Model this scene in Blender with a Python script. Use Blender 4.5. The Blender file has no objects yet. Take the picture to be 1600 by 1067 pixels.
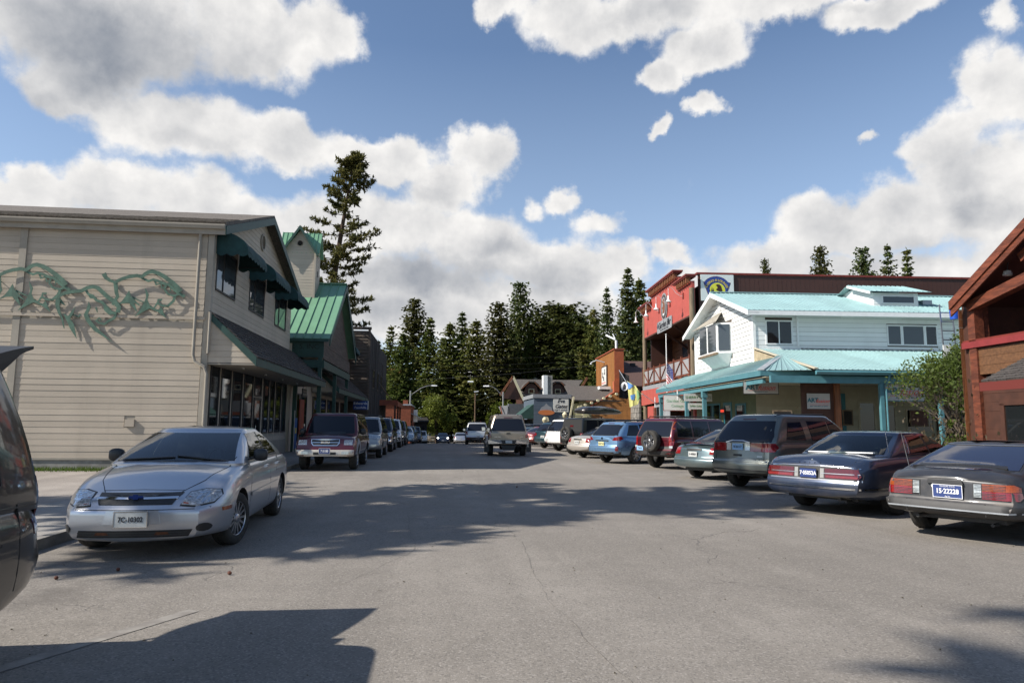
import bpy, bmesh, math, random
from mathutils import Vector, Matrix, noise
from mathutils.bvhtree import BVHTree
R=math.radians
SC=bpy.context.scene
COL=SC.collection

# ------------------------------------------------------------ camera
cd=bpy.data.cameras.new('camera'); cam=bpy.data.objects.new('camera',cd); COL.objects.link(cam)
cd.sensor_width=36; cd.lens=24.0; cd.clip_start=0.05; cd.clip_end=3000
PITCH=math.atan(128/1066.7); YAW=R(6.15); ROLL=0.008
fw=Vector((math.sin(YAW)*math.cos(PITCH), math.cos(YAW)*math.cos(PITCH), math.sin(PITCH)))
rt=fw.cross(Vector((0,0,1))).normalized(); up=rt.cross(fw)
r2=rt*math.cos(ROLL)+up*math.sin(ROLL); u2=up*math.cos(ROLL)-rt*math.sin(ROLL)
m=Matrix((r2,u2,-fw)).transposed().to_4x4(); m.translation=Vector((0,0,1.5)); cam.matrix_world=m
SC.camera=cam
# ------------------------------------------------------------ light
SUN=Vector((-1.0,-0.21,0.81)).normalized()
sl=bpy.data.lights.new('sun','SUN'); sl.energy=5.0; sl.angle=R(0.5); sl.color=(1.0,0.945,0.86)
so=bpy.data.objects.new('sun',sl); COL.objects.link(so)
so.rotation_euler=SUN.to_track_quat('Z','Y').to_euler()
so.location=(-40,-7,32)
SC.view_settings.view_transform='Standard'; SC.view_settings.look='None'
SC.view_settings.exposure=0.50; SC.view_settings.gamma=1.0; SC.view_settings.use_curve_mapping=False

W=bpy.data.worlds.new('World'); SC.world=W; W.use_nodes=True
nt=W.node_tree; nt.nodes.clear()
class NB:
    def __init__(s,nt): s.nt=nt
    def n(s,t,**k):
        o=s.nt.nodes.new(t)
        for a,b in k.items(): setattr(o,a,b)
        return o
    def setin(s,sock,v):
        if isinstance(v,bpy.types.NodeSocket): s.nt.links.new(v,sock)
        elif v is not None: sock.default_value=v
    def math(s,op,a,b=None,c=None,clamp=False):
        o=s.n('ShaderNodeMath',operation=op,use_clamp=clamp)
        for i,v in enumerate((a,b,c)):
            if v is not None: s.setin(o.inputs[i],v)
        return o.outputs[0]
    def vmath(s,op,a,b=None):
        o=s.n('ShaderNodeVectorMath',operation=op)
        s.setin(o.inputs[0],a)
        if b is not None:
            if op=='SCALE': s.setin(o.inputs['Scale'],b)
            else: s.setin(o.inputs[1],b)
        return o
    def mr(s,v,a,b,c=0.0,d=1.0,smooth=True):
        o=s.n('ShaderNodeMapRange'); o.interpolation_type='SMOOTHSTEP' if smooth else 'LINEAR'
        s.setin(o.inputs[0],v)
        for i,x in enumerate((a,b,c,d)): s.setin(o.inputs[i+1],x)
        return o.outputs[0]
    def noise(s,vec,scale,detail=4,rough=.5,dist=0.0):
        o=s.n('ShaderNodeTexNoise'); s.setin(o.inputs['Vector'],vec); o.inputs['Scale'].default_value=scale
        o.inputs['Detail'].default_value=detail; o.inputs['Roughness'].default_value=rough; o.inputs['Distortion'].default_value=dist
        return o.outputs[0]
    def mix(s,f,a,b,mode='MIX'):
        o=s.n('ShaderNodeMix',data_type='RGBA',blend_type=mode)
        s.setin(o.inputs[0],f); s.setin(o.inputs[6],a if not isinstance(a,tuple) else (*a[:3],1)); s.setin(o.inputs[7],b if not isinstance(b,tuple) else (*b[:3],1))
        return o.outputs[2]
    def comb(s,x,y,z=0.0):
        o=s.n('ShaderNodeCombineXYZ')
        for i,v in enumerate((x,y,z)): s.setin(o.inputs[i],v)
        return o.outputs[0]

def build_sky():
    b=NB(nt)
    sky=b.n('ShaderNodeTexSky',sky_type='NISHITA'); sky.sun_disc=False
    sky.sun_elevation=math.asin(SUN.z); sky.sun_rotation=math.atan2(SUN.x,SUN.y)
    sky.altitude=900; sky.air_density=1.0; sky.dust_density=0.6; sky.ozone_density=1.6
    tc=b.n('ShaderNodeTexCoord'); sep=b.n('ShaderNodeSeparateXYZ'); nt.links.new(tc.outputs['Generated'],sep.inputs[0])
    x,y,z=sep.outputs
    az=b.math('MULTIPLY',b.math('ARCTAN2',x,y),57.2958)
    el=b.math('MULTIPLY',b.math('ARCSINE',z),57.2958)
    P=b.comb(az,el)
    # billowing outline: warp of the cloud coordinates, finer towards the horizon
    wn=b.n('ShaderNodeTexNoise'); nt.links.new(P,wn.inputs['Vector']); wn.inputs['Scale'].default_value=0.16; wn.inputs['Detail'].default_value=6; wn.inputs['Roughness'].default_value=.6
    wv=b.vmath('SUBTRACT',wn.outputs['Color'],(.5,.5,.5)).outputs[0]
    wv=b.vmath('MULTIPLY',wv,(7.5,5.5,0)).outputs[0]
    Pw=b.vmath('ADD',P,wv).outputs[0]
    def blobs(lst,src):
        acc=None
        for (cx,cy,rx,ry,st) in lst:
            d=b.vmath('SUBTRACT',src,(cx,cy,0)).outputs[0]
            d=b.vmath('MULTIPLY',d,(1/rx,1/ry,0)).outputs[0]
            l=b.n('ShaderNodeVectorMath',operation='LENGTH'); nt.links.new(d,l.inputs[0])
            v=b.mr(l.outputs['Value'],1.45,0.1,0.0,st,smooth=True)
            acc=v if acc is None else b.math('SMOOTH_MAX',acc,v,0.25)
        return acc
    B=blobs(CLOUDS,Pw)
    # clouds go on round the unseen rest of the sky, sparse to cut fill light
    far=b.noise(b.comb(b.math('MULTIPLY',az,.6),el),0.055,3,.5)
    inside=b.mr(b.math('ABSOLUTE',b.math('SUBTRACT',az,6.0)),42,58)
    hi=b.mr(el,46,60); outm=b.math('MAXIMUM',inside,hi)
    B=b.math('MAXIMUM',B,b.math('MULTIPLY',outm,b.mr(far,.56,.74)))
    n1=b.noise(P,0.17,8,.58); n2=b.noise(b.vmath('ADD',P,(1.5,-1.7,0)).outputs[0],0.17,5,.55)
    dens=b.math('ADD',B,b.math('MULTIPLY',b.math('SUBTRACT',n1,.5),1.0))
    mask=b.mr(dens,.33,.70)
    relief=b.math('MULTIPLY',b.math('SUBTRACT',n1,n2),1.35)
    G=blobs(GREYS,Pw)
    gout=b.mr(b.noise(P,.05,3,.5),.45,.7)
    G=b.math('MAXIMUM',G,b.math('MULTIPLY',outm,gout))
    g=b.math('SUBTRACT',b.math('ADD',b.math('MULTIPLY',G,b.math('ADD',.38,b.math('MULTIPLY',n1,.80))),b.math('MULTIPLY',b.mr(dens,.6,1.25),.24)),relief,clamp=True)
    ccol=b.mix(g,(1.0,0.98,0.955),(.30,.33,.385))
    ccol=b.mix(b.mr(b.noise(P,.75,6,.6),.35,.7,0,.08),ccol,(.26,.29,.34))
    ccol=b.mix(b.mr(dens,.4,.75,.18,0.0),ccol,(.75,.84,.95))
    skys=b.n('ShaderNodeVectorMath',operation='SCALE'); nt.links.new(sky.outputs[0],skys.inputs[0]); skys.inputs['Scale'].default_value=SKY_STRENGTH
    cs=b.n('ShaderNodeVectorMath',operation='SCALE'); nt.links.new(ccol,cs.inputs[0]); cs.inputs['Scale'].default_value=CLOUD_LUM
    # pale veil low down
    veil=b.mr(el,0,30,.42,0.0,smooth=False)
    base=b.mix(veil,skys.outputs[0],(.50,.60,.72))
    col=b.mix(mask,base,cs.outputs[0])
    bg=b.n('ShaderNodeBackground'); nt.links.new(col,bg.inputs[0]); bg.inputs[1].default_value=1.0
    out=b.n('ShaderNodeOutputWorld'); nt.links.new(bg.outputs[0],out.inputs[0])
SKY_STRENGTH=0.112; CLOUD_LUM=0.69
CLOUDS=[(-27.0, 27.1, 11.3, 4.7, 1), (-15.8, 28.8, 7.3, 4.1, 1), (-10.7, 30.4, 4.2, 3.2, 1), (-34.6, 30.7, 11.6, 4.4, 1), (-27.9, 23.2, 5.1, 2.5, 1), (-20.1, 21.8, 7.2, 3.4, 1), (-12.9, 22.2, 5.5, 2.4, 1), (-5.0, 21.5, 5.9, 2.1, 1), (3.5, 21.9, 3.9, 2.6, 1), (-0.1, 19.5, 4.9, 2.5, 1), (-30.3, 15.8, 5.4, 2.3, 1), (-25.0, 16.8, 4.9, 2.7, 1), (-18.3, 16.0, 7.3, 3.3, 1), (-11.0, 15.3, 7.5, 4.0, 1), (-3.8, 16.3, 6.9, 4.1, 1), (2.8, 15.0, 6.6, 3.9, 1), (9.9, 13.4, 6.5, 3.2, 1), (14.3, 12.9, 4.3, 2.6, 1), (10.8, 18.4, 2.1, 1.5, 0.75), (8.2, 18.2, 1.4, 1.4, 0.6), (13.2, 16.5, 3.0, 1.5, 0.75), (-4.6, 10.0, 16.9, 5.2, 1), (7.2, 9.2, 13.9, 4.0, 1), (-27.8, 12.3, 9.1, 4.0, 1), (-19.3, 8.6, 11.5, 4.4, 1), (8.9, 4.9, 12.2, 2.7, 1), (11.6, 32.0, 6.2, 3.1, 1), (17.8, 32.1, 8.2, 2.6, 1), (23.1, 29.3, 4.2, 2.4, 1), (19.9, 27.7, 2.7, 1.6, 1), (27.8, 31.6, 7.9, 2.1, 1), (36.2, 29.3, 5.6, 1.4, 1), (4.8, 33.0, 3.4, 1.5, 1), (23.0, 25.0, 2.0, 1.2, 0.8), (18.5, 24.3, 1.9, 0.9, 0.8), (33.6, 21.0, 1.5, 0.875, 0.78), (44.0, 27.0, 1.8, 2.3, 0.75), (42.9, 22.1, 4.0, 3.6, 1), (39.7, 19.5, 3.5, 3.0, 1), (42.5, 16.3, 5.8, 4.6, 1), (36.2, 15.6, 5.4, 3.2, 1), (31.4, 15.3, 5.0, 2.6, 1), (27.1, 13.5, 5.7, 2.2, 1), (19.6, 13.5, 2.9, 1.4, 0.8), (33.8, 10.7, 12.8, 3.3, 1), (43.6, 10.6, 6.9, 3.4, 1), (24.6, 10.9, 7.8, 2.5, 1)]
GREYS= [(-25.7, 26.2, 10.7, 3.9, 1), (-31.2, 21.5, 4.6, 2.0, 0.8), (-19.0, 26.7, 6.0, 2.8, 0.7), (0.1, 12.3, 14.8, 2.1, 0.9), (-8.8, 9.3, 15.9, 2.3, 0.65), (5.5, 14.8, 4.4, 1.2, 0.6), (11.6, 8.6, 10.6, 2.1, 0.6), (-9.9, 13.3, 6.6, 1.8, 0.4), (-5.0, 19.8, 6.4, 1.1, 0.5), (17.8, 32.1, 5.5, 1.3, 0.5), (23.7, 29.7, 2.6, 1.1, 0.35), (36.9, 13.0, 7.7, 1.9, 0.7), (40.0, 17.7, 2.7, 1.5, 0.45), (42.4, 14.6, 4.0, 1.6, 0.6), (-20.0, 20.4, 5.0, 1.1, 0.4), (-24.0, 15.2, 6.2, 1.3, 0.3), (32.6, 29.9, 6.4, 0.6, 0.5)]
build_sky()
W.cycles.sampling_method='MANUAL'; W.cycles.sample_map_resolution=512

# ------------------------------------------------------------ materials
MATS={}
def M(name,col,rough=.6,metal=0.0,var=None,bump=None,coat=0.0,spec=.5,stretch=None,col2=None,emit=None,alpha=None,streak=None):
    """principled material; var=(scale,amount), bump=(scale,strength), streak=(scale,amount) for vertical run-off dirt"""
    if name in MATS: return MATS[name]
    mt=bpy.data.materials.new(name); mt.use_nodes=True; t=mt.node_tree; t.nodes.clear(); b=NB(t)
    p=b.n('ShaderNodeBsdfPrincipled'); o=b.n('ShaderNodeOutputMaterial'); t.links.new(p.outputs[0],o.inputs[0])
    p.inputs['Base Color'].default_value=(*col,1); p.inputs['Roughness'].default_value=rough; p.inputs['Metallic'].default_value=metal
    p.inputs['Coat Weight'].default_value=coat; p.inputs['Coat Roughness'].default_value=.04; p.inputs['Specular IOR Level'].default_value=spec
    tc=b.n('ShaderNodeTexCoord'); vec=tc.outputs['Object']
    if stretch:
        vec=b.vmath('MULTIPLY',vec,stretch).outputs[0]
    if var or streak:
        c2=col2 or tuple(c*(1-(var or (0,.4))[1]) for c in col)
        f=b.mr(b.noise(vec,(var or (1,1))[0],6,.62),.36,.68)
        c=b.mix(f,c2,col) if var else col
        oi=b.n('ShaderNodeObjectInfo')
        rv=b.mr(oi.outputs['Random'],0,1,.93,1.06,smooth=False)
        c=b.mix(1.0,c if isinstance(c,bpy.types.NodeSocket) else (*c,1),b.comb(rv,rv,rv),mode='MULTIPLY')
        if streak:
            sv=b.vmath('MULTIPLY',tc.outputs['Object'],(streak[0],streak[0],streak[0]*.08)).outputs[0]
            sf=b.mr(b.noise(sv,1.0,5,.6),.5,.75,0,streak[1])
            c=b.mix(sf,c,tuple(x*.35 for x in col))
        t.links.new(c,p.inputs['Base Color'])
    if bump:
        bp=b.n('ShaderNodeBump'); bp.inputs['Strength'].default_value=bump[1]; bp.inputs['Distance'].default_value=.02
        t.links.new(b.noise(vec,bump[0],5,.6),bp.inputs['Height']); t.links.new(bp.outputs[0],p.inputs['Normal'])
    if emit:
        p.inputs['Emission Color'].default_value=(*emit[0],1); p.inputs['Emission Strength'].default_value=emit[1]
    MATS[name]=mt; return mt
def paint(name,col,metal=.35,rough=.34,dirt=.25,coat=.9):
    """car paint with a clear coat and a film of road dust low down"""
    if name in MATS: return MATS[name]
    mt=bpy.data.materials.new(name); mt.use_nodes=True; t=mt.node_tree; t.nodes.clear(); b=NB(t)
    p=b.n('ShaderNodeBsdfPrincipled'); o=b.n('ShaderNodeOutputMaterial'); t.links.new(p.outputs[0],o.inputs[0])
    tc=b.n('ShaderNodeTexCoord'); sp=b.n('ShaderNodeSeparateXYZ'); t.links.new(tc.outputs['Object'],sp.inputs[0])
    nz=b.noise(tc.outputs['Object'],3.0,6,.65)
    d=b.math('MULTIPLY',b.mr(sp.outputs[2],.85,.15),b.mr(nz,.35,.7),clamp=True)
    d=b.math('ADD',b.math('MULTIPLY',d,dirt*1.6),b.math('MULTIPLY',b.mr(nz,.45,.8),dirt*.25),clamp=True)
    t.links.new(b.mix(d,(*col,1),(.23,.19,.155,1)),p.inputs['Base Color'])
    t.links.new(b.math('ADD',rough,b.math('MULTIPLY',d,.4)),p.inputs['Roughness'])
    p.inputs['Metallic'].default_value=metal
    t.links.new(b.math('MULTIPLY',b.math('SUBTRACT',1.0,d),coat),p.inputs['Coat Weight']); p.inputs['Coat Roughness'].default_value=.05
    MATS[name]=mt; return mt
def glassy(name,tint=(.03,.04,.045),trans=.0):
    """window glass: clear reflection over a tinted sheet"""
    if name in MATS: return MATS[name]
    mt=bpy.data.materials.new(name); mt.use_nodes=True; t=mt.node_tree; t.nodes.clear(); b=NB(t)
    o=b.n('ShaderNodeOutputMaterial')
    p=b.n('ShaderNodeBsdfPrincipled'); p.inputs['Base Color'].default_value=(*tint,1); p.inputs['Roughness'].default_value=.03; p.inputs['Specular IOR Level'].default_value=.6
    if trans>0:
        tr=b.n('ShaderNodeBsdfTransparent'); tr.inputs[0].default_value=(*[trans*c for c in (.80,.9,.86)],1)
        gl=b.n('ShaderNodeBsdfGlossy'); gl.inputs['Roughness'].default_value=.015
        fr=b.n('ShaderNodeFresnel'); fr.inputs[0].default_value=1.52
        f2=b.math('ADD',b.math('MULTIPLY',fr.outputs[0],1.25),.02,clamp=True)
        mx=b.n('ShaderNodeMixShader'); t.links.new(f2,mx.inputs[0]); t.links.new(tr.outputs[0],mx.inputs[1]); t.links.new(gl.outputs[0],mx.inputs[2])
        t.links.new(mx.outputs[0],o.inputs[0])
    else:
        t.links.new(p.outputs[0],o.inputs[0])
    MATS[name]=mt; return mt

# ------------------------------------------------------------ mesh collector
class MB:
    def __init__(s): s.v=[]; s.f=[]
    def add(s,v,f):
        k=len(s.v); s.v+= [tuple(a) for a in v]; s.f+=[tuple(i+k for i in q) for q in f]; return s
    def box(s,x0,x1,y0,y1,z0,z1):
        v=[(x,y,z) for z in (z0,z1) for y in (y0,y1) for x in (x0,x1)]
        return s.add(v,[(0,2,3,1),(4,5,7,6),(0,1,5,4),(2,6,7,3),(0,4,6,2),(1,3,7,5)])
    def hexa(s,b,t):
        """b,t: four bottom and four top corners in the same order"""
        return s.add(list(b)+list(t),[(3,2,1,0),(4,5,6,7),(0,1,5,4),(1,2,6,5),(2,3,7,6),(3,0,4,7)])
    def bar(s,p,q,w,h=None,upv=(0,0,1)):
        p=Vector(p); q=Vector(q); h=h or w; d=(q-p).normalized(); u=Vector(upv)
        if abs(d.dot(u))>.99: u=Vector((1,0,0))
        sx=d.cross(u).normalized()*w/2; sy=d.cross(sx).normalized()*h/2
        c=[sx+sy,-sx+sy,-sx-sy,sx-sy]
        return s.hexa([p+a for a in c],[q+a for a in c])
    def tube(s,pts,r,n=8,cap=True):
        pts=[Vector(p) for p in pts]; rr=r if isinstance(r,(list,tuple)) else [r]*len(pts); rings=[]
        for i,p in enumerate(pts):
            d=(pts[min(i+1,len(pts)-1)]-pts[max(i-1,0)]).normalized(); u=Vector((0,0,1)) if abs(d.z)<.95 else Vector((1,0,0))
            a=d.cross(u).normalized(); c=d.cross(a)
            rings.append([p+a*math.cos(t*2*math.pi/n)*rr[i]+c*math.sin(t*2*math.pi/n)*rr[i] for t in range(n)])
        v=[x for r_ in rings for x in r_]; f=[]
        for i in range(len(pts)-1):
            for j in range(n): k=(j+1)%n; f.append((i*n+j,i*n+k,(i+1)*n+k,(i+1)*n+j))
        if cap: f.append(tuple(range(n))[::-1]); f.append(tuple(range((len(pts)-1)*n,len(pts)*n)))
        return s.add(v,f)
    def prism(s,poly,axis,a,b):
        """poly: 2D outline extruded from a to b along axis ('x','y','z')"""
        def P(u,w,t): return (t,u,w) if axis=='x' else (u,t,w) if axis=='y' else (u,w,t)
        n=len(poly); v=[P(u,w,a) for u,w in poly]+[P(u,w,b) for u,w in poly]
        return s.add(v,[tuple(range(n))[::-1],tuple(range(n,2*n))]+[(i,(i+1)%n,n+(i+1)%n,n+i) for i in range(n)])
    def lathe(s,prof,axis='y',n=24,c=(0,0,0)):
        """prof: (radius, offset along axis)"""
        v=[];f=[]
        for r,t in prof:
            for j in range(n):
                a=2*math.pi*j/n; ca,sa=r*math.cos(a),r*math.sin(a)
                q=(ca,t,sa) if axis=='y' else (ca,sa,t) if axis=='z' else (t,ca,sa)
                v.append((q[0]+c[0],q[1]+c[1],q[2]+c[2]))
        for i in range(len(prof)-1):
            for j in range(n): k=(j+1)%n; f.append((i*n+j,i*n+k,(i+1)*n+k,(i+1)*n+j))
        return s.add(v,f)
    def mesh(s,name,mat,smooth=False,fix=True):
        me=bpy.data.meshes.new(name); me.from_pydata(s.v,[],s.f)
        if fix:
            bm=bmesh.new(); bm.from_mesh(me); bmesh.ops.recalc_face_normals(bm,faces=bm.faces); bm.to_mesh(me); bm.free()
        if mat: me.materials.append(mat)
        if smooth:
            me.shade_smooth(); me.set_sharp_from_angle(angle=R(smooth if smooth is not True else 35))
        me.update(); return me
    def build(s,name,mat,parent=None,smooth=False,kind=None,label=None,fix=True,loc=None):
        return link(name,s.mesh(name,mat,smooth,fix),parent,kind,label,loc)
def link(name,me,parent=None,kind=None,label=None,loc=None,mw=None):
    o=bpy.data.objects.new(name,me); COL.objects.link(o)
    if parent: o.parent=parent
    if kind: o['kind']=kind
    if label: o['label']=label
    if loc: o.location=loc
    if mw is not None: o.matrix_local=mw
    return o
def thing(name,label,cat,loc=(0,0,0),rz=0,group=None):
    o=bpy.data.objects.new(name,None); COL.objects.link(o); o.empty_display_size=.3
    o.location=loc; o.rotation_euler=(0,0,rz); o['label']=label; o['category']=cat
    if group: o['group']=group
    return o
def tag(o,label,cat,group=None):
    o['label']=label; o['category']=cat
    if group: o['group']=group
    return o
def copy_thing(root,loc,rz,label,group=None,sc=None):
    def cp(o,par):
        c=o.copy(); COL.objects.link(c)
        if par: c.parent=par
        for ch in o.children: cp(ch,c)
        return c
    r=cp(root,None); r.location=loc; r.rotation_euler=(0,0,rz); r['label']=label
    if group: r['group']=group
    if sc: r.scale=sc if isinstance(sc,tuple) else (sc,)*3
    return r
def B(name,mat,parent,*a,**k):
    return MB().box(*a).build(name,mat,parent,**k)
def text(name,parent,s,size,mat,origin,xdir,ydir,depth=.004,align='CENTER',shear=0,sx=1.0,bold=0.0,arc=None):
    cu=bpy.data.curves.new(name,'FONT'); cu.body=s; cu.size=size; cu.extrude=depth; cu.align_x=align; cu.align_y='CENTER'; cu.shear=shear; cu.offset=bold; cu.resolution_u=3
    o=bpy.data.objects.new(name,cu); COL.objects.link(o)
    dg=bpy.context.evaluated_depsgraph_get(); me=bpy.data.meshes.new_from_object(o.evaluated_get(dg)); bpy.data.objects.remove(o); bpy.data.curves.remove(cu)
    me.materials.clear(); me.materials.append(mat)
    X=Vector(xdir).normalized(); Y=Vector(ydir).normalized(); Z=X.cross(Y)
    mw=Matrix((X*sx,Y,Z)).transposed().to_4x4(); mw.translation=Vector(origin)
    if arc:
        for v in me.vertices:
            a=v.co.x/arc; r=arc+v.co.y; v.co.x=r*math.sin(a); v.co.y=r*math.cos(a)-arc
    me.transform(mw); return link(name,me,parent)
def poly_plate(name,mat,parent,pts,origin,xdir,ydir,th=.01):
    X=Vector(xdir).normalized(); Y=Vector(ydir).normalized(); Z=X.cross(Y); o=Vector(origin)
    n=len(pts); v=[o+X*a+Y*b for a,b in pts]+[o+X*a+Y*b+Z*th for a,b in pts]
    return MB().add(v,[tuple(range(n))[::-1],tuple(range(n,2*n))]+[(i,(i+1)%n,n+(i+1)%n,n+i) for i in range(n)]).build(name,mat,parent)
def clip_line(poly,z):
    """x-intervals of a polygon (x,z) at height z"""
    xs=[]
    n=len(poly)
    for i in range(n):
        (x0,z0),(x1,z1)=poly[i],poly[(i+1)%n]
        if (z0<=z)!=(z1<=z): xs.append(x0+(x1-x0)*(z-z0)/(z1-z0))
    xs.sort(); return [(xs[i],xs[i+1]) for i in range(0,len(xs)-1,2)]
def siding(parent,mat,poly,openings,step,origin,xdir,ndir,name='siding_board',th=.013,z_start=None,maxlen=None,rng=None,seedv=1,backm=None,g=.005):
    """clapboards, each a mesh of its own, over polygon (x,z) on a wall plane; openings: (x0,x1,z0,z1)"""
    X=Vector(xdir).normalized(); N=Vector(ndir).normalized(); o=Vector(origin); zz=[p[1] for p in poly]; rg=random.Random(seedv)
    z=z_start if z_start is not None else min(zz)
    if backm:
        n=len(poly); v=[o+X*a+Vector((0,0,b))-N*.06 for a,b in poly]+[o+X*a+Vector((0,0,b))-N*.004 for a,b in poly]
        MB().add(v,[tuple(range(n))[::-1],tuple(range(n,2*n))]+[(i,(i+1)%n,n+(i+1)%n,n+i) for i in range(n)]).build('wall',backm,parent)
    while z<max(zz)-.02:
        z1=min(z+step,max(zz)); a=clip_line(poly,z+.01); c=clip_line(poly,z1-.01)
        for k in range(min(len(a),len(c))):
            x0b,x1b=a[k]; x0t,x1t=c[k]
            cuts=sorted([(max(q[0],x0b),min(q[1],x1b)) for q in openings if q[2]<z1-.03 and q[3]>z+.03 and q[1]>x0b and q[0]<x1b])
            segs=[];cur=x0b
            for (p,q) in cuts:
                if p>cur+.02: segs.append((cur,p))
                cur=max(cur,q)
            if cur<x1b-.02: segs.append((cur,x1b))
            out=[]
            for (p,q) in segs:
                if maxlen:
                    while q-p>maxlen*1.3:
                        l=maxlen*rg.uniform(.6,1.1); out.append((p,p+l-.004)); p+=l
                out.append((p,q))
            for (p,q) in out:
                tp=x0t if abs(p-x0b)<1e-6 else p; tq=x1t if abs(q-x1b)<1e-6 else q
                if tq<tp: tp=tq=(tp+tq)/2
                j=rg.uniform(-.0025,.0025)
                b0=[o+X*p+Vector((0,0,z+j)),o+X*q+Vector((0,0,z+j)),o+X*q+N*(th+j)+Vector((0,0,z+j)),o+X*p+N*(th+j)+Vector((0,0,z+j))]
                t0=[o+X*tp+Vector((0,0,z1-g)),o+X*tq+Vector((0,0,z1-g)),o+X*tq+N*.008+Vector((0,0,z1-g)),o+X*tp+N*.008+Vector((0,0,z1-g))]
                MB().hexa(b0,t0).build(name,mat,parent,fix=False)
        z+=step
def window(parent,x0,x1,z0,z1,origin,xdir,ndir,frm,gls,mull=1,fw=.07,rows=1,name='window',deep=.05,backm=None,proud=.035):
    """window (> frame, panes) in a wall plane"""
    X=Vector(xdir).normalized(); N=Vector(ndir).normalized(); o=Vector(origin); Z=Vector((0,0,1))
    def bx(mb,a,b,c,d,n0,n1):
        q=[o+X*a+N*n0+Z*c,o+X*b+N*n0+Z*c,o+X*b+N*n1+Z*c,o+X*a+N*n1+Z*c]; t=[p+Z*(d-c) for p in q]; return mb.hexa(q,t)
    f=MB(); bx(f,x0,x1,z0,z0+fw,-deep,proud); bx(f,x0,x1,z1-fw,z1,-deep,proud); bx(f,x0,x0+fw,z0+fw,z1-fw,-deep,proud); bx(f,x1-fw,x1,z0+fw,z1-fw,-deep,proud)
    w=(x1-x0-2*fw-(mull-1)*fw*.8)/mull; h=(z1-z0-2*fw-(rows-1)*fw*.8)/rows
    fo=None
    for i in range(1,mull):
        a=x0+fw+i*w+(i-1)*fw*.8; bx(f,a,a+fw*.8,z0+fw,z1-fw,-deep,proud-.012)
    for i in range(1,rows):
        a=z0+fw+i*h+(i-1)*fw*.8; bx(f,x0+fw,x1-fw,a,a+fw*.8,-deep,proud-.015)
    fo=f.build(name,frm,parent)
    for i in range(mull):
        for r in range(rows):
            a=x0+fw+i*(w+fw*.8); c=z0+fw+r*(h+fw*.8)
            g=MB(); bx(g,a+.001,a+w-.001,c+.001,c+h-.001,.001,.010); g.build('pane',gls,fo)
    return fo
# ------------------------------------------------------------ palette
m_beige=M('beige_siding_paint',(.475,.405,.32),.72,var=(.7,.10),bump=(30,.15),streak=(1.4,.16))
m_beigetrim=M('beige_trim_paint',(.36,.32,.26),.6,var=(2,.15))
m_green=M('green_trim_paint',(.022,.068,.054),.55,var=(3,.2))
m_greenmetal=M('green_roof_metal',(.165,.33,.20),.42,.0,var=(1.2,.12),spec=.6)
m_greensteel=M('green_patina_steel',(.10,.19,.135),.5,.0,var=(5,.35),bump=(20,.2))
m_canvas=M('green_awning_canvas',(.012,.055,.056),.8,var=(6,.25),bump=(90,.15))
m_shingle=M('grey_brown_asphalt_shingle',(.17,.145,.12),.9,var=(14,.5),bump=(60,.6))
m_shake=M('weathered_cedar_shake',(.105,.092,.085),.88,var=(3,.45),bump=(25,.7),stretch=(1,6,1))
m_conc=M('weathered_concrete',(.30,.28,.25),.9,var=(2.5,.35),bump=(40,.4),streak=(2,.3))
m_dark=M('dark_recess',(.015,.014,.013),.8)
m_glass=glassy('shop_window_glass',(.012,.014,.015))
m_glassblue=glassy('upstairs_window_glass',(.05,.06,.07))
m_white=M('white_siding_paint',(.80,.80,.77),.6,var=(1.2,.05),bump=(30,.1),streak=(1.5,.08))
m_whitetrim=M('white_trim_paint',(.78,.78,.76),.5,var=(4,.08))
m_aqua=M('aqua_roof_metal',(.275,.42,.42),.38,.0,var=(.8,.10),streak=(1.2,.10),spec=.6)
m_aquatrim=M('aqua_trim_paint',(.085,.225,.26),.45,var=(3,.15),streak=(2,.12))
m_teal=M('teal_door_paint',(.02,.16,.19),.5,var=(3,.2))
m_cream=M('cream_siding_paint',(.36,.33,.235),.65,var=(2,.12))
m_sage=M('sage_green_paint',(.13,.155,.075),.65,var=(2,.2))
m_red=M('red_false_front_paint',(.41,.075,.055),.6,var=(1.5,.12),bump=(20,.15))
m_redtrim=M('dark_red_trim',(.20,.028,.018),.55,var=(3,.25))
m_brown=M('brown_painted_metal',(.058,.020,.013),.6,var=(.5,.15),streak=(1,.15))
m_log=M('weathered_grey_log',(.22,.16,.10),.8,var=(3,.45),stretch=(3,3,.3),bump=(20,.5))
m_wood=M('orange_stained_wood',(.27,.095,.035),.6,var=(2.2,.5),stretch=(5,5,.5),bump=(14,.5))
m_redwood=M('red_stained_timber',(.19,.050,.022),.55,var=(1.6,.55),stretch=(7,1.2,7),bump=(10,.5))
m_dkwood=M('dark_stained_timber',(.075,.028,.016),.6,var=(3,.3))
m_purple=M('purple_siding_paint',(.11,.05,.17),.6,var=(3,.15))
m_ochre=M('ochre_board_siding',(.36,.155,.042),.6,var=(2,.25),stretch=(4,4,.3),bump=(20,.3))
m_oldwood=M('old_grey_board',(.115,.088,.068),.85,var=(2,.45),stretch=(.5,.5,6),bump=(20,.5))
m_blackwood=M('blackened_board',(.022,.018,.016),.85,var=(2,.4))
m_slate=M('slate_blue_siding',(.085,.115,.15),.65,var=(2,.12))
m_yel=M('pale_yellow_siding',(.55,.52,.30),.65,var=(2,.12))
m_yeltrim=M('pale_yellow_trim',(.62,.56,.36),.6)
m_rfbrown=M('brown_shingle_roof',(.105,.055,.042),.9,var=(10,.35),bump=(40,.5))
m_rfgrey=M('grey_shingle_roof',(.115,.10,.088),.9,var=(8,.4),bump=(40,.5))
m_rust=M('rust_red_awning_metal',(.33,.075,.03),.55,var=(1.5,.25))
m_grey=M('grey_painted_metal',(.27,.28,.29),.5,var=(3,.15))
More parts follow.
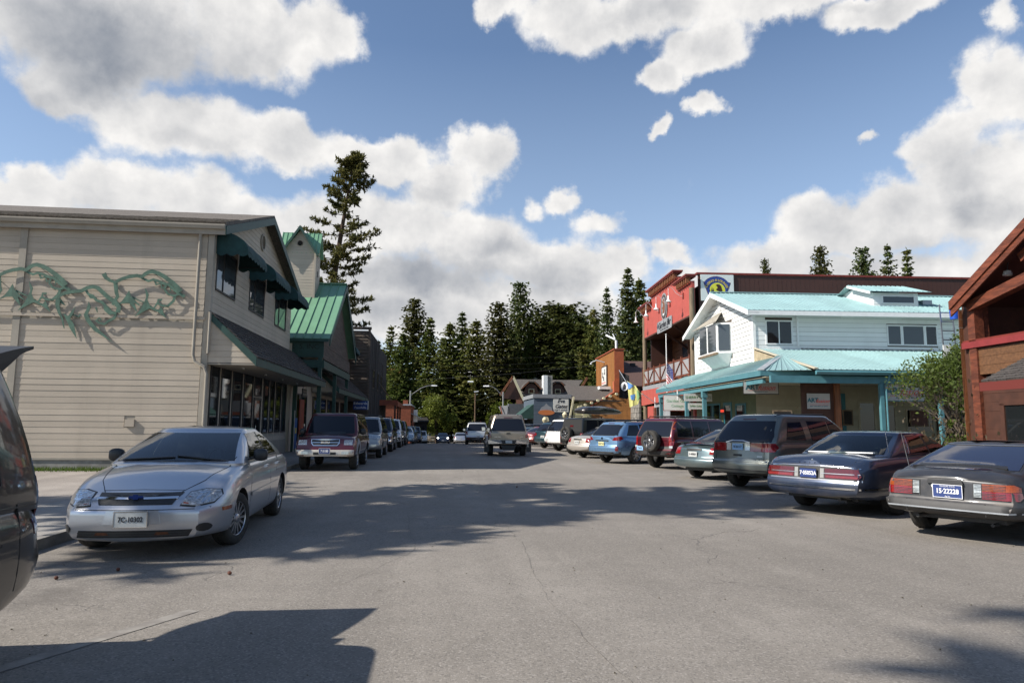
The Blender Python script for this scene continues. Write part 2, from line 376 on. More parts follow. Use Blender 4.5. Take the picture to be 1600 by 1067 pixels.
m_galv=M('galvanised_corrugated_metal',(.42,.44,.46),.42,.3,var=(3,.2))
m_chrome=M('chrome',(.75,.75,.76),.12,1.0)
m_alu=M('brushed_aluminium',(.55,.55,.56),.33,1.0,var=(6,.1))
m_rub=M('tyre_rubber',(.022,.021,.020),.85,var=(9,.3),col2=(.04,.036,.03))
m_blk=M('black_plastic',(.018,.018,.019),.45)
m_blkdust=M('dusty_black_plastic',(.045,.043,.042),.6,var=(4,.35))
m_head=M('headlamp_lens',(.62,.62,.62),.16,.35,coat=1,var=(34,.6))
m_lampoff=M('clear_lamp_lens',(.60,.62,.60),.12,.3,coat=1,var=(40,.3))
m_taill=M('red_lamp_lens',(.27,.008,.010),.12,.0,coat=1,var=(50,.4),spec=.7)
m_amber=M('amber_lamp_lens',(.33,.065,.010),.15,.0,coat=1,var=(40,.3))
m_taildk=M('dark_red_lamp_lens',(.11,.008,.010),.15,coat=1,var=(30,.3))
m_plate=M('white_plate',(.55,.56,.54),.4,var=(12,.15)); m_plateblue=M('blue_plate',(.030,.052,.17),.4); m_ink=M('black_ink',(.02,.02,.025),.6); m_inkw=M('white_ink',(.8,.8,.8),.5)
m_platel=M('pale_blue_plate',(.25,.42,.62),.4); m_plateyel=M('yellow_plate',(.62,.58,.30),.4)
m_wire=M('cable_black',(.02,.02,.02),.6)
m_pole=M('galvanised_pole',(.34,.33,.31),.45,.5,var=(3,.2)); m_woodpole=M('creosoted_pole',(.16,.10,.055),.85,var=(3,.4),stretch=(3,3,.3))
m_board=M('white_sign_board',(.66,.65,.60),.5,var=(3,.08)); m_inkteal=M('teal_ink',(.02,.13,.16),.6); m_inkred=M('red_ink',(.55,.03,.03),.6); m_inkgreen=M('green_ink',(.10,.22,.06),.6)
m_neon=M('red_script_letters',(.75,.06,.03),.5)
m_int=M('interior_grey_cloth',(.10,.10,.105),.9,var=(10,.2)); m_intb=M('interior_beige_cloth',(.26,.23,.19),.9,var=(10,.2))
m_carglass=glassy('car_window_glass',trans=.62); m_tint=glassy('tinted_car_glass',(.010,.012,.018)); m_tint.node_tree.nodes['Principled BSDF'].inputs['Specular IOR Level'].default_value=.38; 
m_bark=M('conifer_bark',(.085,.052,.032),.95,var=(6,.5),stretch=(3,3,.5),bump=(15,.8))
m_twig=M('bare_twig_bark',(.14,.11,.09),.9,var=(6,.3))

def foliage_mat(name,c1,c2,c3=None,rough=.6,trans=.42):
    mt=bpy.data.materials.new(name); mt.use_nodes=True; t=mt.node_tree; t.nodes.clear(); b=NB(t)
    o=b.n('ShaderNodeOutputMaterial'); p=b.n('ShaderNodeBsdfPrincipled'); p.inputs['Roughness'].default_value=rough; p.inputs['Specular IOR Level'].default_value=.3
    g=b.n('ShaderNodeNewGeometry'); oi=b.n('ShaderNodeObjectInfo'); tc=b.n('ShaderNodeTexCoord')
    ri=g.outputs['Random Per Island']
    c=b.mix(ri,(*c1,1),(*c2,1))
    c=b.mix(b.math('MULTIPLY',b.mr(b.noise(tc.outputs['Object'],.45,4,.6),.45,.7),.75),c,(*(c3 or c1),1))
    rv=b.mr(oi.outputs['Random'],0,1,.78,1.2,smooth=False)
    c=b.mix(1.0,c,b.comb(rv,b.math('ADD',b.math('MULTIPLY',rv,.6),.4),rv),mode='MULTIPLY')
    t.links.new(c,p.inputs['Base Color'])
    tr=b.n('ShaderNodeBsdfTranslucent'); t.links.new(c,tr.inputs[0])
    mx=b.n('ShaderNodeMixShader'); mx.inputs[0].default_value=trans; t.links.new(p.outputs[0],mx.inputs[1]); t.links.new(tr.outputs[0],mx.inputs[2])
    t.links.new(mx.outputs[0],o.inputs[0]); MATS[name]=mt; return mt
f_fir=foliage_mat('fir_needles',(.080,.112,.028),(.20,.225,.058),(.21,.19,.055))
f_fir2=foliage_mat('dark_fir_needles',(.058,.090,.030),(.145,.175,.055),(.15,.15,.05))
f_pine=foliage_mat('pine_needles',(.065,.074,.022),(.15,.14,.042),(.045,.06,.022))
f_yel=foliage_mat('fresh_yellow_green_leaves',(.11,.14,.020),(.17,.20,.03),(.07,.10,.015),trans=.4)
f_bush=foliage_mat('young_shrub_leaves',(.07,.10,.016),(.14,.17,.032),(.045,.07,.014),trans=.35)
f_brush=foliage_mat('dry_brush_leaves',(.075,.060,.035),(.13,.10,.06),(.05,.05,.02))
f_grass=foliage_mat('grass_blades',(.06,.11,.015),(.11,.15,.03),(.10,.09,.03))

def asphalt(name,base,light,cracks=True):
    mt=bpy.data.materials.new(name); mt.use_nodes=True; t=mt.node_tree; t.nodes.clear(); b=NB(t)
    o=b.n('ShaderNodeOutputMaterial'); p=b.n('ShaderNodeBsdfPrincipled'); t.links.new(p.outputs[0],o.inputs[0])
    tc=b.n('ShaderNodeTexCoord'); P=tc.outputs['Object']
    big=b.mr(b.noise(P,.22,5,.6),.35,.68); med=b.mr(b.noise(P,1.7,5,.65),.35,.7)
    Ps=b.vmath('MULTIPLY',P,(1.6,.10,1)).outputs[0]; lane=b.mr(b.noise(Ps,1.0,4,.5),.35,.7)
    c=b.mix(big,base,light); c=b.mix(b.math('MULTIPLY',med,.35),c,tuple(x*.78 for x in base)); c=b.mix(b.math('MULTIPLY',lane,.45),c,tuple(x*.76 for x in base))
    # aggregate speckle
    v=b.n('ShaderNodeTexVoronoi'); t.links.new(P,v.inputs['Vector']); v.inputs['Scale'].default_value=75
    sp=b.n('ShaderNodeSeparateColor'); t.links.new(v.outputs['Color'],sp.inputs[0])
    c=b.mix(b.math('MULTIPLY',b.mr(sp.outputs[0],.72,.95),.28),c,(.46,.42,.38)); c=b.mix(b.math('MULTIPLY',b.mr(sp.outputs[1],.78,.95),.35),c,(.045,.042,.04))
    hgt=b.noise(P,60,4,.7)
    if cracks:
        Pw=b.vmath('ADD',P,b.vmath('MULTIPLY',b.vmath('SUBTRACT',b.n('ShaderNodeTexNoise').outputs['Color'],(.5,.5,.5)).outputs[0],(1.3,1.3,0)).outputs[0]).outputs[0]
        w=[n for n in t.nodes if n.bl_idname=='ShaderNodeTexNoise'][-1]; t.links.new(P,w.inputs['Vector']); w.inputs['Scale'].default_value=1.1; w.inputs['Detail'].default_value=5
        v2=b.n('ShaderNodeTexVoronoi',feature='DISTANCE_TO_EDGE'); t.links.new(Pw,v2.inputs['Vector']); v2.inputs['Scale'].default_value=.26
        ck=b.mr(v2.outputs['Distance'],.0035,.0010); gate=b.mr(b.noise(P,.35,2,.5),.46,.60)
        ck=b.math('MULTIPLY',ck,gate)
        c=b.mix(b.math('MULTIPLY',ck,.35),c,(.05,.045,.04))
        # oil and tar stains
        st=b.mr(b.noise(P,.8,6,.7),.62,.76); c=b.mix(b.math('MULTIPLY',st,.45),c,(.06,.055,.05))
        sx=b.n('ShaderNodeSeparateXYZ'); t.links.new(P,sx.inputs[0])
        bay=b.math('MAXIMUM',b.mr(sx.outputs[0],6.4,8.4),b.mr(sx.outputs[0],-1.9,-3.2)); s2=b.mr(b.noise(P,1.3,6,.65),.48,.68)
        c=b.mix(b.math('MULTIPLY',b.math('MULTIPLY',bay,s2),.42),c,(.075,.066,.058))
        hgt=b.math('SUBTRACT',hgt,b.math('MULTIPLY',ck,1.0))
    t.links.new(c,p.inputs['Base Color']); p.inputs['Roughness'].default_value=.88; p.inputs['Specular IOR Level'].default_value=.35
    bp=b.n('ShaderNodeBump'); bp.inputs['Strength'].default_value=.55; bp.inputs['Distance'].default_value=.012; t.links.new(hgt,bp.inputs['Height']); t.links.new(bp.outputs[0],p.inputs['Normal'])
    MATS[name]=mt; return mt
m_asph=asphalt('worn_grey_asphalt',(.208,.186,.160),(.275,.247,.214))
m_gravel=asphalt('pale_gravel',(.24,.21,.185),(.36,.32,.28),False)
m_walk=asphalt('concrete_pavement',(.26,.245,.225),(.33,.31,.285),False)
m_soil=M('forest_soil',(.075,.06,.035),.95,var=(.4,.4),col2=(.05,.07,.02),bump=(6,.5))
m_lawn=M('bright_green_lawn',(.085,.16,.025),.95,var=(.4,.4),bump=(8,.6))  # bright grass green with patchy tone

# ------------------------------------------------------------ ground
def gz(y):
    if y<38: return 0.0
    t=min((y-38)/85,1.0); return -1.75*(t*t*(3-2*t))*1.0
def strip(name,mat,xl,xr,y0,y1,dz,n=60,kind='structure',parent=None,zf=None):
    mb=MB(); v=[];f=[]
    for i in range(n+1):
        y=y0+(y1-y0)*i/n
        for x in (xl(y) if callable(xl) else xl, xr(y) if callable(xr) else xr): v.append((x,y,(zf or gz)(y)+dz))
    for i in range(n): f.append((2*i,2*i+1,2*i+3,2*i+2))
    return mb.add(v,f).build(name,mat,parent,kind=kind,fix=False)
def curbL(y): return -4.55 if y>9 else -4.55+(9-y)*.02
def hill(x,y):
    """terrain beyond the street: rises to left and behind the far trees"""
    z=gz(y)-.03
    if y>82:
        k=min((y-82)/75,1.0)
        left=max(0,min((-x-9)/26,1)); right=max(0,min((x-24)/40,1))
        z+=k*(left*11+right*7)
    if y>150: z+=min((y-150)/90,1)*3.2
    z+=noise.noise(Vector((x*.05,y*.05,0)))*.5*min(max((abs(x)-22)/10,0),1)
    return z
mb=MB(); nx,ny=84,90; xs=[-700+1400*(i/nx) for i in range(nx+1)]; ys=[-60+900*(j/ny)**1.0 for j in range(ny+1)]
xs=sorted(set([round(math.copysign(abs(t)**1.9*700,t),3) for t in [(-1+2*i/nx) for i in range(nx+1)]])); ys=[-60+ (j/ny)**1.7*1000 for j in range(ny+1)]
for yy in ys:
    for xx in xs: mb.v.append((xx,yy,hill(xx,yy)))
k=len(xs)
for j in range(ny):
    for i in range(k-1): mb.f.append((j*k+i,j*k+i+1,(j+1)*k+i+1,(j+1)*k+i))
mb.build('ground',m_soil,None,smooth=60,kind='structure',fix=False)
strip('road',m_asph,lambda y:curbL(y) if y>-40 else -4.5,lambda y:12.4+.0594*(y-26) if y<62 else 10.5,-40,150,.0,90)
strip('gravel_lot',m_gravel,-40,lambda y:curbL(y)-1.9,-30,22.5,.075,30)
# left pavement with kerb, lot apron
def kerb(name,xf,w,y0,y1,h,n,parent=None):
    o=MB(); k=0
    y=y0
    while y<y1-.01:
        yy=min(y+n,y1); a,b=xf(y),xf(yy); za,zb=gz(y),gz(yy)
        MB().hexa([(a,y+.006,za-.1),(a+w,y+.006,za-.1),(b+w,yy-.006,zb-.1),(b,yy-.006,zb-.1)],[(a+.02,y+.006,za+h),(a+w-.02,y+.006,za+h),(b+w-.02,yy-.006,zb+h),(b+.02,yy-.006,zb+h)]).build('kerbstone',m_conc,parent)
        y=yy
pv=strip('pavement_left',m_walk,lambda y:curbL(y)-1.92,lambda y:curbL(y)-.15,-30,21.0,.11,20)
kerb('k',lambda y:curbL(y)-.16,.16,-6,40,.125,3.0,pv)
strip('pavement_left_shops',m_walk,-7.2,lambda y:curbL(y)-.15,21.01,60,.11,24)
kerbR=lambda y:12.0+.0594*(y-26)
pr=strip('pavement_right',m_walk,lambda y:kerbR(y)+.15,lambda y:kerbR(y)+6.5,-10,70,.12,30)
kerb('k',kerbR,.16,-8,60,.13,3.0,pr)
strip('verge',m_lawn,-6.5,13,150.2,175,.05,10,zf=lambda y:gz(150))
Xv=(1,0,0); Yv=(0,1,0); SN=(0,-1,0); EN=(1,0,0)
def roof_slab(mb,pts,th):
    """pts: 4 corners of the upper face, counter-clockwise seen from above"""
    p=[Vector(q) for q in pts]; n=(p[1]-p[0]).cross(p[3]-p[0]).normalized()
    if n.z<0: n=-n
    return mb.hexa([q-n*th for q in p],p)
def metal_roof(parent,mat,pts,nseam,name='roof_panel',th=.03,rib=.035,ribw=.03,ribs=True):
    """standing-seam sheets, each its own mesh; pts: eave0, eave1, ridge1, ridge0"""
    e0,e1,r1,r0=[Vector(q) for q in pts]; n=(e1-e0).cross(r0-e0).normalized()
    if n.z<0: n=-n
    for i in range(nseam):
        a=i/nseam; b=(i+1)/nseam
        p=[e0.lerp(e1,a),e0.lerp(e1,b),r0.lerp(r1,b),r0.lerp(r1,a)]
        mb=MB().hexa([q-n*th for q in p],p)
        if ribs:
            w=(e1-e0).normalized()*ribw
            q=[p[0]+n*.001,p[0]+w+n*.001,p[3]+w+n*.001,p[3]+n*.001]; mb.hexa(q,[x+n*rib for x in q])
        mb.build(name,mat,parent,fix=False)
def shake_roof(parent,e0,e1,r1,r0,mat,row=.17,shw=.16,seed=1,name='shake_course',jit=.012):
    """courses of split cedar shakes; each course one mesh of single shakes"""
    e0,e1,r1,r0=[Vector(q) for q in (e0,e1,r1,r0)]; n=(e1-e0).cross(r0-e0).normalized()
    if n.z<0: n=-n
    rg=random.Random(seed); L=(r0-e0).length; k=int(L/row)
    for j in range(k):
        t0=j/k; t1=min((j+1.25)/k,1.0); a0=e0.lerp(r0,t0); b0=e1.lerp(r1,t0); a1=e0.lerp(r0,t1); b1=e1.lerp(r1,t1)
        W_=(b0-a0).length; x=0; mb=MB()
        while x<W_:
            w=min(shw*rg.uniform(.6,1.5),W_-x); u0=x/W_; u1=(x+w-.008)/W_; h=rg.uniform(.022,.022+jit); dn=(e0-r0).normalized()*rg.uniform(-.02,.03)
            q=[a0.lerp(b0,u0)+dn,a0.lerp(b0,u1)+dn,a1.lerp(b1,u1),a1.lerp(b1,u0)]
            tp=[q[0]+n*(h+.02),q[1]+n*(h+.02),q[2]+n*.012,q[3]+n*.012]
            mb.hexa([p-n*.004 for p in q],tp); x+=w
        mb.build(name,mat,parent,fix=False)
def dome_awning(parent,y0,y1,z0,x0=0.02,out=.95,h=.62,val=.16):
    """quarter-round canvas awning with a scalloped valance on a wall facing +x"""
    prof=[(x0+out*math.sin(a),z0+h*math.cos(a)) for a in [i*math.pi/2/7 for i in range(8)]]
    ny=14; mb=MB(); v=[];f=[]
    for i in range(ny+1):
        y=y0+(y1-y0)*i/ny; sag=.012*math.sin(i*math.pi/ny*5)
        for (x,z) in prof: v.append((x+sag,y,z))
    for i in range(ny):
        for j in range(7): f.append((i*8+j,i*8+j+1,(i+1)*8+j+1,(i+1)*8+j))
    mb.add(v,f)
    for y in (y0,y1):
        n=len(prof); mb.add([(x0,y,z0)]+[(x,y,z) for x,z in prof],[(0,i,i+1) for i in range(1,n)])
    def scal(p,q,n):
        p=Vector(p);q=Vector(q); m=8
        for i in range(n):
            vv=[];
            for t in range(m+1):
                s=(i+t/m)/n; a=p.lerp(q,s); vv.append(a); vv.append(a-Vector((0,0,val*(.55+.45*math.sin(math.pi*t/m)))))
            mb.add(vv,[(2*t,2*t+1,2*t+3,2*t+2) for t in range(m)])
    scal((x0+out,y0,z0),(x0+out,y1,z0),7); scal((x0,y0,z0),(x0+out,y0,z0),3); scal((x0,y1,z0),(x0+out,y1,z0),3)
    o=mb.build('window_awning',m_canvas,parent,smooth=50)
    fr=MB(); fr.tube([(x0,y0+.03,z0),(x0+out-.02,y0+.03,z0),(x0+out-.02,y1-.03,z0),(x0,y1-.03,z0)],.012,6); fr.build('awning_frame',m_blk,o)
def round_vent(parent,c,r,N,mat,rim):
    """louvred round vent; N axis 'x' or 'y'"""
    mb=MB().lathe([(r,-.02),(r,.05),(r*.80,.05),(r*.80,.0)],axis='x' if N=='x' else 'y',n=28,c=c); o=mb.build('round_vent',rim,parent,smooth=30)
    l=MB(); k=7
    for i in range(k):
        z=-r*.7+1.4*r*i/(k-1); w=math.sqrt(max(r*r*.62-z*z,.0004))
        if N=='x': l.hexa([(c[0]+.0,c[1]-w,c[2]+z),(c[0],c[1]+w,c[2]+z),(c[0]+.03,c[1]+w,c[2]+z-.03),(c[0]+.03,c[1]-w,c[2]+z-.03)],[(c[0]+.0,c[1]-w,c[2]+z+.012),(c[0],c[1]+w,c[2]+z+.012),(c[0]+.03,c[1]+w,c[2]+z-.018),(c[0]+.03,c[1]-w,c[2]+z-.018)])
        else: l.hexa([(c[0]-w,c[1],c[2]+z),(c[0]+w,c[1],c[2]+z),(c[0]+w,c[1]-.03,c[2]+z-.03),(c[0]-w,c[1]-.03,c[2]+z-.03)],[(c[0]-w,c[1],c[2]+z+.012),(c[0]+w,c[1],c[2]+z+.012),(c[0]+w,c[1]-.03,c[2]+z-.018),(c[0]-w,c[1]-.03,c[2]+z-.018)])
    l.build('louvre',mat,o)

# ============================================================ beige shop building (left)
L1=thing('shop_building','beige clapboard two-storey shop building with three green awnings upstairs, at left','building',(-6.9,21.2,0))
B('foundation',m_conc,L1,-18,-.02,-.02,.6,-.3,.36)
B('base_trim',m_beigetrim,L1,-18,.0,-.05,.0,.36,.42)
tr=[(-5.48,-5.28),(-10.9,-10.7),(-16.3,-16.1)]
ops=[(a,b,.3,7.4) for a,b in tr]+[(-18.5,.5,4.50,4.60),(-2.2,-1.9,1.3,1.55)]
siding(L1,m_beige,[(-18,.42),(-.16,.42),(-.16,7.28),(-18,7.28)],ops,.175,(0,0,0),Xv,SN,seedv=3,backm=m_beigetrim,maxlen=4.2)
for a,b in tr: B('vertical_trim',m_beigetrim,L1,a,b,-.045,.0,.42,7.28)
B('ledge_trim',m_beige,L1,-18,-.1,-.075,-.046,4.51,4.60)
MB().hexa([(-.14,-.035,.3),(.03,-.035,.3),(.03,.14,.3),(-.14,.14,.3)],[(-.14,-.035,7.28),(.03,-.035,7.28),(.03,.14,7.28),(-.14,.14,7.28)]).build('corner_post',m_beigetrim,L1)
B('wall_plate',m_beige,L1,-2.16,-1.9,-.07,-.0,1.32,1.53)
# front
PF=[(0.16,.72),(11.2,.72),(11.2,7.38),(5.7,9.28),(0.16,7.33)]
wins=[(.35,2.4),(4.1,6.25),(8.05,10.15)]
panes=[px_ for px_ in []]
lowy=[(.42,1.28),(1.50,2.52),(2.74,3.86),(4.10,5.30)]; door1=(5.50,6.55); low2=[(6.85,7.75),(7.98,8.75),(8.98,9.95),(10.18,11.0)]
ops=[(a,b,5.50,6.95) for a,b in wins]+[(a-.05,b+.05,.3,3.3) for a,b in lowy]+[(door1[0]-.05,door1[1]+.05,0,3.3)]+[(a-.05,b+.05,1.0,3.3) for a,b in low2]+[(-1,12,3.28,4.6)]
siding(L1,m_beige,PF,ops,.175,(0,0,0),Yv,EN,seedv=5,backm=m_beigetrim)
for a,b in wins:
    f=window(L1,a,b,5.52,6.93,(0,0,0),Yv,EN,m_blkdust,m_glassblue,mull=1,fw=.06)
    B('mullion',m_blkdust,f,-.04,.03,a+(b-a)*.34,a+(b-a)*.34+.06,5.58,6.87)
    dome_awning(L1,a-.12,b+.22,6.72)
for a,b in lowy: window(L1,a,b,.35,3.24,(0,0,0),Yv,EN,m_blkdust,m_glass,fw=.05,name='shop_window')
for a,b in low2: window(L1,a,b,1.04,3.24,(0,0,0),Yv,EN,m_blkdust,m_glass,fw=.05,name='shop_window')
window(L1,door1[0],door1[1],2.45,3.24,(0,0,0),Yv,EN,m_blkdust,m_glass,fw=.05,name='transom')
d=window(L1,door1[0],door1[1],.13,2.4,(0,0,0),Yv,EN,m_blk,m_glass,fw=.10,name='door'); MB().tube([(.08,door1[0]+.16,1.0),(.08,door1[0]+.16,1.35)],.015).build('handle',m_alu,d)
B('stall_riser',m_beigetrim,L1,-.05,.035,.16,5.45,.12,.34); B('stall_riser',m_beigetrim,L1,-.05,.035,6.62,11.2,.12,.72)
round_vent(L1,(.02,5.55,8.38),.33,'x',m_dark,m_beigetrim)
# roof
RX0,RX1=-18.2,.38
mb=MB(); roof_slab(mb,[(RX0,-.17,7.50),(RX1,-.17,7.50),(RX1,5.7,9.52),(RX0,5.7,9.52)],.14); roof_slab(mb,[(RX0,5.7,9.52),(RX1,5.7,9.52),(RX1,11.75,7.44),(RX0,11.75,7.44)],.14)
rf=mb.build('roof',m_shingle,L1)
rg=random.Random(7)
for j in range(9):
    t=j/36.0; y=-.17+5.87*t; z=7.50+2.02*t; m2=MB(); x=RX0
    while x<RX1:
        w=min(rg.uniform(.25,.42),RX1-x); h=rg.uniform(.01,.022); m2.hexa([(x,y-.012,z),(x+w-.01,y-.012,z),(x+w-.01,y+.16,z+.055),(x,y+.16,z+.055)],[(x,y-.012,z+h+.012),(x+w-.01,y-.012,z+h+.012),(x+w-.01,y+.16,z+.06),(x,y+.16,z+.06)]); x+=w
    m2.build('shingle_course',m_shingle,rf,fix=False)
for sgn,(ya,za,yb,zb) in enumerate([(-.17,7.36,5.7,9.40),(11.75,7.30,5.7,9.40)]):
    MB().hexa([(RX1,ya,za-.24),(RX1+.035,ya,za-.24),(RX1+.035,yb,zb-.24),(RX1,yb,zb-.24)],[(RX1,ya,za+.03),(RX1+.035,ya,za+.03),(RX1+.035,yb,zb+.03),(RX1,yb,zb+.03)]).build('rake_board',m_green,L1)
B('fascia',m_beigetrim,L1,RX0,RX1,-.16,-.13,7.12,7.37)
g=MB().prism([(-.24,7.28),(-.16,7.28),(-.16,7.42),(-.27,7.42),(-.27,7.38)],'x',RX0,RX1); g.build('gutter',m_beigetrim,L1)
MB().tube([(-.36,-.12,7.3),(-.36,-.10,7.1),(-.36,-.10,3.45),(-.30,-.10,3.25),(-.02,-.12,3.1),(.06,-.10,2.9),(.06,-.10,.3)],.048,10).build('downspout',m_beigetrim,L1,smooth=True)
MB().tube([(.06,-.12,4.75),(.06,-.10,4.6),(.06,-.10,3.5)],.04,8).build('downspout',m_beigetrim,L1,smooth=True)
# shake pent roof over the pavement
def pent(parent,y0,y1,zt,zb,out,seed,x0=.03,endwall=True):
    shake_roof(parent,(x0+out,y0,zb),(x0+out,y1,zb),(x0,y1,zt),(x0,y0,zt),m_shake,seed=seed,name='shake_course')
    MB().hexa([(x0,y0,zt-.12),(x0+out-.03,y0,zb-.12),(x0+out-.03,y1,zb-.12),(x0,y1,zt-.12)],[(x0,y0,zt-.015),(x0+out,y0,zb-.015),(x0+out,y1,zb-.015),(x0,y1,zt-.015)]).build('pent_roof_deck',m_green,parent)
    B('fascia',m_green,parent,x0+out-.03,x0+out+.01,y0,y1,zb-.26,zb-.03)
    B('soffit',m_beigetrim,parent,x0,x0+out-.035,y0+.05,y1-.05,zb-.24,zb-.20)
    if endwall:
        siding(parent,m_beige,[(x0,zb-.18),(x0+out-.08,zb-.18),(x0,zt-.14)],[],.175,(0,y0+.06,0),Xv,SN,backm=m_beigetrim)
        MB().hexa([(x0-.02,y0-.02,zt-.22),(x0+out+.01,y0-.02,zb-.27),(x0+out+.01,y0+.02,zb-.27),(x0-.02,y0+.02,zt-.22)],[(x0-.02,y0-.02,zt+.0),(x0+out+.01,y0-.02,zb+.0),(x0+out+.01,y0+.02,zb+.0),(x0-.02,y0+.02,zt+.0)]).build('rake_board',m_green,parent)
pent(L1,-.05,12.9,4.78,3.42,1.42,11)
for y in (1.2,4.0,6.8,9.6): MB().lathe([(.001,0),(.05,0),(.05,.05)],axis='z',n=14,c=(.75,y,3.13)).build('soffit_lamp',m_lampoff,L1)
# display things behind the panes, glimpsed as red, white and orange shapes
def goods(x,y,z,name,label,mat,sx,sz):
    o=MB().lathe([(.001,0),(.16*sx,0),(.22*sx,.25*sz),(.12*sx,.6*sz),(.17*sx,1.0*sz),(.05*sx,1.3*sz),(.001,1.32*sz)],axis='z',n=14).build(name,mat,None,smooth=40); o.location=(x,y,z); tag(o,label,'shop display')
# hanging sign and blue pavement banner by the second door
s=thing('hanging_sign','small dark hanging shop sign under the shake roof by the blue banner','sign',(-6.15,32.6,2.85))
B('sign_board',m_blkdust,s,-.02,.02,-.55,.45,-.22,.16); text('lettering',s,'Main Street\nMERCANTILE',.15,m_beigetrim,(.024,-.05,-.03),(0,1,0),(0,0,1)); MB().tube([(0,-.4,.16),(0,-.4,.42)],.01,6).build('bracket',m_blk,s); MB().tube([(0,.3,.16),(0,.3,.42)],.01,6).build('bracket',m_blk,s)
bn=thing('banner','tall blue banner with a yellow patch standing at the shop doorway','banner',(-6.55,32.9,.12))
B('cloth',M('blue_banner_cloth',(.02,.10,.30),.7,var=(5,.3)),bn,-.01,.01,-.28,.28,.15,1.55); B('emblem',M('banner_yellow',(.5,.4,.08),.7),bn,.011,.016,-.15,.15,.85,1.1); B('pole',m_alu,bn,-.015,.015,-.31,-.285,0,1.9)

# ------------------------------------------------ steel bison on the wall
def ribbon(mb,pts,y,th=.012):
    """pts (x,z,width) -> flat cut-steel strip"""
    n=len(pts); L_=[];R_=[]
    for i,(x,z,w) in enumerate(pts):
        a=pts[max(i-1,0)]; b=pts[min(i+1,n-1)]; dx,dz=b[0]-a[0],b[1]-a[1]; l=math.hypot(dx,dz) or 1
        L_.append((x-dz/l*w/2,z+dx/l*w/2)); R_.append((x+dz/l*w/2,z-dx/l*w/2))
    for i in range(n-1):
        q=[L_[i],L_[i+1],R_[i+1],R_[i]]
        mb.hexa([(a,y,b) for a,b in q],[(a,y+th,b) for a,b in q])
def cv(x,z,ox,oz): return ((x-ox)/4.848*.0205,-(z-oz)/4.85*.0205)
def bison(label,ox,oz,X,Z,kind,tail=True):
    o=thing('bison_sculpture',label,'wall sculpture',(X,21.2-.115,Z),group='green cut-steel bison mounted on the beige wall'); k=0
    def S(name,pts,w0,w1=None):
        nonlocal k
        p=[(*cv(a,b,ox,oz),(w0+(w1-w0)*i/(len(pts)-1) if w1 else w0)) for i,(a,b) in enumerate(pts)]
        mb=MB(); ribbon(mb,[(a_,b_,w_*1.32) for a_,b_,w_ in p],.0+.0035*k); k+=1; return mb.build(name,m_greensteel,o)
    def Pg(name,pts):
        nonlocal k
        q=[cv(a,b,ox,oz) for a,b in pts]; y=.0035*k; k+=1
        MB().prism(q,'y',y,y+.012).build(name,m_greensteel,o)
    if kind==0:
        S('back',[(950,600),(975,585),(1000,572),(1040,558),(1090,548),(1125,556),(1145,535),(1165,522),(1190,515),(1230,526),(1275,550),(1330,590),(1370,625),(1392,655)],.07,.10)
        if tail: S('tail',[(868,540),(885,570),(915,590),(955,603)],.10,.05)
        S('rump',[(950,600),(957,640),(962,675),(972,702),(955,735),(942,762)],.09,.06)
        Pg('hind_legs',[(950,775),(1000,735),(1020,705),(1045,655),(1060,695),(1085,720),(1140,775),(1085,742),(1112,812),(1050,745),(1010,748)])
        Pg('forelegs',[(1148,632),(1178,680),(1172,720),(1192,762),(1250,790),(1268,768),(1306,847),(1250,806),(1190,780),(1145,808),(1093,842),(1130,788),(1150,740),(1162,700)])
        S('head',[(1120,562),(1170,585),(1200,572),(1235,582),(1275,600),(1310,608),(1345,640),(1385,668),(1420,690)],.05,.07)
        S('muzzle',[(1290,610),(1280,640),(1305,672),(1345,685),(1385,672)],.05)
        S('beard',[(1355,688),(1345,722),(1310,760),(1272,758),(1242,742),(1243,716),(1268,716)],.06,.045)
        S('mane',[(1210,578),(1222,608),(1252,598),(1262,632),(1288,618)],.05,.03)
        S('horn',[(1300,600),(1322,625),(1318,655)],.05,.02)
        S('belly_spike',[(1065,700),(1100,718),(1150,738)],.04,.02)
        S('belly_spike',[(1190,760),(1215,778),(1240,735)],.035,.04)
    else:
        S('back',[(548,742),(556,722),(590,702),(640,690),(700,682),(735,660),(770,650),(805,658),(840,690),(880,725),(925,755),(955,790),(950,830)],.07,.10)
        S('rump',[(548,740),(550,790),(566,840),(588,880),(606,948)],.10,.02)
        Pg('hind_legs',[(590,845),(625,862),(665,795),(658,840),(640,880),(668,920),(692,1018),(645,950),(610,880)])
        Pg('forelegs',[(752,755),(768,800),(752,845),(775,890),(815,935),(932,1040),(850,990),(800,960),(742,890),(725,850),(740,815)])
        S('head',[(725,675),(745,705),(775,715),(800,745),(840,760),(870,790),(905,830),(940,838)],.05,.07)
        S('muzzle',[(855,770),(862,810),(895,840),(935,835)],.05)
        S('beard',[(935,840),(925,870),(890,890),(865,912),(830,905),(810,890),(828,870),(842,885)],.06,.04)
        S('mane',[(745,700),(760,728),(795,730),(815,760)],.05,.03)
        S('horn',[(800,795),(812,830)],.05,.015)
        S('belly_spike',[(620,870),(655,850),(692,865),(700,845)],.03,.04)
        Pg('flank_spike',[(535,700),(600,790),(560,770)])
    for (bx_,bz_) in [(0,.0)]: pass
    for q in ([(1190,518),(960,640),(1300,760)] if kind==0 else [(770,652),(552,800),(930,840)]):
        a,b=cv(*q,ox,oz); MB().tube([(a,.01,b),(a,.115,b)],.012,6).build('stand_off',m_greensteel,o)
bison('rightmost green steel bison, its nose just short of the downspout',1190,515,-8.58,5.93,0)
bison('lowest green steel bison, its legs hanging across the ledge between the other two',770,650,-10.22,5.42,1)
bison('green steel bison left of the lowest one, its hump over the vertical trim',1190,515,-11.82,6.03,0,tail=False)
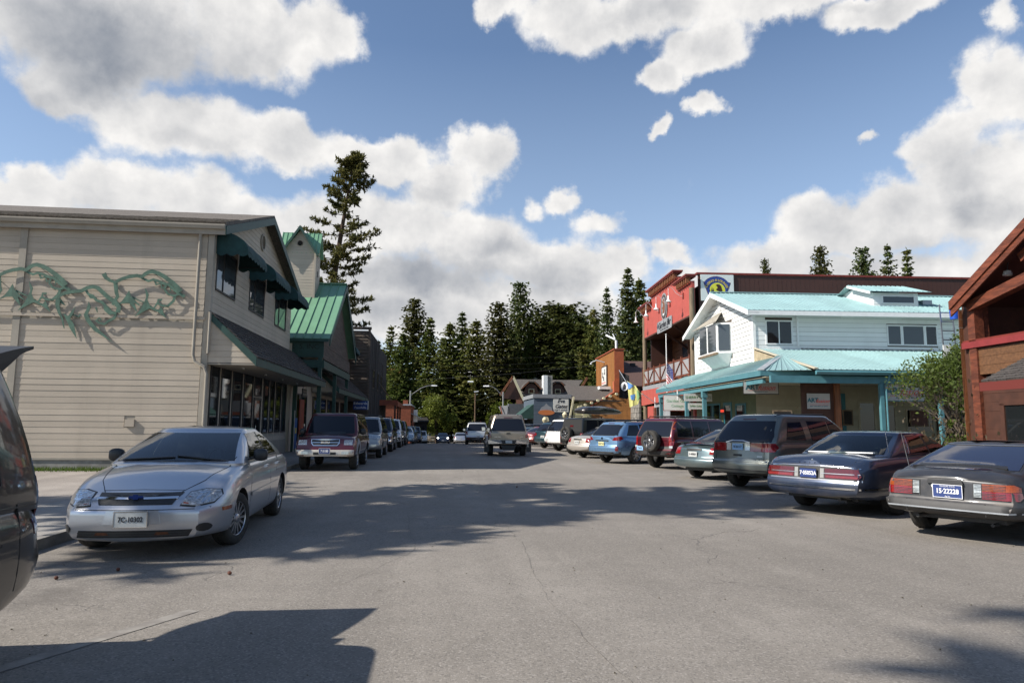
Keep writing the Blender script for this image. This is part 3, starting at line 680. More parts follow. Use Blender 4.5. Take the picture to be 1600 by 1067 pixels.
bison('green steel bison cut off by the left edge of the picture',1190,515,-15.1,5.9,0)

# ============================================================ green-roofed shop with tower
L2=thing('shop_building','shop building with bright green metal gable roof and a small square tower','building',(-6.9,33,0))
B('wall',m_beigetrim,L2,-12,-.02,10.1,20.4,0,7.2); B('wall',m_beige,L2,-12,-.02,.1,10.1,-.1,5.2)
metal_roof(L2,m_greenmetal,[(-9,0,5.44),(1.72,0,5.44),(1.72,5.2,9.1),(-9,5.2,9.1)],26,rib=.05)
metal_roof(L2,m_greenmetal,[(1.72,10.4,5.44),(-9,10.4,5.44),(-9,5.2,9.1),(1.72,5.2,9.1)],26,rib=.05)
MB().bar((-9,5.2,9.13),(1.74,5.2,9.13),.22,.06).build('ridge_cap',m_greenmetal,L2)
MB().prism([(.3,5.2),(10.1,5.2),(5.2,8.75)],'x',1.28,1.36).build('gable_wall',m_oldwood,L2)
for (a,b,c,d) in [(0,5.44,5.2,9.1),(10.4,5.44,5.2,9.1)]:
    MB().hexa([(1.72,a,b-.35),(1.77,a,b-.35),(1.77,c,d-.35),(1.72,c,d-.35)],[(1.72,a,b-.01),(1.77,a,b-.01),(1.77,c,d-.01),(1.72,c,d-.01)]).build('rake_board',m_green,L2)
B('gutter',m_green,L2,-5,1.7,-.12,-.01,5.28,5.40)
B('sign_band',m_green,L2,-3,1.45,.12,.2,4.55,5.3)
text('lettering',L2,'WESTERN STYLES, INC.',.34,m_dark,(-.45,.115,5.05),(1,0,0),(0,0,1))
B('beam',m_green,L2,-.5,1.5,.1,.28,4.05,4.42); B('beam',m_green,L2,1.25,1.45,.3,10.1,4.05,4.42); B('fascia_board',m_oldwood,L2,1.3,1.42,.3,10.1,4.5,5.15)
for (x,y) in ((1.3,.2),(.2,.2),(1.3,9.9),(1.3,5)): B('post',m_green,L2,x-.09,x+.09,y-.09,y+.09,.1,5.2)
# tower
B('tower_wall',m_beigetrim,L2,-1.42,.22,3.74,5.1,7.5,10.6)
siding(L2,m_beige,[(-1.45,7.9),(.25,7.9),(.25,10.55),(-.60,11.7),(-1.45,10.55)],[],.16,(0,3.72,0),Xv,SN,backm=m_beigetrim)
siding(L2,m_beige,[(3.72,8.3),(5.1,8.3),(5.1,11.5),(4.4,11.6),(3.72,10.55)],[],.16,(.235,0,0),Yv,EN)
B('corner_board',m_beige,L2,.16,.27,3.68,3.72,7.9,10.55); B('corner_board',m_beige,L2,-1.47,-1.37,3.68,3.72,7.9,10.55)
round_vent(L2,(-.60,3.70,11.0),.17,'y',m_dark,m_whitetrim); B('slit_window',m_dark,L2,.24,.262,4.3,4.45,9.3,9.6)
metal_roof(L2,m_greenmetal,[(-1.67,3.72,10.45),(.42,3.72,10.45),(.42,4.42,11.75),(-1.67,4.42,11.75)],9,rib=.03)
metal_roof(L2,m_greenmetal,[(.42,5.15,10.45),(-1.67,5.15,10.45),(-1.67,4.42,11.75),(.42,4.42,11.75)],9,rib=.03)
for s_ in (-1,1):
    x=-.60+s_*.98; mb=MB(); roof_slab(mb,[(x,3.5,10.40),(x,4.4,10.40),(-.60,4.4,11.9),(-.60,3.5,11.9)],.05); mb.build('tower_gable_roof',m_greenmetal,L2)
    MB().hexa([(x,3.46,10.22),(x,3.5,10.22),(-.60,3.5,11.72),(-.60,3.46,11.72)],[(x,3.46,10.42),(x,3.5,10.42),(-.60,3.5,11.92),(-.60,3.46,11.92)]).build('rake_board',m_green,L2)
# north wing
siding(L2,m_beige,[(10.2,3.2),(20.4,3.2),(20.4,7.2),(14.6,10.4),(10.2,7.6)],[(13.5,15.2,5.2,6.8),(17.2,18.9,5.2,6.8)],.30,(0,0,0),Yv,EN,backm=m_beigetrim)
siding(L2,m_beige,[(-6,3.2),(0,3.2),(0,7.2),(-6,7.2)],[],.30,(0,10.08,0),Xv,SN,backm=m_beigetrim)
for a,b in ((13.5,15.2),(17.2,18.9)): window(L2,a,b,5.2,6.8,(0,0,0),Yv,EN,m_blkdust,m_glassblue,mull=2); dome_awning(L2,a-.2,b+.2,6.6,out=1.0)
mb=MB(); roof_slab(mb,[(-12,9.8,7.0),(.5,9.8,7.0),(.5,14.6,10.65),(-12,14.6,10.65)],.15); roof_slab(mb,[(-12,14.6,10.65),(.5,14.6,10.65),(.5,21,6.9),(-12,21,6.9)],.15); mb.build('roof',m_shingle,L2)
MB().hexa([(.5,14.6,10.35),(.54,14.6,10.35),(.54,21,6.6),(.5,21,6.6)],[(.5,14.6,10.66),(.54,14.6,10.66),(.54,21,6.92),(.5,21,6.92)]).build('rake_board',m_green,L2)
pent(L2,5.5,22,4.7,3.35,1.45,21)
for i,(a,b) in enumerate([(.8,2.2),(2.6,4.2),(6,8),(8.6,10.4),(11.2,13),(14,16),(17,19)]): window(L2,a,b,.5,2.9,(0,0,0),Yv,EN,m_blkdust,m_glass,name='shop_window')
flg=MB().hexa([(0,0,0),(.02,.9,-.35),(.02,.75,-.75),(0,.1,-.55)],[(.012,0,0),(.032,.9,-.35),(.032,.75,-.75),(.012,.1,-.55)]).build('pennant',m_green,None); flg.location=(-5.9,34.3,3.25); tag(flg,'small green and dark red pennant hanging under the green-roofed porch','flag')
# orange display inside the porch shop window
o=MB().hexa([(0,0,0),(.05,0,0),(.05,1.1,0),(0,1.1,0)],[(0,.0,1.7),(.05,0,1.7),(.05,1.1,1.7),(0,1.1,1.7)]).build('wall_panel',M('orange_red_panel',(.30,.05,.02),.6,var=(2,.4)),None); o.location=(-6.75,34.5,.9); tag(o,'orange red display panel beside the shop window behind the burgundy car','display panel')
# blue sign over the pavement
s=thing('hanging_sign','blue hanging sign with white lettering at the end of the second shake roof','sign',(-5.55,50.5,2.72)); s.scale=(.68,1,.62)
B('sign_board',M('royal_blue_sign',(.012,.045,.20),.5),s,-.75,.75,-.04,.04,-.5,.5); B('edge_strip',m_whitetrim,s,.76,.82,-.05,.05,-.5,.5)
text('lettering',s,'Edwards',.42,m_inkw,(0,-.045,.22),(1,0,0),(0,0,1)); text('lettering',s,'Foothills',.36,m_inkw,(0,-.045,-.27),(1,0,0),(0,0,1))
MB().tube([(-.5,0,.5),(-.5,0,.85)],.015).build('hanger',m_blk,s); MB().tube([(.5,0,.5),(.5,0,.85)],.015).build('hanger',m_blk,s)

# ============================================================ dark timber building
L3=thing('timber_building','dark weathered building of horizontal log boards with a flat parapet, beyond the green roof','building',(-5.45,54.6,-.5))
B('wall',m_blackwood,L3,-9,-.05,.05,19,0,9.0)
siding(L3,m_oldwood,[(-7,.4),(-.12,.4),(-.12,9.2),(-7,9.2)],[],.26,(0,0,0),Xv,SN,name='log_board',th=.07,seedv=4)
B('corner_post',m_oldwood,L3,-.12,.06,-.08,.1,0,9.3); B('parapet_cap',m_oldwood,L3,-9,.12,-.14,.12,9.3,9.5)
rg=random.Random(2); y=.12
while y<19: w=rg.uniform(.25,.38); B('vertical_board',m_blackwood,L3,-.05,.0+rg.uniform(0,.03),y,y+w-.02,.1,9.2 if y<9 else 7.6 if y<14 else 6.2); y+=w
for a in (3,7,11): window(L3,a,a+1.4,4.8,6.4,(.04,0,0),Yv,EN,m_oldwood,m_glass,mull=2)
MB().bar((.1,8.5,5.6),(1.5,16,3.2),.06).build('brace',m_log,L3)
L3b=thing('covered_porch','low porch with a dark red metal edge beside the dark timber building','porch',(-5.3,66,-.9))
mb=MB(); roof_slab(mb,[(-3,-.5,4.55),(1.5,-.5,4.35),(1.5,9,4.35),(-3,9,4.75)],.1); mb.build('roof',m_rust,L3b); B('fascia',m_rust,L3b,-3,1.55,-.56,-.5,4.0,4.5); B('fascia',m_rust,L3b,1.5,1.56,-.5,9,3.95,4.38)
for (x,y) in ((1.3,-.3),(1.3,4.5),(1.3,8.6),(-1.4,-.3)): B('post',m_dkwood,L3b,x-.08,x+.08,y-.08,y+.08,0,4.3)
B('back_wall',m_blackwood,L3b,-3,-.4,9,9.3,0,4.3)
# brick building
m_brick=M('orange_red_brick',(.30,.085,.04),.85,var=(5,.35)); m_mortar=M('brick_mortar',(.25,.20,.16),.9)
L4=thing('brick_building','low orange brick building with a pale metal coping at the left beyond the parked cars','building',(-3.3,86,-1.3))
B('wall',m_mortar,L4,-8,-.03,.03,14,-.3,4.9)
mb=MB(); rg=random.Random(5)
for r in range(32):
    z=.1+r*.15; x=-4.6-(r%2)*.15
    while x<-.02:
        x1=min(x+.29,-.0); 
        if x1>x+.05: mb.box(x,x1,-.0-rg.uniform(0,.012),.028,z,z+.135)
        x+=.30
mb.build('brick',m_brick,L4,kind='stuff',fix=False)
mb=MB()
for r in range(32):
    z=.1+r*.15; y=.0
    while y<13.5:
        mb.box(-.028,rg.uniform(0,.012),y+(r%2)*.15,y+(r%2)*.15+.28,z,z+.135); y+=.30
mb.build('brick',m_brick,L4,kind='stuff',fix=False)
B('coping',m_galv,L4,-8.1,.12,-.12,14,4.92,5.08); window(L4,-3.3,-1.6,1.0,2.6,(0,-.015,0),Xv,SN,m_dkwood,m_glass,mull=2); window(L4,2,5,1.0,3,(.015,0,0),Yv,EN,m_dkwood,m_glass,mull=3)
MB().hexa([(0.0,.3,3.9),(1.3,.3,3.3),(1.3,6,3.3),(0,6,3.9)],[(0.0,.3,4.0),(1.3,.3,3.4),(1.3,6,3.4),(0,6,4.0)]).build('awning',m_grey,L4)
B('chimney',m_brick,L4,-1.0,-.4,.5,1.1,5.1,5.6)
s=thing('blade_sign','tall white blade sign projecting from the brick building','sign',(-2.75,86.8,1.6)); B('sign_board',m_board,s,-.22,.28,-.05,.05,0,1.5); B('bracket',m_blk,s,-.55,-.22,-.03,.03,.7,.76)
L5=thing('dark_kiosk','small dark roofed stall with a white notice at the end of the left row','kiosk',(-2.9,101,-1.6))
mb=MB(); roof_slab(mb,[(-1.7,-1.2,3.3),(1.7,-1.2,3.3),(1.4,1.2,3.9),(-1.4,1.2,3.9)],.12); mb.build('roof',m_blackwood,L5); B('wall',m_blackwood,L5,-1.4,1.4,-.8,1,0,3.3); B('notice',m_board,L5,-1.2,-.4,-.84,-.80,1.6,2.4); B('window_pane',m_glass,L5,0,1.1,-.83,-.80,1.4,2.5)
TH=R(3.4)
def RF(e,d,z=0.0): return (12.9+math.cos(TH)*e+math.sin(TH)*d, 26.2-math.sin(TH)*e+math.cos(TH)*d, z)
WN=(-1,0,0)
# ============================================================ white gallery building with aqua metal roofs
G=thing('gallery_building','white clapboard gallery building with aqua metal roofs and a wraparound porch on posts','building',RF(1.87,5.1),-TH)
# local frame: x east from the gable front, y north from the south wall
H1=8.85
siding(G,m_white,[(0,4.55),(H1,4.55),(H1,7.05),(H1/2,8.62),(0,7.05)],[(2.75,6.5,5.15,7.0)],.225,(0,0,0),Yv,WN,backm=m_oldwood,seedv=2,g=.03)
siding(G,m_white,[(0,4.0),(13.5,4.0),(13.5,7.05),(0,7.05)],[(.58,1.92,5.36,6.56),(6.6,9.15,5.40,6.42)],.225,(0,0,0),Xv,SN,backm=m_oldwood,seedv=9,maxlen=5,g=.012)
window(G,.58,1.92,5.36,6.56,(0,0,0),Xv,SN,m_whitetrim,m_glass,mull=2); window(G,6.6,7.35,5.40,6.42,(0,0,0),Xv,SN,m_whitetrim,m_glassblue); window(G,7.35,8.5,5.40,6.42,(0,0,0),Xv,SN,m_whitetrim,m_glassblue); window(G,8.5,9.15,5.40,6.42,(0,0,0),Xv,SN,m_whitetrim,m_glass)
B('corner_board',m_whitetrim,G,-.05,.09,-.05,.09,4.0,7.0); B('corner_board',m_whitetrim,G,-.05,.09,H1-.09,H1+.05,4.5,7.0)
MB().tube([(2.15,-.08,7.0),(2.15,-.06,6.8),(2.15,-.06,5.3)],.05,8).build('downspout',m_whitetrim,G,smooth=True)
B('stained_base_board',M('mossy_stained_board',(.42,.43,.40),.8,var=(5,.7),col2=(.14,.14,.12),stretch=(1,1,2)),G,2.3,8.8,-.032,-.02,5.02,5.22)
# oriel window on the gable front
bay=MB().prism([(-.75,3.05),(-.75,5.75),(-.02,6.5),(-.02,2.75)],'z',5.25,6.85).build('bay_window',m_whitetrim,G)
for (p,q) in (((-.76,3.1),(-.76,4.30)),((-.76,4.48),(-.76,5.7))): MB().box(-.775,-.765,p[1],q[1],5.38,6.75).build('pane',m_glassblue,bay)
for s_,(a,b) in enumerate((((-.75,3.05),(-.02,2.75)),((-.75,5.75),(-.02,6.5)))):
    A=Vector((*a,0)); Bq=Vector((*b,0)); n=Vector((0,-1 if s_==0 else 1,0)); p=A.lerp(Bq,.12)+n*.03; q=A.lerp(Bq,.85)+n*.03
    MB().hexa([p+Vector((0,0,5.38)),q+Vector((0,0,5.38)),q+n*.01+Vector((0,0,5.38)),p+n*.01+Vector((0,0,5.38))],[p+Vector((0,0,6.75)),q+Vector((0,0,6.75)),q+n*.01+Vector((0,0,6.75)),p+n*.01+Vector((0,0,6.75))]).build('pane',m_glassblue,bay)
MB().box(-.79,-.74,4.33,4.45,5.3,6.8).build('mullion',m_whitetrim,bay)
for i in range(7): # shake hood
    t=i/7; t2=(i+1.2)/7; z=6.85+.75*t; f=lambda u:(-.86*(1-u)-.03)
    MB().hexa([(f(t),2.65+1.7*t*.9,z),(f(t),6.6-1.7*t*.9,z),(f(t2),6.6-1.7*t2*.9,z+.13),(f(t2),2.65+1.7*t2*.9,z+.13)],[(f(t),2.65+1.7*t*.9,z+.03),(f(t),6.6-1.7*t*.9,z+.03),(f(t2),6.6-1.7*t2*.9,z+.14),(f(t2),2.65+1.7*t2*.9,z+.14)]).build('shake_course',M('pale_worn_shake',(.42,.38,.31),.85,var=(4,.45)),bay)
MB().hexa([(-.3,3.5,4.75),(-.3,5.5,4.75),(-.02,5.7,4.6),(-.02,3.3,4.6)],[(-.8,3.0,5.25),(-.8,5.8,5.25),(-.02,6.5,5.25),(-.02,2.75,5.25)]).build('bay_apron',m_whitetrim,bay); MB().box(-.84,-.70,2.95,5.85,5.16,5.28).build('sill',m_log,bay)
round_vent(G,(-.02,H1/2,7.95),.22,'x',m_whitetrim,m_whitetrim)
# main roof
ov=.55; zr=8.72; ze=7.02; sl_=(zr-ze)/(H1/2+ov)
def corr(parent,e0,e1,r1,r0,mat,n,name='roof_panel',th=.03):
    """ribbed metal sheets: flat pans with small upstanding ribs"""
    e0,e1,r1,r0=[Vector(q) for q in (e0,e1,r1,r0)]; nn=(e1-e0).cross(r0-e0).normalized()
    if nn.z<0: nn=-nn
    for i in range(n):
        mb=MB(); a=i/n; b=(i+1)/n; p=[e0.lerp(e1,a),e0.lerp(e1,b),r0.lerp(r1,b),r0.lerp(r1,a)]; mb.hexa([q-nn*.012 for q in p],p)
        for k in range(4):
            u=(i+(k+.15)/4)/n; w=(e1-e0).normalized()*.045
            c=e0.lerp(e1,u); d=r0.lerp(r1,u); mb.hexa([c,c+w,d+w,d],[c+nn*.028+w*.2,c+nn*.028+w*.8,d+nn*.028+w*.8,d+nn*.028+w*.2])
        mb.build(name,mat,parent,fix=False)
corr(G,(-ov,-.75,ze-.1),(14.0,-.75,ze-.1),(14.0,H1/2,zr),(-ov,H1/2,zr),m_aqua,15)
corr(G,(14.0,H1+.75,ze-.1),(-ov,H1+.75,ze-.1),(-ov,H1/2,zr),(14.0,H1/2,zr),m_aqua,15)
MB().bar((-ov,H1/2,zr+.03),(14,H1/2,zr+.03),.3,.05).build('ridge_cap',m_aqua,G)
for sgn in (0,1):
    a,b=((-.75,ze-.1) if sgn==0 else (H1+.75,ze-.1)); 
    MB().hexa([(-ov-.02,a,b-.24),(-ov+.02,a,b-.24),(-ov+.02,H1/2,zr-.24),(-ov-.02,H1/2,zr-.24)],[(-ov-.02,a,b-.01),(-ov+.02,a,b-.01),(-ov+.02,H1/2,zr-.01),(-ov-.02,H1/2,zr-.01)]).build('rake_board',m_whitetrim,G)
    MB().hexa([(-ov,a,b-.14),(0,a,b-.14),(0,H1/2,zr-.14),(-ov,H1/2,zr-.14)],[(-ov,a,b-.10),(0,a,b-.10),(0,H1/2,zr-.10),(-ov,H1/2,zr-.10)]).build('soffit',m_whitetrim,G)
B('soffit',m_whitetrim,G,0,13.8,-.70,-.02,ze-.22,ze-.18); B('fascia',m_whitetrim,G,-ov+.03,14,-.75,-.71,ze-.33,ze-.12)
# roof cupola dormer
dx0,dx1,dy0,dy1=6.65,8.95,1.0,3.2
D=MB().prism([(dx0-0.02,7.3),(dx0-.02,8.0),(dx1,8.0),(dx1,7.3)],'y',dy0,dy1).build('roof_dormer',m_whitetrim,G)
siding(D,m_white,[(dx0,7.5),(dx1,7.5),(dx1,8.2),(dx0,8.2)],[(7.05,8.75,7.62,8.05)],.12,(0,dy0,0),Xv,SN,backm=m_whitetrim); siding(D,m_white,[(dy0,7.5),(4.4,8.55),(2.7,8.75),(dy0,8.2)],[],.12,(dx0,0,0),Yv,WN,backm=m_whitetrim)
window(G,7.05,8.75,7.64,8.06,(0,dy0-.03,0),Xv,SN,m_whitetrim,m_glassblue,fw=.05)
corr(G,(6.3,.7,8.22),(9.5,.7,8.22),(9.5,2.8,8.92),(6.3,2.8,8.92),m_aqua,3); corr(G,(9.5,4.9,8.22),(6.3,4.9,8.22),(6.3,2.8,8.92),(9.5,2.8,8.92),m_aqua,3)
MB().hexa([(6.28,.7,8.08),(6.32,.7,8.08),(6.32,2.8,8.78),(6.28,2.8,8.78)],[(6.28,.7,8.2),(6.32,.7,8.2),(6.32,2.8,8.9),(6.28,2.8,8.9)]).build('rake_board',m_whitetrim,G)
B('roof_vent',m_galv,G,9.6,10.1,1.6,2.0,7.7,7.98)
cx=12.3; ac=B('rooftop_unit',m_whitetrim,G,cx,cx+1.0,1.2,2.0,7.45,8.55); MB().lathe([(.36,0),(.36,-.05),(.30,-.05),(.30,-.01)],axis='y',n=20,c=(cx+.62,1.19,8.0)).build('fan_grille',m_galv,ac)
# porch: posts line at x=-1.87 / y=-5.1 ; eave z 3.7
PX,PY,PZ=-1.87,-5.1,3.70
sS=(5.12-PZ)/4.27; 
corr(G,(.02,-5.93,PZ),(13.0,-5.93,PZ),(13.0,-.02,5.14),(.02,-.02,5.14),m_aqua,14)
corr(G,(PX,H1+2.3,PZ+.02),(PX,PY,PZ+.02),(-.02,PY+2.0,4.52),(-.02,H1+2.3,4.52),m_aqua,14)
corr(G,(PX,PY,PZ),(.0,-5.6,PZ),(-.0,-3.2,4.5),(-.3,-3.1,4.5),m_aqua,2,name='hip_panel')
MB().bar((PX,PY,PZ+.03),(-.1,PY+2.05,4.52),.28,.04).build('hip_cap',m_galv,G)
MB().bar((.02,-5.93,PZ+.04),(.02,-.02,5.18),.16,.05).build('rake_cap',M('tan_flashing',(.50,.44,.33),.6),G)
MB().prism([(-5.5,3.75),(-.02,4.45),(-.02,5.08),],'x',-.03,0.01).build('plywood_infill',M('bare_plywood',(.45,.36,.23),.8,var=(4,.35)),G)
for (a,b,c,d) in ((PX-.03,PX+.02,PY,H1+2.3),):
    B('fascia',m_aquatrim,G,a,b,c,d,PZ-.22,PZ-.0); B('beam',m_aquatrim,G,a+.14,b+.22,c+.1,d,PZ-.50,PZ-.30)
B('fascia',m_aquatrim,G,PX-.03,13,-5.16 ,-5.11,PZ-.22,PZ-.02); 
MB().prism([(-5.98,3.66),(-5.86,3.66),(-5.86,3.50),(-5.94,3.50),(-6.02,3.6)],'x',.0,13).build('gutter',m_aquatrim,G); B('beam',m_aquatrim,G,PX+.15,13,-5.72,-5.55,PZ-.52,PZ-.24)
B('soffit',m_cream,G,PX+.05,13,-5.5,-.1,PZ-.30,PZ-.27); B('soffit',m_cream,G,PX+.05,-.1,-.1,H1+2.2,PZ-.30,PZ-.27)
for y in (H1+2.0,H1-3.3,H1-6.3): B('porch_post',m_aquatrim,G,PX+.14,PX+.32,y-.09,y+.09,.1,3.3); B('post_collar',m_aquatrim,G,PX+.10,PX+.36,y-.13,y+.13,2.9,3.25)
for x in (2.75,5.15,9.5): B('porch_post',m_aquatrim,G,x-.075,x+.075,-5.72,-5.57,.1,3.25)
MB().tube([(2.95,-5.95,3.5),(2.95,-5.85,3.3),(2.88,-5.78,3.1),(2.88,-5.78,.3)],.035,8).build('downspout',m_aquatrim,G,smooth=True)
B('deck',m_conc,G,PX,13,-5.7,-.05,.0,.17); B('deck',m_conc,G,PX,-.05,0,H1+2.2,.0,.17)
# ground floor walls
siding(G,m_cream,[(0,.2),(13,.2),(13,3.4),(0,3.4)],[(2.55,4.35,.2,3.05),(4.95,5.85,1.0,2.7),(6.05,6.85,.2,2.6),(7.3,8.7,1.2,2.4)],.2,(0,0,0),Xv,SN,backm=m_cream,seedv=6)
siding(G,m_sage,[(0,.2),(H1,.2),(H1,3.4),(0,3.4)],[(1.2,2.6,.5,2.6),(3.1,4.3,.2,2.7),(4.8,7.2,.7,2.7)],.2,(0,0,0),Yv,WN,backm=m_sage,seedv=8)
for a,b,c,d,mu in ((1.2,2.6,.5,2.6,1),(4.8,7.2,.7,2.7,2)): window(G,a,b,c,d,(0,0,0),Yv,WN,m_teal,m_glass,mull=mu,fw=.1)
window(G,3.1,4.3,.2,2.7,(0,0,0),Yv,WN,m_teal,m_glass,fw=.16,name='door')
window(G,2.55,4.35,.2,3.05,(0,0,0),Xv,SN,m_teal,m_glass,fw=.18,mull=1,name='door'); window(G,4.95,5.85,1.0,2.7,(0,0,0),Xv,SN,m_cream,m_glass,fw=.1); window(G,6.05,6.85,.2,2.6,(0,0,0),Xv,SN,m_cream,m_glass,fw=.1,name='door'); window(G,7.3,8.7,1.2,2.4,(0,0,0),Xv,SN,m_cream,m_glass,fw=.08)
B('porch_shade_panel',m_blackwood,G,8.8,13,-.06,-.035,.2,3.4)  # dark sheet added over the cream wall to stand for porch shade
# brown timber screen wall and post with the sign
B('timber_screen',m_dkwood,G,-.05,1.28,-4.75,-4.65,.2,3.38); B('timber_post',m_wood,G,1.28,1.52,-4.85,-4.6,.2,3.4)
for (x,) in ((3.6,),(7.2,)): MB().lathe([(.001,0),(.06,0),(.06,.05)],axis='z',n=12,c=(x,-4.9,3.36)).build('soffit_lamp',m_lampoff,G)
# signs
def artsign(label,loc,rz,w,h,frm,style,grp='gallery signs with teal capitals and red script'):
    s=thing('shop_sign',label,'sign',loc,rz,grp)
    B('sign_board',M('shade_toned_sign_board',(.46,.45,.42),.55,var=(3,.1)),s,-w/2,w/2,0,.03,-h/2,h/2)  # board white darkened in its colour to stand for porch shade
    if frm: B('frame_edge',frm,s,-w/2-.03,w/2+.03,.005,.028,-h/2-.03,h/2+.03)
    text('lettering',s,'ART',min(h*.62,w*.25),m_inkteal,(-w*.25,-.004,h*.05),(1,0,0),(0,0,1),bold=.008,sx=1.0)
    text('script',s,'fusion',min(h*.60,w*.24),m_neon if style else m_inkred,(w*.15,-.007,h*.0),(1,0,0),(0,0,1),shear=.5,sx=1.05)
    B('rule_line',m_inkred,s,-w*.38,w*.45,-.004,.0,-h*.24,-h*.22); text('lettering',s,'ART  GALLERY  &  GIFTS',h*.11,m_inkteal,(0,-.004,-h*.34),(1,0,0),(0,0,1))
    return s
artsign('ART fusion board hanging from the porch beam beside the shrub, its right half behind leaves',RF(1.87+3.75,5.1-5.6,2.86),-TH,1.62,.66,m_aquatrim,0)
s=artsign('ART fusion board with bright red script on the brown timber screen',RF(1.87+.62,5.1-4.80,2.5),-TH,.95,.62,None,1)
s=artsign('dim ART fusion board under the porch corner, behind the aqua fascia',RF(.75,5.1-3.3,3.1),-TH+.0,1.5,.5,m_blk,0)
s=thing('shop_sign','faded board reading SHERRYS GIFTS with a small plaque beneath, deep under the porch','sign',RF(.35,9.0,2.95),-TH+R(0))
B('sign_board',m_board,s,-.75,.75,0,.03,-.2,.2); text('lettering',s,"SHERRY'S GIFTS",.2,m_inkgreen,(0,-.004,0),(1,0,0),(0,0,1)); B('small_plaque',m_board,s,-.55,.35,0,.03,-.62,-.3); text('lettering',s,'OPEN DAILY',.13,m_inkgreen,(-.1,-.004,-.46),(1,0,0),(0,0,1))
s=thing('shop_sign','white board with pale green lettering, hanging at the porch far end','sign',RF(.15,12.2,2.75),-TH)
B('sign_board',M('bright_white_board',(.80,.78,.72),.5),s,-.78,.78,0,.04,-.42,.42); text('lettering',s,'Garden Gate',.24,M('pale_green_ink',(.36,.55,.36),.6),(0,-.004,.12),(1,0,0),(0,0,1)); text('lettering',s,'Cottage',.22,M('pale_green_ink',(.36,.55,.36),.6),(0,-.004,-.16),(1,0,0),(0,0,1))
B('rim',m_red,s,-.81,.81,.006,.034,-.45,.45)
s=thing('neon_sign','small red lit-up sign in the teal-framed window under the porch','sign',RF(1.84,9.5,2.25),-TH); B('panel',m_blk,s,-.03,0,-.28,.28,-.2,.2); text('lettering',s,'OPEN',.2,M('red_neon',(.8,.05,.03),.5,emit=((1,.08,.04),.9)),(-.035,0,0),(0,-1,0),(0,0,1))
for i,(x,w,h,lab) in enumerate(((5.4-1.0,.5,.75,'framed picture left of the wooden door under the porch'),(7.9,.9,.8,'wide reddish framed picture under the porch behind the shrub'),(-.9,.8,.45,'dark framed notice left of the brown timber screen'))):
    s=thing('framed_picture',lab,'picture',RF(1.87+x,5.1-.06 if i<2 else 5.1-4.75,1.9),-TH); B('frame',m_log,s,-w/2,w/2,-.05,-.02,-h/2,h/2); B('print',m_blackwood if i!=1 else M('dim_red_print',(.12,.03,.02),.6,var=(4,.4)),s,-w/2+.06,w/2-.06,-.056,-.05,-h/2+.06,h/2-.06)
for i,(d_,z_) in enumerate(((11.6,3.2),(16.6,2.9))):
    s=thing('flag_pole','thin white flag pole slanting from the %s aqua porch post'%('third' if i==0 else 'farthest'),'flag pole',RF(.0,d_,z_)); MB().tube([(0,0,0),(-.95,-.3,.55)],.022,8).build('shaft',m_whitetrim,s); MB().tube([(0,0,-.3),(0,0,.35)],.03,8).build('bracket',m_whitetrim,s)

# ============================================================ red false-front building
RB=thing('false_front_building','tall red false-front saloon building with a stepped cornice, balcony and long brown side wall','building',RF(2.0,15.0),-TH)
B('side_wall',m_brown,RB,.55,24,.05,.3,0,11.0); B('back_wall',m_brown,RB,.55,24,12.3,12.5,0,11.0); B('parapet_cap',m_redtrim,RB,.4,24.1,-.02,.38,11.0,11.12)
for i in range(24): # ribbed cladding
    pass
mb=MB(); x=.8
while x<24: mb.box(x,x+.02,.042,.05,4,11.0); x+=.30
mb.build('cladding_rib',m_brown,RB,kind='stuff')
B('roof_deck',m_rfgrey,RB,.55,24,.3,12.3,10.2,10.3)
# facade board: stepped
fac=[(-.1,8.43),(12.6,8.43),(12.6,10.55),(9.9,10.55),(9.9,11.45),(2.7,11.45),(2.7,10.55),(-.1,10.55)]
MB().prism(fac,'x',0,.22).build('facade',m_red,RB)
B('fascia_underside',m_dkwood,RB,.0,2.2,-.1,12.6,8.33,8.43)
def cornice(y0,y1,z):
    o=MB(); o.box(-.42,.3,y0-.25,y1+.25,z+.30,z+.40); o.box(-.36,.26,y0-.18,y1+.18,z+.22,z+.30); c=o.build('cornice',m_redtrim,RB); y=y0+.05
    while y<y1-.1: MB().box(-.30,-.0,y,y+.14,z-.12,z+.22).build('bracket',m_wood,c); y+=.42
    MB().box(-.10,.0,y0-.05,y1+.05,z-.16,z-.05).build('moulding',m_redtrim,c)
cornice(9.95,12.55,10.55); cornice(2.8,9.8,11.45); cornice(-.05,2.6,10.55)
for y in (.0,12.4): MB().tube([(.05,y,0),(.05,y,10.1)],[.2,.17],12).build('log_post',m_log,RB,smooth=True)
# goose-neck lamps
for i,y in enumerate((1.6,4.7,7.6,10.9)):
    l=thing('gooseneck_lamp','white goose-neck lamp on the red front, %s'%['nearest to the log post','second from the log post, above the oval emblem','third from the log post, beyond the oval emblem','farthest, at the left end'][i],'lamp',RF(2.0,15.0+y,9.9),-TH,'white goose-neck lamps on the red front')
    B('wall_plate',m_redtrim,l,-.06,0,-.12,.12,-.18,.18); MB().tube([(0,0,0),(-.2,0,-.03),(-.5,0,.18),(-.75,0,.52),(-.92,0,.58),(-1.0,0,.44),(-1.0,0,-.02)],.016,8).build('arm',m_whitetrim,l,smooth=True)
    MB().lathe([(.04,.0),(.055,-.05),(.05,-.22),(.12,-.34),(.21,-.42),(.20,-.42),(.09,-.33)],axis='z',n=20,c=(-1.0,0,0)).build('shade',m_whitetrim,l,smooth=40)
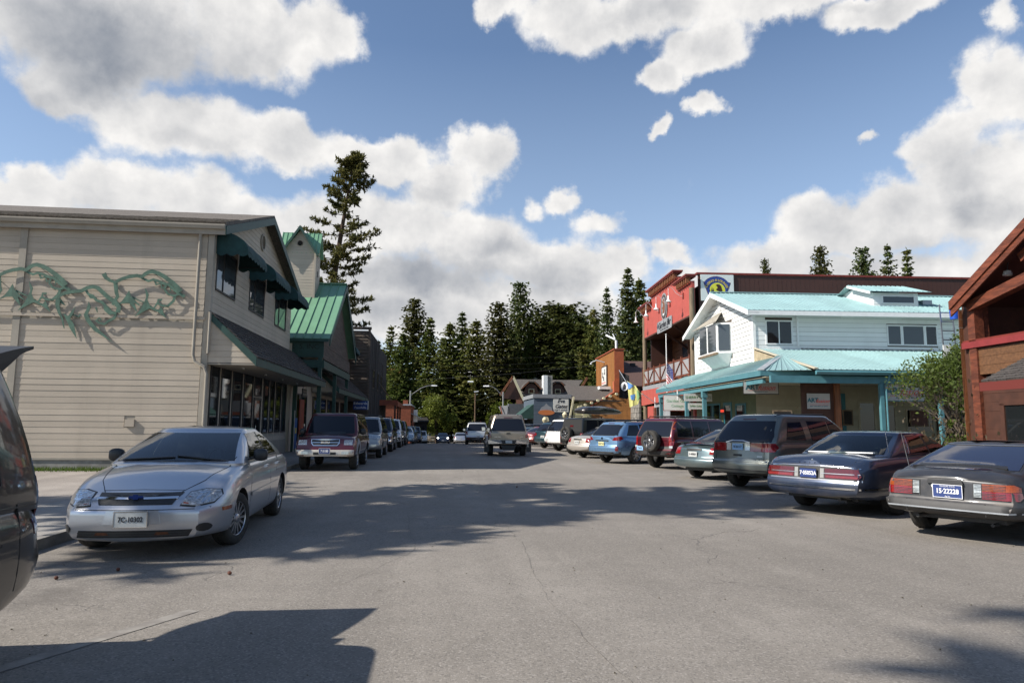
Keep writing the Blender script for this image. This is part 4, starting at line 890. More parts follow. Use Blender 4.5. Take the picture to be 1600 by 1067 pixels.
# oval emblem
em=thing('oval_emblem','oval emblem with a brown animal shape and pale ring on the red front','emblem',RF(1.97,15.0+6.15,9.95),-TH)
def ell(a,b,n=36): return [(a*math.cos(2*math.pi*i/n),b*math.sin(2*math.pi*i/n)) for i in range(n)]
poly_plate('ring',m_grey,em,ell(.85,1.0),(0,0,0),(0,-1,0),(0,0,1),.03); poly_plate('field',M('emblem_dark_ring',(.05,.035,.03),.6),em,ell(.74,.88),(-.032,0,0),(0,-1,0),(0,0,1),.01); poly_plate('inner_field',m_grey,em,ell(.55,.70),(-.044,0,0),(0,-1,0),(0,0,1),.008)
poly_plate('animal_shape',M('emblem_brown',(.17,.06,.025),.6),em,[(-.3,-.45),(.1,-.5),(.35,-.3),(.38,.05),(.25,.3),(.3,.5),(.1,.58),(-.1,.5),(-.32,.42),(-.30,.3),(-.1,.25),(-.18,.0),(-.4,.02),(-.38,-.1),(-.2,-.2)],(-.054,0,0),(0,-1,0),(0,0,1),.008); poly_plate('tail_shape',m_whitetrim,em,[(-.2,-.55),(0,-.48),(.2,-.5),(.1,-.62),(-.1,-.64)],(-.064,0,0),(0,-1,0),(0,0,1),.006)
np_=thing('name_board','pale grey name board with dark script under the oval emblem','sign',RF(1.97,15.0+6.1,8.62),-TH)
poly_plate('sign_board',m_grey,np_,[(-1.9,-.42),(1.8,-.42),(1.9,-.3),(1.9,.3),(1.8,.42),(-1.9,.42),(-2,.2),(-2,-.2)],(0,0,0),(0,-1,0),(0,0,1),.04)
text('lettering',np_,'Garden Bar',.62,m_ink,(-.045,0,.06),(0,-1,0),(0,0,1),shear=.35,bold=.02,sx=1.1); text('lettering',np_,'SALOON AND GRILL',.2,m_ink,(-.045,0,-.28),(0,-1,0),(0,0,1),sx=1.2)
# shield sign on the brown side
sh=thing('shield_sign','white board with a blue and yellow bear shield on the brown wall','sign',RF(2.0,15.0),-TH)
B('sign_board',M('pale_sign_white',(.62,.66,.64),.5),sh,.63,2.75,-.05,.0,9.3,10.98)
def PS(name,mat,pts,k): 
    return poly_plate(name,mat,sh,pts,(.63,-.052-.004*k,9.3),(1,0,0),(0,0,1),.004)
def S_(x,y): return ((x-130)/985*2.12,(935-y)/790*1.66)
top=[S_(590+430*math.sin(a),(600-400*math.cos(a))) for a in [(-56+8*i)*math.pi/180 for i in range(15)]]
PS('shield',M('shield_brown',(.10,.03,.035),.5),[S_(375,865),S_(205,365)][::1]+[ (x,y+.03) for x,y in top]+[S_(1030,385),S_(850,865)],0)
PS('shield_field',M('shield_blue',(.02,.05,.24),.5),[S_(390,845),S_(232,400)]+top+[S_(1005,405),S_(835,845)],1)
PS('moon',M('moon_yellow',(.62,.60,.05),.5),[S_(620+235*math.cos(a),620-235*math.sin(a)) for a in [(-22+14*i)*math.pi/180 for i in range(17)]],2)
PS('pine_shapes',m_ink,[S_(380,720),S_(385,560),S_(405,660),S_(430,660),S_(458,510),S_(480,640),S_(500,545),S_(530,715)],3)
PS('bear_shape',M('bear_brown',(.035,.012,.010),.6),[S_(640,790),S_(655,640),S_(610,625),S_(575,600),S_(610,560),S_(630,530),S_(600,490),S_(580,460),S_(610,435),S_(680,435),S_(730,480),S_(760,600),S_(775,720),S_(760,800)],4)
PS('water_band',M('band_blue',(.03,.09,.36),.5),[S_(352,722),S_(392,843),S_(833,843),S_(868,722)],2.5)
text('lettering',sh,'CASINO & LOUNGE',.20,M('gold_letters',(.55,.42,.10),.5),(.63+S_(600,600)[0],-.075,9.3+S_(600,310)[1]+.0),(1,0,0),(0,0,1),arc=.72,bold=.006,sx=1.0)
# upper storey behind the balcony
ze_=2.3
siding(RB,m_wood,[(0,4.4),(12.4,4.4),(12.4,8.35),(0,8.35)],[(.5,1.3,4.6,7.4),(2.1,4.0,4.6,7.6),(5.6,6.6,4.6,7.6),(8,9.6,5,7.4)],.32,(ze_,0,0),Yv,WN,backm=m_dkwood,name='log_board',th=.05)
for a,b in ((2.1,4.0),(5.6,6.6),(8,9.6),(.5,1.3)): window(RB,a,b,4.6,7.5,(ze_,0,0),Yv,WN,m_dkwood,m_glassblue,fw=.08)
for y in (1.6,4.6,7.5): MB().tube([(ze_-.15,y,4.3),(ze_-.15,y,8.3)],.13,10).build('post',m_wood,RB,smooth=True); MB().bar((ze_-.1,y,7.0),(.3,y,8.3),.14).build('brace',m_dkwood,RB)
B('balcony_floor',m_oldwood,RB,-.1,ze_,0.1,12.4,4.25,4.40); B('balcony_edge',m_grey,RB,-.14,-.1,.1,12.5,4.2,4.5)
MB().hexa([(-.16,.1,3.3),(-.12,.1,3.3),(-.12,12.9,3.0),(-.16,12.9,3.0)],[(-.16,.1,4.2),(-.12,.1,4.2),(-.12,12.9,4.2),(-.16,12.9,4.2)]).build('fascia_board',m_red,RB)
yy=[.4+1.76*i for i in range(8)]
for i,y in enumerate(yy):
    B('baluster_post',m_redwood,RB,-.10,.02,y-.08,y+.08,4.4,5.95)
    if i<7:
        B('rail',m_redwood,RB,-.07,-.01,y+.08,y+1.68,5.72,5.82); B('rail',m_redwood,RB,-.07,-.01,y+.08,y+1.68,4.62,4.74); B('wind_screen',M('grey_plastic_screen',(.30,.29,.29),.4),RB,-.035,-.02,y+.1,y+1.66,4.76,5.70)
        p,q=((y+.1,5.7),(y+1.65,4.76)) if i%2 else ((y+.1,4.76),(y+1.65,5.7)); MB().bar((-.06,p[0],p[1]),(-.06,q[0],q[1]),.07).build('brace',m_redwood,RB)
# ground floor
siding(RB,m_wood,[(0,.2),(12.4,.2),(12.4,3.9),(0,3.9)],[(.6,1.8,.4,2.7),(2.3,3.3,.2,2.7),(3.8,5.2,.6,2.6)],.3,(1.2,0,0),Yv,WN,backm=m_dkwood,name='log_board',th=.05)
for a,b,c,d in ((.6,1.8,.4,2.7),(2.3,3.3,.2,2.7),(3.8,5.2,.6,2.6)): window(RB,a,b,c,d,(1.2,0,0),Yv,WN,m_wood,m_glass,fw=.12,rows=2)
B('red_post',m_red,RB,-.1,.18,-.5,-.22,0,3.6)
for y in (5.6,): B('red_panel',m_red,RB,.0,.06,9.6,11.6,.2,2.9)
mb=MB(); y=5.4
while y<9.6: mb.box(.02,.06,y,y+.10,.2,3.6); mb.box(.02,.09,y+.10,y+.15,.2,3.6); y+=.15
mb.build('corrugated_wall',m_galv,RB,kind='stuff'); B('small_window',m_glass,RB,-.01,.02,8.2,8.8,1.9,2.8)
B('chair_back',m_redwood,RB,-.8,-.7,6.2,6.7,1.6,2.7); 
# flags
def flag(name,label,loc,rz,paint_fn,pole):
    f=thing(name,label,'flag',loc,rz); MB().tube(pole,.022,8).build('pole',m_whitetrim,f); paint_fn(f); return f
def cloth(name,mat,par,poly,z=0.0,amp=.06,fr=5,sub=12,th=.006):
    """hanging cloth patch: polygon in (u,v) metres, folded along u"""
    bm=bmesh.new(); vs=[bm.verts.new((a,0,b)) for a,b in poly]; bm.faces.new(vs)
    us=[a for a,b in poly]
    for i in range(1,sub):
        u=min(us)+(max(us)-min(us))*i/sub; bmesh.ops.bisect_plane(bm,geom=bm.verts[:]+bm.edges[:]+bm.faces[:],plane_co=(u,0,0),plane_no=(1,0,0))
    for v in bm.verts: v.co.y=z+amp*math.sin(v.co.x*fr*2.2+v.co.z*1.2)+.4*amp*math.sin(v.co.x*17+v.co.z*3)
    me=bpy.data.meshes.new(name); bm.to_mesh(me); bm.free(); me.materials.append(mat); return link(name,me,par)
m_fr=M('flag_red',(.50,.02,.03),.8); m_fw=M('flag_white',(.75,.75,.75),.8); m_fb=M('flag_blue',(.02,.035,.16),.8)
def us(f):
    for i in range(13):
        z1=-.2-.085*i; x0=.0 if i>=7 else .52
        sk=lambda x:-(x)*1.25
        cloth('stripe',m_fr if i%2==0 else m_fw,f,[(x0,z1+sk(x0)),(1.15,z1+sk(1.15)),(1.15,z1-.085+sk(1.15)),(x0,z1-.085+sk(x0))])
    sk=lambda x:-(x)*1.25
    ca=cloth('canton',m_fb,f,[(0,-.2),(.52,-.2+sk(.52)),(.52,-.795+sk(.52)),(0,-.795)])
    mb=MB()
    for r in range(6):
        for c in range(6):
            x=.05+c*.08; z=-.26-r*.09+sk(x); mb.add([(x-.014,-.075,z),(x,-.075,z+.02),(x+.014,-.075,z),(x,-.075,z-.02)],[(0,1,2,3)])
    mb.build('star',m_fw,ca,kind='stuff',fix=False)
flag('national_flag','stars and stripes flag hanging in folds from the balcony pole','',0,us,[(0,0,-.3),(0,0,2.6)]) if False else None
f=thing('national_flag','stars and stripes flag hanging in folds beside the red balcony rail','flag',RF(1.55,19.3,6.05),R(-35)); MB().tube([(0,0,-2.2),(0,0,1.25)],.035,8).build('pole',m_whitetrim,f); MB().lathe([(.001,-.06),(.06,0),(.001,.06)],axis='z',n=12,c=(0,0,1.3)).build('finial',m_whitetrim,f); f.scale=(1.05,1.05,1.25)
us(f)
f=thing('black_flag','black flag with a pale round emblem hanging by the brown shingle roof','flag',RF(1.2,33.5,4.6),R(-30)); 
cloth('cloth',M('flag_black',(.012,.012,.014),.85),f,[(0,1.6),(.9,1.2),(1.05,-.3),(.7,-.9),(0,-.75)],amp=.08)
poly_plate('emblem',m_fw,f,[(x*.32+.5,y*.4+.25) for x,y in ell(1,1,20)],(0,-.14,0),(1,0,0),(0,0,1),.005); poly_plate('profile_shape',m_ink,f,[(.38,-.05),(.62,-.02),(.66,.25),(.55,.5),(.42,.42),(.36,.2)],(0,-.15,0),(1,0,0),(0,0,1),.004)
MB().tube([(0,0,1.7),(1.6,-3.8,.4)],.03,8).build('pole',m_galv,f)
f=thing('garden_flag','pale flag with yellow, green and blue patches near the balcony corner','flag',RF(1.0,29.5,3.9),R(-30))
cloth('cloth',M('flag_paleyellow',(.62,.60,.22),.8,var=(3,.15)),f,[(0,1.2),(.7,.8),(1.25,.1),(.9,-.75),(.2,-1.0)],amp=.07)
cloth('blue_patch',M('flag_skyblue',(.10,.25,.55),.8),f,[(0.02,1.15),(.6,.8),(.3,.55),(.1,.5)],z=-.03,amp=.07); cloth('green_patch',M('flag_green',(.20,.34,.16),.8),f,[(.7,.6),(1.2,.1),(.9,-.5),(.75,0)],z=-.03,amp=.07); cloth('blue_patch',M('flag_skyblue',(.10,.25,.55),.8),f,[(.3,0),(.7,.1),(.6,-.4),(.35,-.35)],z=-.03,amp=.07)

# ============================================================ ochre false-front building
OB=thing('false_front_building','ochre board-and-batten false-front shop with a rust red sloping awning','building',RF(2.0,39.5,-.3),-TH)
B('facade_core',m_ochre,OB,.06,.5,.0,10.6,.3,9.1)
y=0
while y<10.5: B('board',m_ochre,OB,.02,.06,y,y+.49,5.2,9.05); B('batten',m_ochre,OB,-.02,.02,y+.46,y+.52,5.2,9.05); y+=.5
MB().hexa([(-.04,-.06,5.4),(.9,-.06,5.4),(.9,.0,5.4),(-.04,.0,5.4)],[(-.04,-.06,9.15),(.9,-.06,9.15),(.9,0,9.15),(-.04,0,9.15)]).build('return_wall',M('orange_red_board',(.40,.10,.035),.6,var=(2,.2)),OB)
B('cap',m_rust,OB,-.1,1.0,-.12,10.7,9.1,9.22); B('base_band',m_oldwood,OB,-.10,.04,-.05,10.6,4.75,5.3)
MB().hexa([(-.12,-.2,4.9),(1.1,-.2,4.9),(1.1,.5,4.9),(-.12,.5,4.9)],[(-.12,-.2,6.0),(.95,-.2,6.3),(.95,.5,6.3),(-.12,.5,6.0)]).build('corner_block',M('orange_red_board',(.40,.10,.035)),OB)
mb=MB(); roof_slab(mb,[(-2.5,-.6,3.55),(.0,-.3,5.0),(.0,11,5.0),(-2.5,11.6,3.55)],.08); mb.build('awning',m_rust,OB); B('awning_fascia',m_oldwood,OB,-2.55,-2.45,-.6,11.6,3.0,3.5)
siding(OB,m_ochre,[(-2.4,2.2),(2.5,2.2),(2.5,4.8),(-.05,4.8),(-2.4,3.4)],[],.28,(0,-.35,0),Xv,SN)
mb=MB(); roof_slab(mb,[(.8,-4.6,5.3),(16,-4.6,5.3),(16,5,8.45),(.8,5,8.45)],.15); roof_slab(mb,[(.8,5,8.45),(16,5,8.45),(16,14,5.3),(.8,14,5.3)],.15); mb.build('roof',m_rfbrown,OB)
B('roof_box_vent',m_blk,OB,2.2,2.7,2.7,3.1,7.7,8.05)
MB().prism([(-3.9,0),(13.5,0),(13.5,5.1),(5,8.2),(-3.9,5.3)],'x',1.6,1.7).build('gable_wall',m_blackwood,OB)
st=MB(); rg=random.Random(8)
for r in range(9):
    y=-3.8
    while y<-.4:
        w=rg.uniform(.3,.6); st.hexa([(1.45,y,.2+r*.45),(1.6,y,.2+r*.45),(1.6,y+w-.04,.2+r*.45),(1.45,y+w-.04,.2+r*.45)],[(1.45+rg.uniform(-.05,.05),y+.02,.62+r*.45),(1.6,y+.02,.62+r*.45),(1.6,y+w-.06,.62+r*.45),(1.45,y+w-.06,.62+r*.45)]); y+=w
st.build('stone_facing',m_conc,OB,kind='stuff'); B('stone_cap',m_board,OB,1.3,1.7,-4.0,-.2,4.4,4.55)
B('porch_wall',m_cream,OB,-.4,1.2,-.3,11,.2,2.4)
s=thing('picture_sign','upright dark sign with a white figure drawing on the ochre front','sign',RF(1.97,39.5+5.0,-.3),-TH)
B('sign_board',M('sign_dark_brown',(.05,.03,.025),.5),s,-.12,-.0,-1.5,1.4,5.75,7.9); B('picture_field',m_board,s,-.15,-.12,-1.35,1.2,5.9,7.75)
for (a,b,c,d) in ((-.9,-.2,6.9,7.6),(.1,.9,6.6,7.3),(-.5,.4,6.3,6.8)): poly_plate('dark_shape',m_ink,s,[(a,c),(b,c+.1),((a+b)/2+.1,(c+d)/2),(b-.1,d),(a+.1,d-.15),((a+b)/2-.15,(c+d)/2)],(-.156,0,0),(0,1,0),(0,0,1),.004)
B('red_line',m_inkred,s,-.158,-.15,-1.1,1.0,6.02,6.08); B('red_line',m_inkred,s,-.158,-.15,-1.1,1.0,6.15,6.19)
l=thing('gooseneck_lamp','twin silver arm lamp above the upright picture sign on the ochre front','lamp',RF(1.97,39.5+5.2,8.0),-TH); MB().tube([(0,0,0),(-.8,.3,.25),(-1.3,.8,.05)],.05,8).build('arm',m_galv,l); MB().lathe([(.05,0),(.16,-.2),(.15,-.2)],axis='z',n=12,c=(-1.3,.8,.05)).build('shade',m_galv,l)
l=thing('roof_floodlight','small white floodlight bracket standing on top of the ochre front','lamp',RF(2.3,39.5+.6,8.9),-TH); MB().tube([(0,0,0),(0,0,.9)],.12,8).build('stand',m_whitetrim,l); MB().bar((-.1,0,1.0),(-.9,.6,1.5),.16).build('lamp_head',m_whitetrim,l); MB().bar((0,0,.8),(-.3,.2,1.6),.08).build('arm',m_whitetrim,l)
# ============================================================ farther right-hand buildings
YB=thing('cottage_shop','pale yellow cottage shop with a grey shingle roof and scalloped eave beyond the ochre front','building',(13.2,66,-.9))
siding(YB,m_yel,[(-.6,.2),(6,.2),(6,4.6),(.6,4.6)],[],.26,(0,0,0),Xv,SN,backm=m_yel); mb=MB(); roof_slab(mb,[(-.3,-.9,4.7),(7.5,-.9,4.7),(7.5,3.2,6.3),(-.3,3.2,6.3)],.12); mb.build('roof',m_rfgrey,YB)
for i in range(7): MB().tube([(.35+i*.62,-1.1,4.0+i*.22),(.35+i*.62,-.7,4.0+i*.22)],.13,10).build('rafter_tail',m_yeltrim,YB)
MB().bar((-.15,-1,5.0),(-.95,-1,1.0),.16).build('leaning_frame',m_yeltrim,YB); MB().bar((.55,-1,4.2),(1.2,-1,1.0),.16).build('leaning_frame',m_yeltrim,YB); B('wall',m_yel,YB,0,6,.1,5,0,4.4); B('skylight',m_whitetrim,YB,3.0,4.6,1.6,2.4,5.9,6.2)
SB=thing('slate_shop','slate blue clapboard shop with a dark green awning and a pale parapet line','building',(9.3,66,-.9))
siding(SB,m_slate,[(0,.2),(3.55,.2),(3.55,4.85),(0,4.85)],[],.26,(0,0,0),Xv,SN,backm=m_slate); B('wall',m_slate,SB,0.02,3.5,.1,8,0,4.85); B('parapet',m_grey,SB,-.1,3.7,-.1,8,4.88,5.25)
MB().hexa([(-1.7,.2,2.9),(0,.2,2.9),(0,5,2.9),(-1.7,5,2.9)],[(-1.65,.2,2.98),(0,.2,4.3),(0,5,4.3),(-1.65,5,2.98)]).build('awning',m_green,SB); B('side_window',m_glass,SB,-.9,-.05,.5,.6,.4,2.8); B('post',m_wood,SB,-1.05,-.9,.3,.45,0,3.0); B('mauve_panel',M('mauve_board',(.17,.075,.07),.7),SB,3.3,4.4,.02,.1,.3,3.0)
window(SB,2.75,3.45,1.0,2.8,(0,-.03,0),Xv,SN,m_green,m_glass)
s=thing('shop_sign','square cream sign with dark script and GIFT SHOP on the slate blue wall','sign',(11.95,65.9,3.3)); B('sign_board',m_board,s,-.75,.75,0,.06,-.65,.6); text('lettering',s,'Eva\nGates',.52,m_ink,(0,-.005,.14),(1,0,0),(0,0,1),shear=.35,bold=.01); text('lettering',s,'GIFT SHOP',.26,m_ink,(0,-.005,-.48),(1,0,0),(0,0,1))
s=thing('cutout_emblem','cut-out emblem with pale crest and orange oval on the slate wall','sign',(10.5,65.9,2.3)); poly_plate('crest',m_grey,s,[(-.65,.45),(-.45,.8),(-.15,.95),(0,1.15),(.2,.95),(.5,.8),(.62,.45)],(0,0,0),(1,0,0),(0,0,1),.05); poly_plate('oval_band',M('orange_band',(.55,.17,.05),.5),s,ell(.8,.25),(0,-.055,.28),(1,0,0),(0,0,1),.04); poly_plate('foot',m_yeltrim,s,[(-.28,-.55),(.28,-.55),(.22,-.25),(.1,-.12),(-.1,-.12),(-.22,-.25)],(0,0,0),(1,0,0),(0,0,1),.05)
for x,z,l in ((-.15,.3,''),): pass
for i,(x,y,hh,lab) in enumerate(((9.9,63,2.1,'small globe street lantern in front of the slate wall, nearer the emblem'),(11.6,62,2.55,'taller globe street lantern below the GIFT SHOP sign'))):
    l=thing('street_lantern',lab,'lamp post',(x,y,gz(y)),0,'globe lanterns before the slate shop'); MB().tube([(0,0,0),(0,0,hh-.2)],[.06,.04],8).build('post',m_blk,l); MB().lathe([(.05,0),(.2,.15),(.24,.35),(.16,.5),(.03,.6)],axis='z',n=14,c=(0,0,hh-.2)).build('globe',m_yeltrim,l,smooth=True)
WB=thing('market_awning_stall','low stall with a white and orange-red flared parapet behind the pickup','stall',(8.0,84,-1.4))
MB().hexa([(.9,0,4.0),(3.3,0,4.0),(3.3,.3,4.0),(.9,.3,4.0)],[(.6,-.5,5.3),(3.5,-.5,5.3),(3.5,.3,5.3),(.6,.3,5.3)]).build('parapet',m_grey,WB); MB().hexa([(.5,0,3.4),(.9,0,4.0),(.9,3,4.0),(.5,3,3.4)],[(-.3,.0,5.0),(.55,-.5,5.1),(.55,3,5.1),(-.3,3,5.0)]).build('parapet',m_grey,WB); B('red_band',M('orange_red_board',(.40,.10,.035)),WB,.85,3.4,-.05,.35,3.65,4.0); B('wall',m_teal,WB,1.0,3.3,.2,3,0,3.6); MB().bar((.2,-.1,2.9),(-.35,-.1,5.0),.12).build('red_post',M('orange_red_board',(.40,.10,.035)),WB)
LD=thing('lodge','shingled lodge with two eyebrow dormers, a pale square chimney and timber gable ends','building',(10.9,96,-1.6))
mb=MB(); roof_slab(mb,[(.9,0,7.1),(8.1,0,6.7),(10.3,4.5,9.6),(-.4,4.5,9.6)],.2); roof_slab(mb,[(-.4,4.5,9.6),(10.3,4.5,9.6),(8.1,9,6.9),(.9,9,6.9)],.2); mb.build('roof',m_rfgrey,LD)
mb=MB(); roof_slab(mb,[(5.6,-1.0,6.4),(7.3,-1.2,6.4),(10.2,2.5,9.5),(8.0,2.7,9.5)],.2); mb.build('cross_gable_roof',m_rfgrey,LD)
B('wall',m_dkwood,LD,1.0,8.0,.8,8,0,6.9); B('stone_front',m_conc,LD,3.3,4.6,.4,.9,3.5,6.9)
for (a,b) in (((-.4,9.7),(1.2,6.3)),((-.4,9.7),(-2.2,7.0)),((10.3,9.7),(8.3,6.4))): MB().bar((a[0],-.2,a[1]),(b[0],-.2,b[1]),.16,.3).build('barge_board',m_yeltrim if b[0]>0 and b[0]<3 else m_wood,LD)
MB().prism([(-.4,9.3),(1.0,6.4),(-1.9,6.6)],'y',.1,.3).build('gable_timber',m_dkwood,LD)
for x in (2.3,6.1):
    d=MB().prism([(x-1.1,7.2),(x-.8,8.3),(x-.3,8.75),(x+.3,8.75),(x+.8,8.3),(x+1.1,7.2)],'y',.3,3.8).build('dormer',m_dkwood,LD); MB().prism([(x-1.5,7.9),(x-.9,8.45),(x-.35,8.9),(x+.35,8.9),(x+.9,8.45),(x+1.4,7.9),(x+1.0,8.65),(x+.4,9.1),(x-.4,9.1),(x-1.0,8.65)],'y',-.2,3.9).build('eyebrow_roof',m_rfgrey,d); B('window_frame',m_yeltrim,d,x-.4,x+.4,.2,.29,7.35,8.0); B('pane',m_glass,d,x-.32,x+.32,.17,.2,7.42,7.93); MB().bar((x-1.45,-.25,7.95),(x-.4,-.25,8.95),.1).build('barge_board',m_wood,d); MB().bar((x+1.35,-.25,7.95),(x+.4,-.25,8.95),.1).build('barge_board',m_wood,d)
B('chimney',m_whitetrim,LD,3.9,4.5,-.6,.9,6.2,9.9); B('chimney',m_conc,LD,4.5,5.2,-.5,1.0,6.2,9.9)
TB=thing('hillside_house','pale teal house with a long flat roof half hidden on the slope above the lodge','building',(14.8,120,-1)); B('wall',m_aqua,TB,0,4.6,0,4,5,10.9); B('wall',m_blackwood,TB,-4.5,0,1,4,5,10.5); B('flat_roof',m_conc,TB,-4.7,5.2,-.8,5,11.1,11.4); B('pane',m_glass,TB,2.0,3.2,-.04,0,9.6,10.6); B('balcony',m_whitetrim,TB,0,1.2,-.6,0,9.0,9.5); MB().lathe([(.001,0),(.4,0),(.45,.1)],axis='y',n=16,c=(1.2,-.2,10.3)).build('dish',m_whitetrim,TB)
HB=thing('hillside_house','small white house with an orange-brown roof on the lawn slope at far left','building',(-12.5,150,8.2)); B('wall',m_whitetrim,HB,-.5,5,0,5,0,3.2); mb=MB(); roof_slab(mb,[(-1,-.6,3.2),(5.5,-.6,3.2),(5.5,2.5,5.2),(-1,2.5,5.2)],.2); mb.build('roof',M('orange_brown_roof',(.33,.15,.04),.8,var=(1,.4)),HB); B('pane',m_glass,HB,1,2.2,-.04,0,1.2,2.4)

# ============================================================ timber building at right edge
TBR=thing('timber_building','red-stained timber building with a truss gable, balcony and purple wall at the right edge','building',RF(3.0,-7.6),-TH)
# local: x east, y along street; seen part runs from y=0 toward the camera (negative y)
WL=12.0; pk=-6.0
B('core_wall',m_dkwood,TBR,1.9,2.0,-WL,.2,0,5.0)
siding(TBR,m_purple,[(-WL,4.0),(.0,4.0),(.0,5.05),(pk,8.4),(-WL,5.05)],[(-5,-3,4.3,6.2)],.28,(1.9,0,0),Yv,WN,backm=m_dkwood)
siding(TBR,M('brown_stained_board',(.15,.068,.028),.6,var=(3,.35),stretch=(1,4,4)),[(-WL,3.0),(-.05,3.0),(-.05,3.75),(-WL,3.75)],[],.25,(.05,0,0),Yv,WN,backm=m_dkwood)
siding(TBR,m_wood,[(0,.2),(6,.2),(6,5.0),(0,5.0)],[],.25,(0,.22,0),Xv,(0,1,0)); B('north_wall',m_dkwood,TBR,.1,6,.0,.2,0,5.2)
B('balcony_rail',M('balcony_red_paint',(.24,.032,.032),.5,var=(3,.2)),TBR,-.06,.12,-WL,.1,3.78,3.96); B('balcony_rail',m_redtrim,TBR,-.02,.08,-WL,.1,3.96,4.02)
B('balcony_floor',m_dkwood,TBR,.06,1.9,-WL,0,3.0,3.1)
for y in (-.28,-5.9,-11.8): B('post',m_redwood,TBR,-.02,.26,y-.16,y+.12,.1,5.1); B('post',m_redwood,TBR,.30,.44,y-.12,y+.08,3.1,5.1)
# roof with verge boards
def vz(y): return 5.22+.55*(.05-y)
ZP=vz(pk)
mb=MB(); roof_slab(mb,[(-.35,.05,vz(.05)),(8,.05,vz(.05)),(8,pk,ZP),(-.35,pk,ZP)],.12); roof_slab(mb,[(8,2*pk-.05,vz(.05)),(-.35,2*pk-.05,vz(.05)),(-.35,pk,ZP),(8,pk,ZP)],.12); mb.build('roof',m_rfbrown,TBR)
for (x,dz) in ((-.39,-.22),(-.345,-.42)):
    for ya in (.08,2*pk-.08):
        MB().hexa([(x,ya,vz(.05)+dz-.05),(x+.045,ya,vz(.05)+dz-.05),(x+.045,pk,ZP+dz-.05),(x,pk,ZP+dz-.05)],[(x,ya,vz(.05)+dz+.2),(x+.045,ya,vz(.05)+dz+.2),(x+.045,pk,ZP+dz+.2),(x,pk,ZP+dz+.2)]).build('verge_board',m_redwood,TBR)
mb=MB(); roof_slab(mb,[(-.30,.04,vz(.05)-.14),(1.9,.04,vz(.05)-.14),(1.9,pk,ZP-.14),(-.30,pk,ZP-.14)],.05); mb.build('verge_lining',m_dkwood,TBR)
MB().bar((.0,-.3,4.98),(.0,-3.4,5.55),.26,.28).build('truss_chord',m_redwood,TBR); MB().bar((.0,-3.4,5.55),(.0,-8.6,5.55),.26,.28).build('truss_chord',m_redwood,TBR); MB().bar((.02,-2.3,5.95),(.02,-4.4,7.1),.2,.24).build('truss_strut',m_redwood,TBR)
MB().lathe([(.001,0),(.10,0),(.13,-.12),(.12,-.12)],axis='z',n=14,c=(.1,-1.65,5.75)).build('floodlamp',m_lampoff,TBR,smooth=True); MB().tube([(.1,-1.65,5.75),(.12,-1.7,6.1)],.015).build('lamp_stem',m_blk,TBR)
# shake pent roof lower down
shake_roof(TBR,(-1.4,-12,2.66),(-1.4,-2.35,2.66),(0,-2.2,3.32),(0,-12,3.32),m_shake,row=.16,seed=31); B('pent_fascia',M('shade_toned_red_fascia',(.13,.022,.016),.6),TBR,-1.42,-1.36,-12,-2.3,2.42,2.64); B('pent_deck',m_dkwood,TBR,-1.35,0,-12,-2.35,2.49,2.54)  # fascia red is darkened in its colour to stand for shrub shade
siding(TBR,m_dkwood,[(-WL,.2),(0,.2),(0,2.9),(-WL,2.9)],[(-2.6,-1.2,.2,2.1)],.25,(.1,0,0),Yv,WN,backm=m_dkwood); B('door_frame',m_dkwood,TBR,.02,.09,-2.7,-2.55,.1,2.15); B('door_frame',m_dkwood,TBR,.02,.09,-1.25,-1.1,.1,2.15); B('door_frame',m_dkwood,TBR,.02,.09,-2.7,-1.1,2.1,2.25); B('door_pane',m_glass,TBR,.06,.08,-2.55,-1.25,.15,2.1)  # door frames take a dark timber colour to stand for shrub shade

# ladder with a blue can on it
ld=thing('ladder','pale ladder leaning at the north corner of the red timber building','ladder',RF(4.85,-4.5),-TH); ld.scale=(1,1,1.1)
for x in (-.22,.22): MB().bar((x,0,0),(x,.25,5.2),.04,.03).build('rail',m_alu,ld)
for i in range(17): MB().bar((-.22,.0+i*.0145,.3+i*.29),(.22,.0+i*.0145,.3+i*.29),.035).build('rung',m_alu,ld)
B('white_panel',m_whitetrim,ld,-.28,-.02,.1,.13,2.9,3.9)
bc=MB().lathe([(.001,0),(.14,0),(.15,.32),(.001,.32)],axis='z',n=18).build('paint_can',M('blue_can',(.01,.07,.42),.4),None,smooth=30); bc.location=RF(4.9,-4.6,5.15); tag(bc,'blue can hung on the ladder beside the red timber building','can')
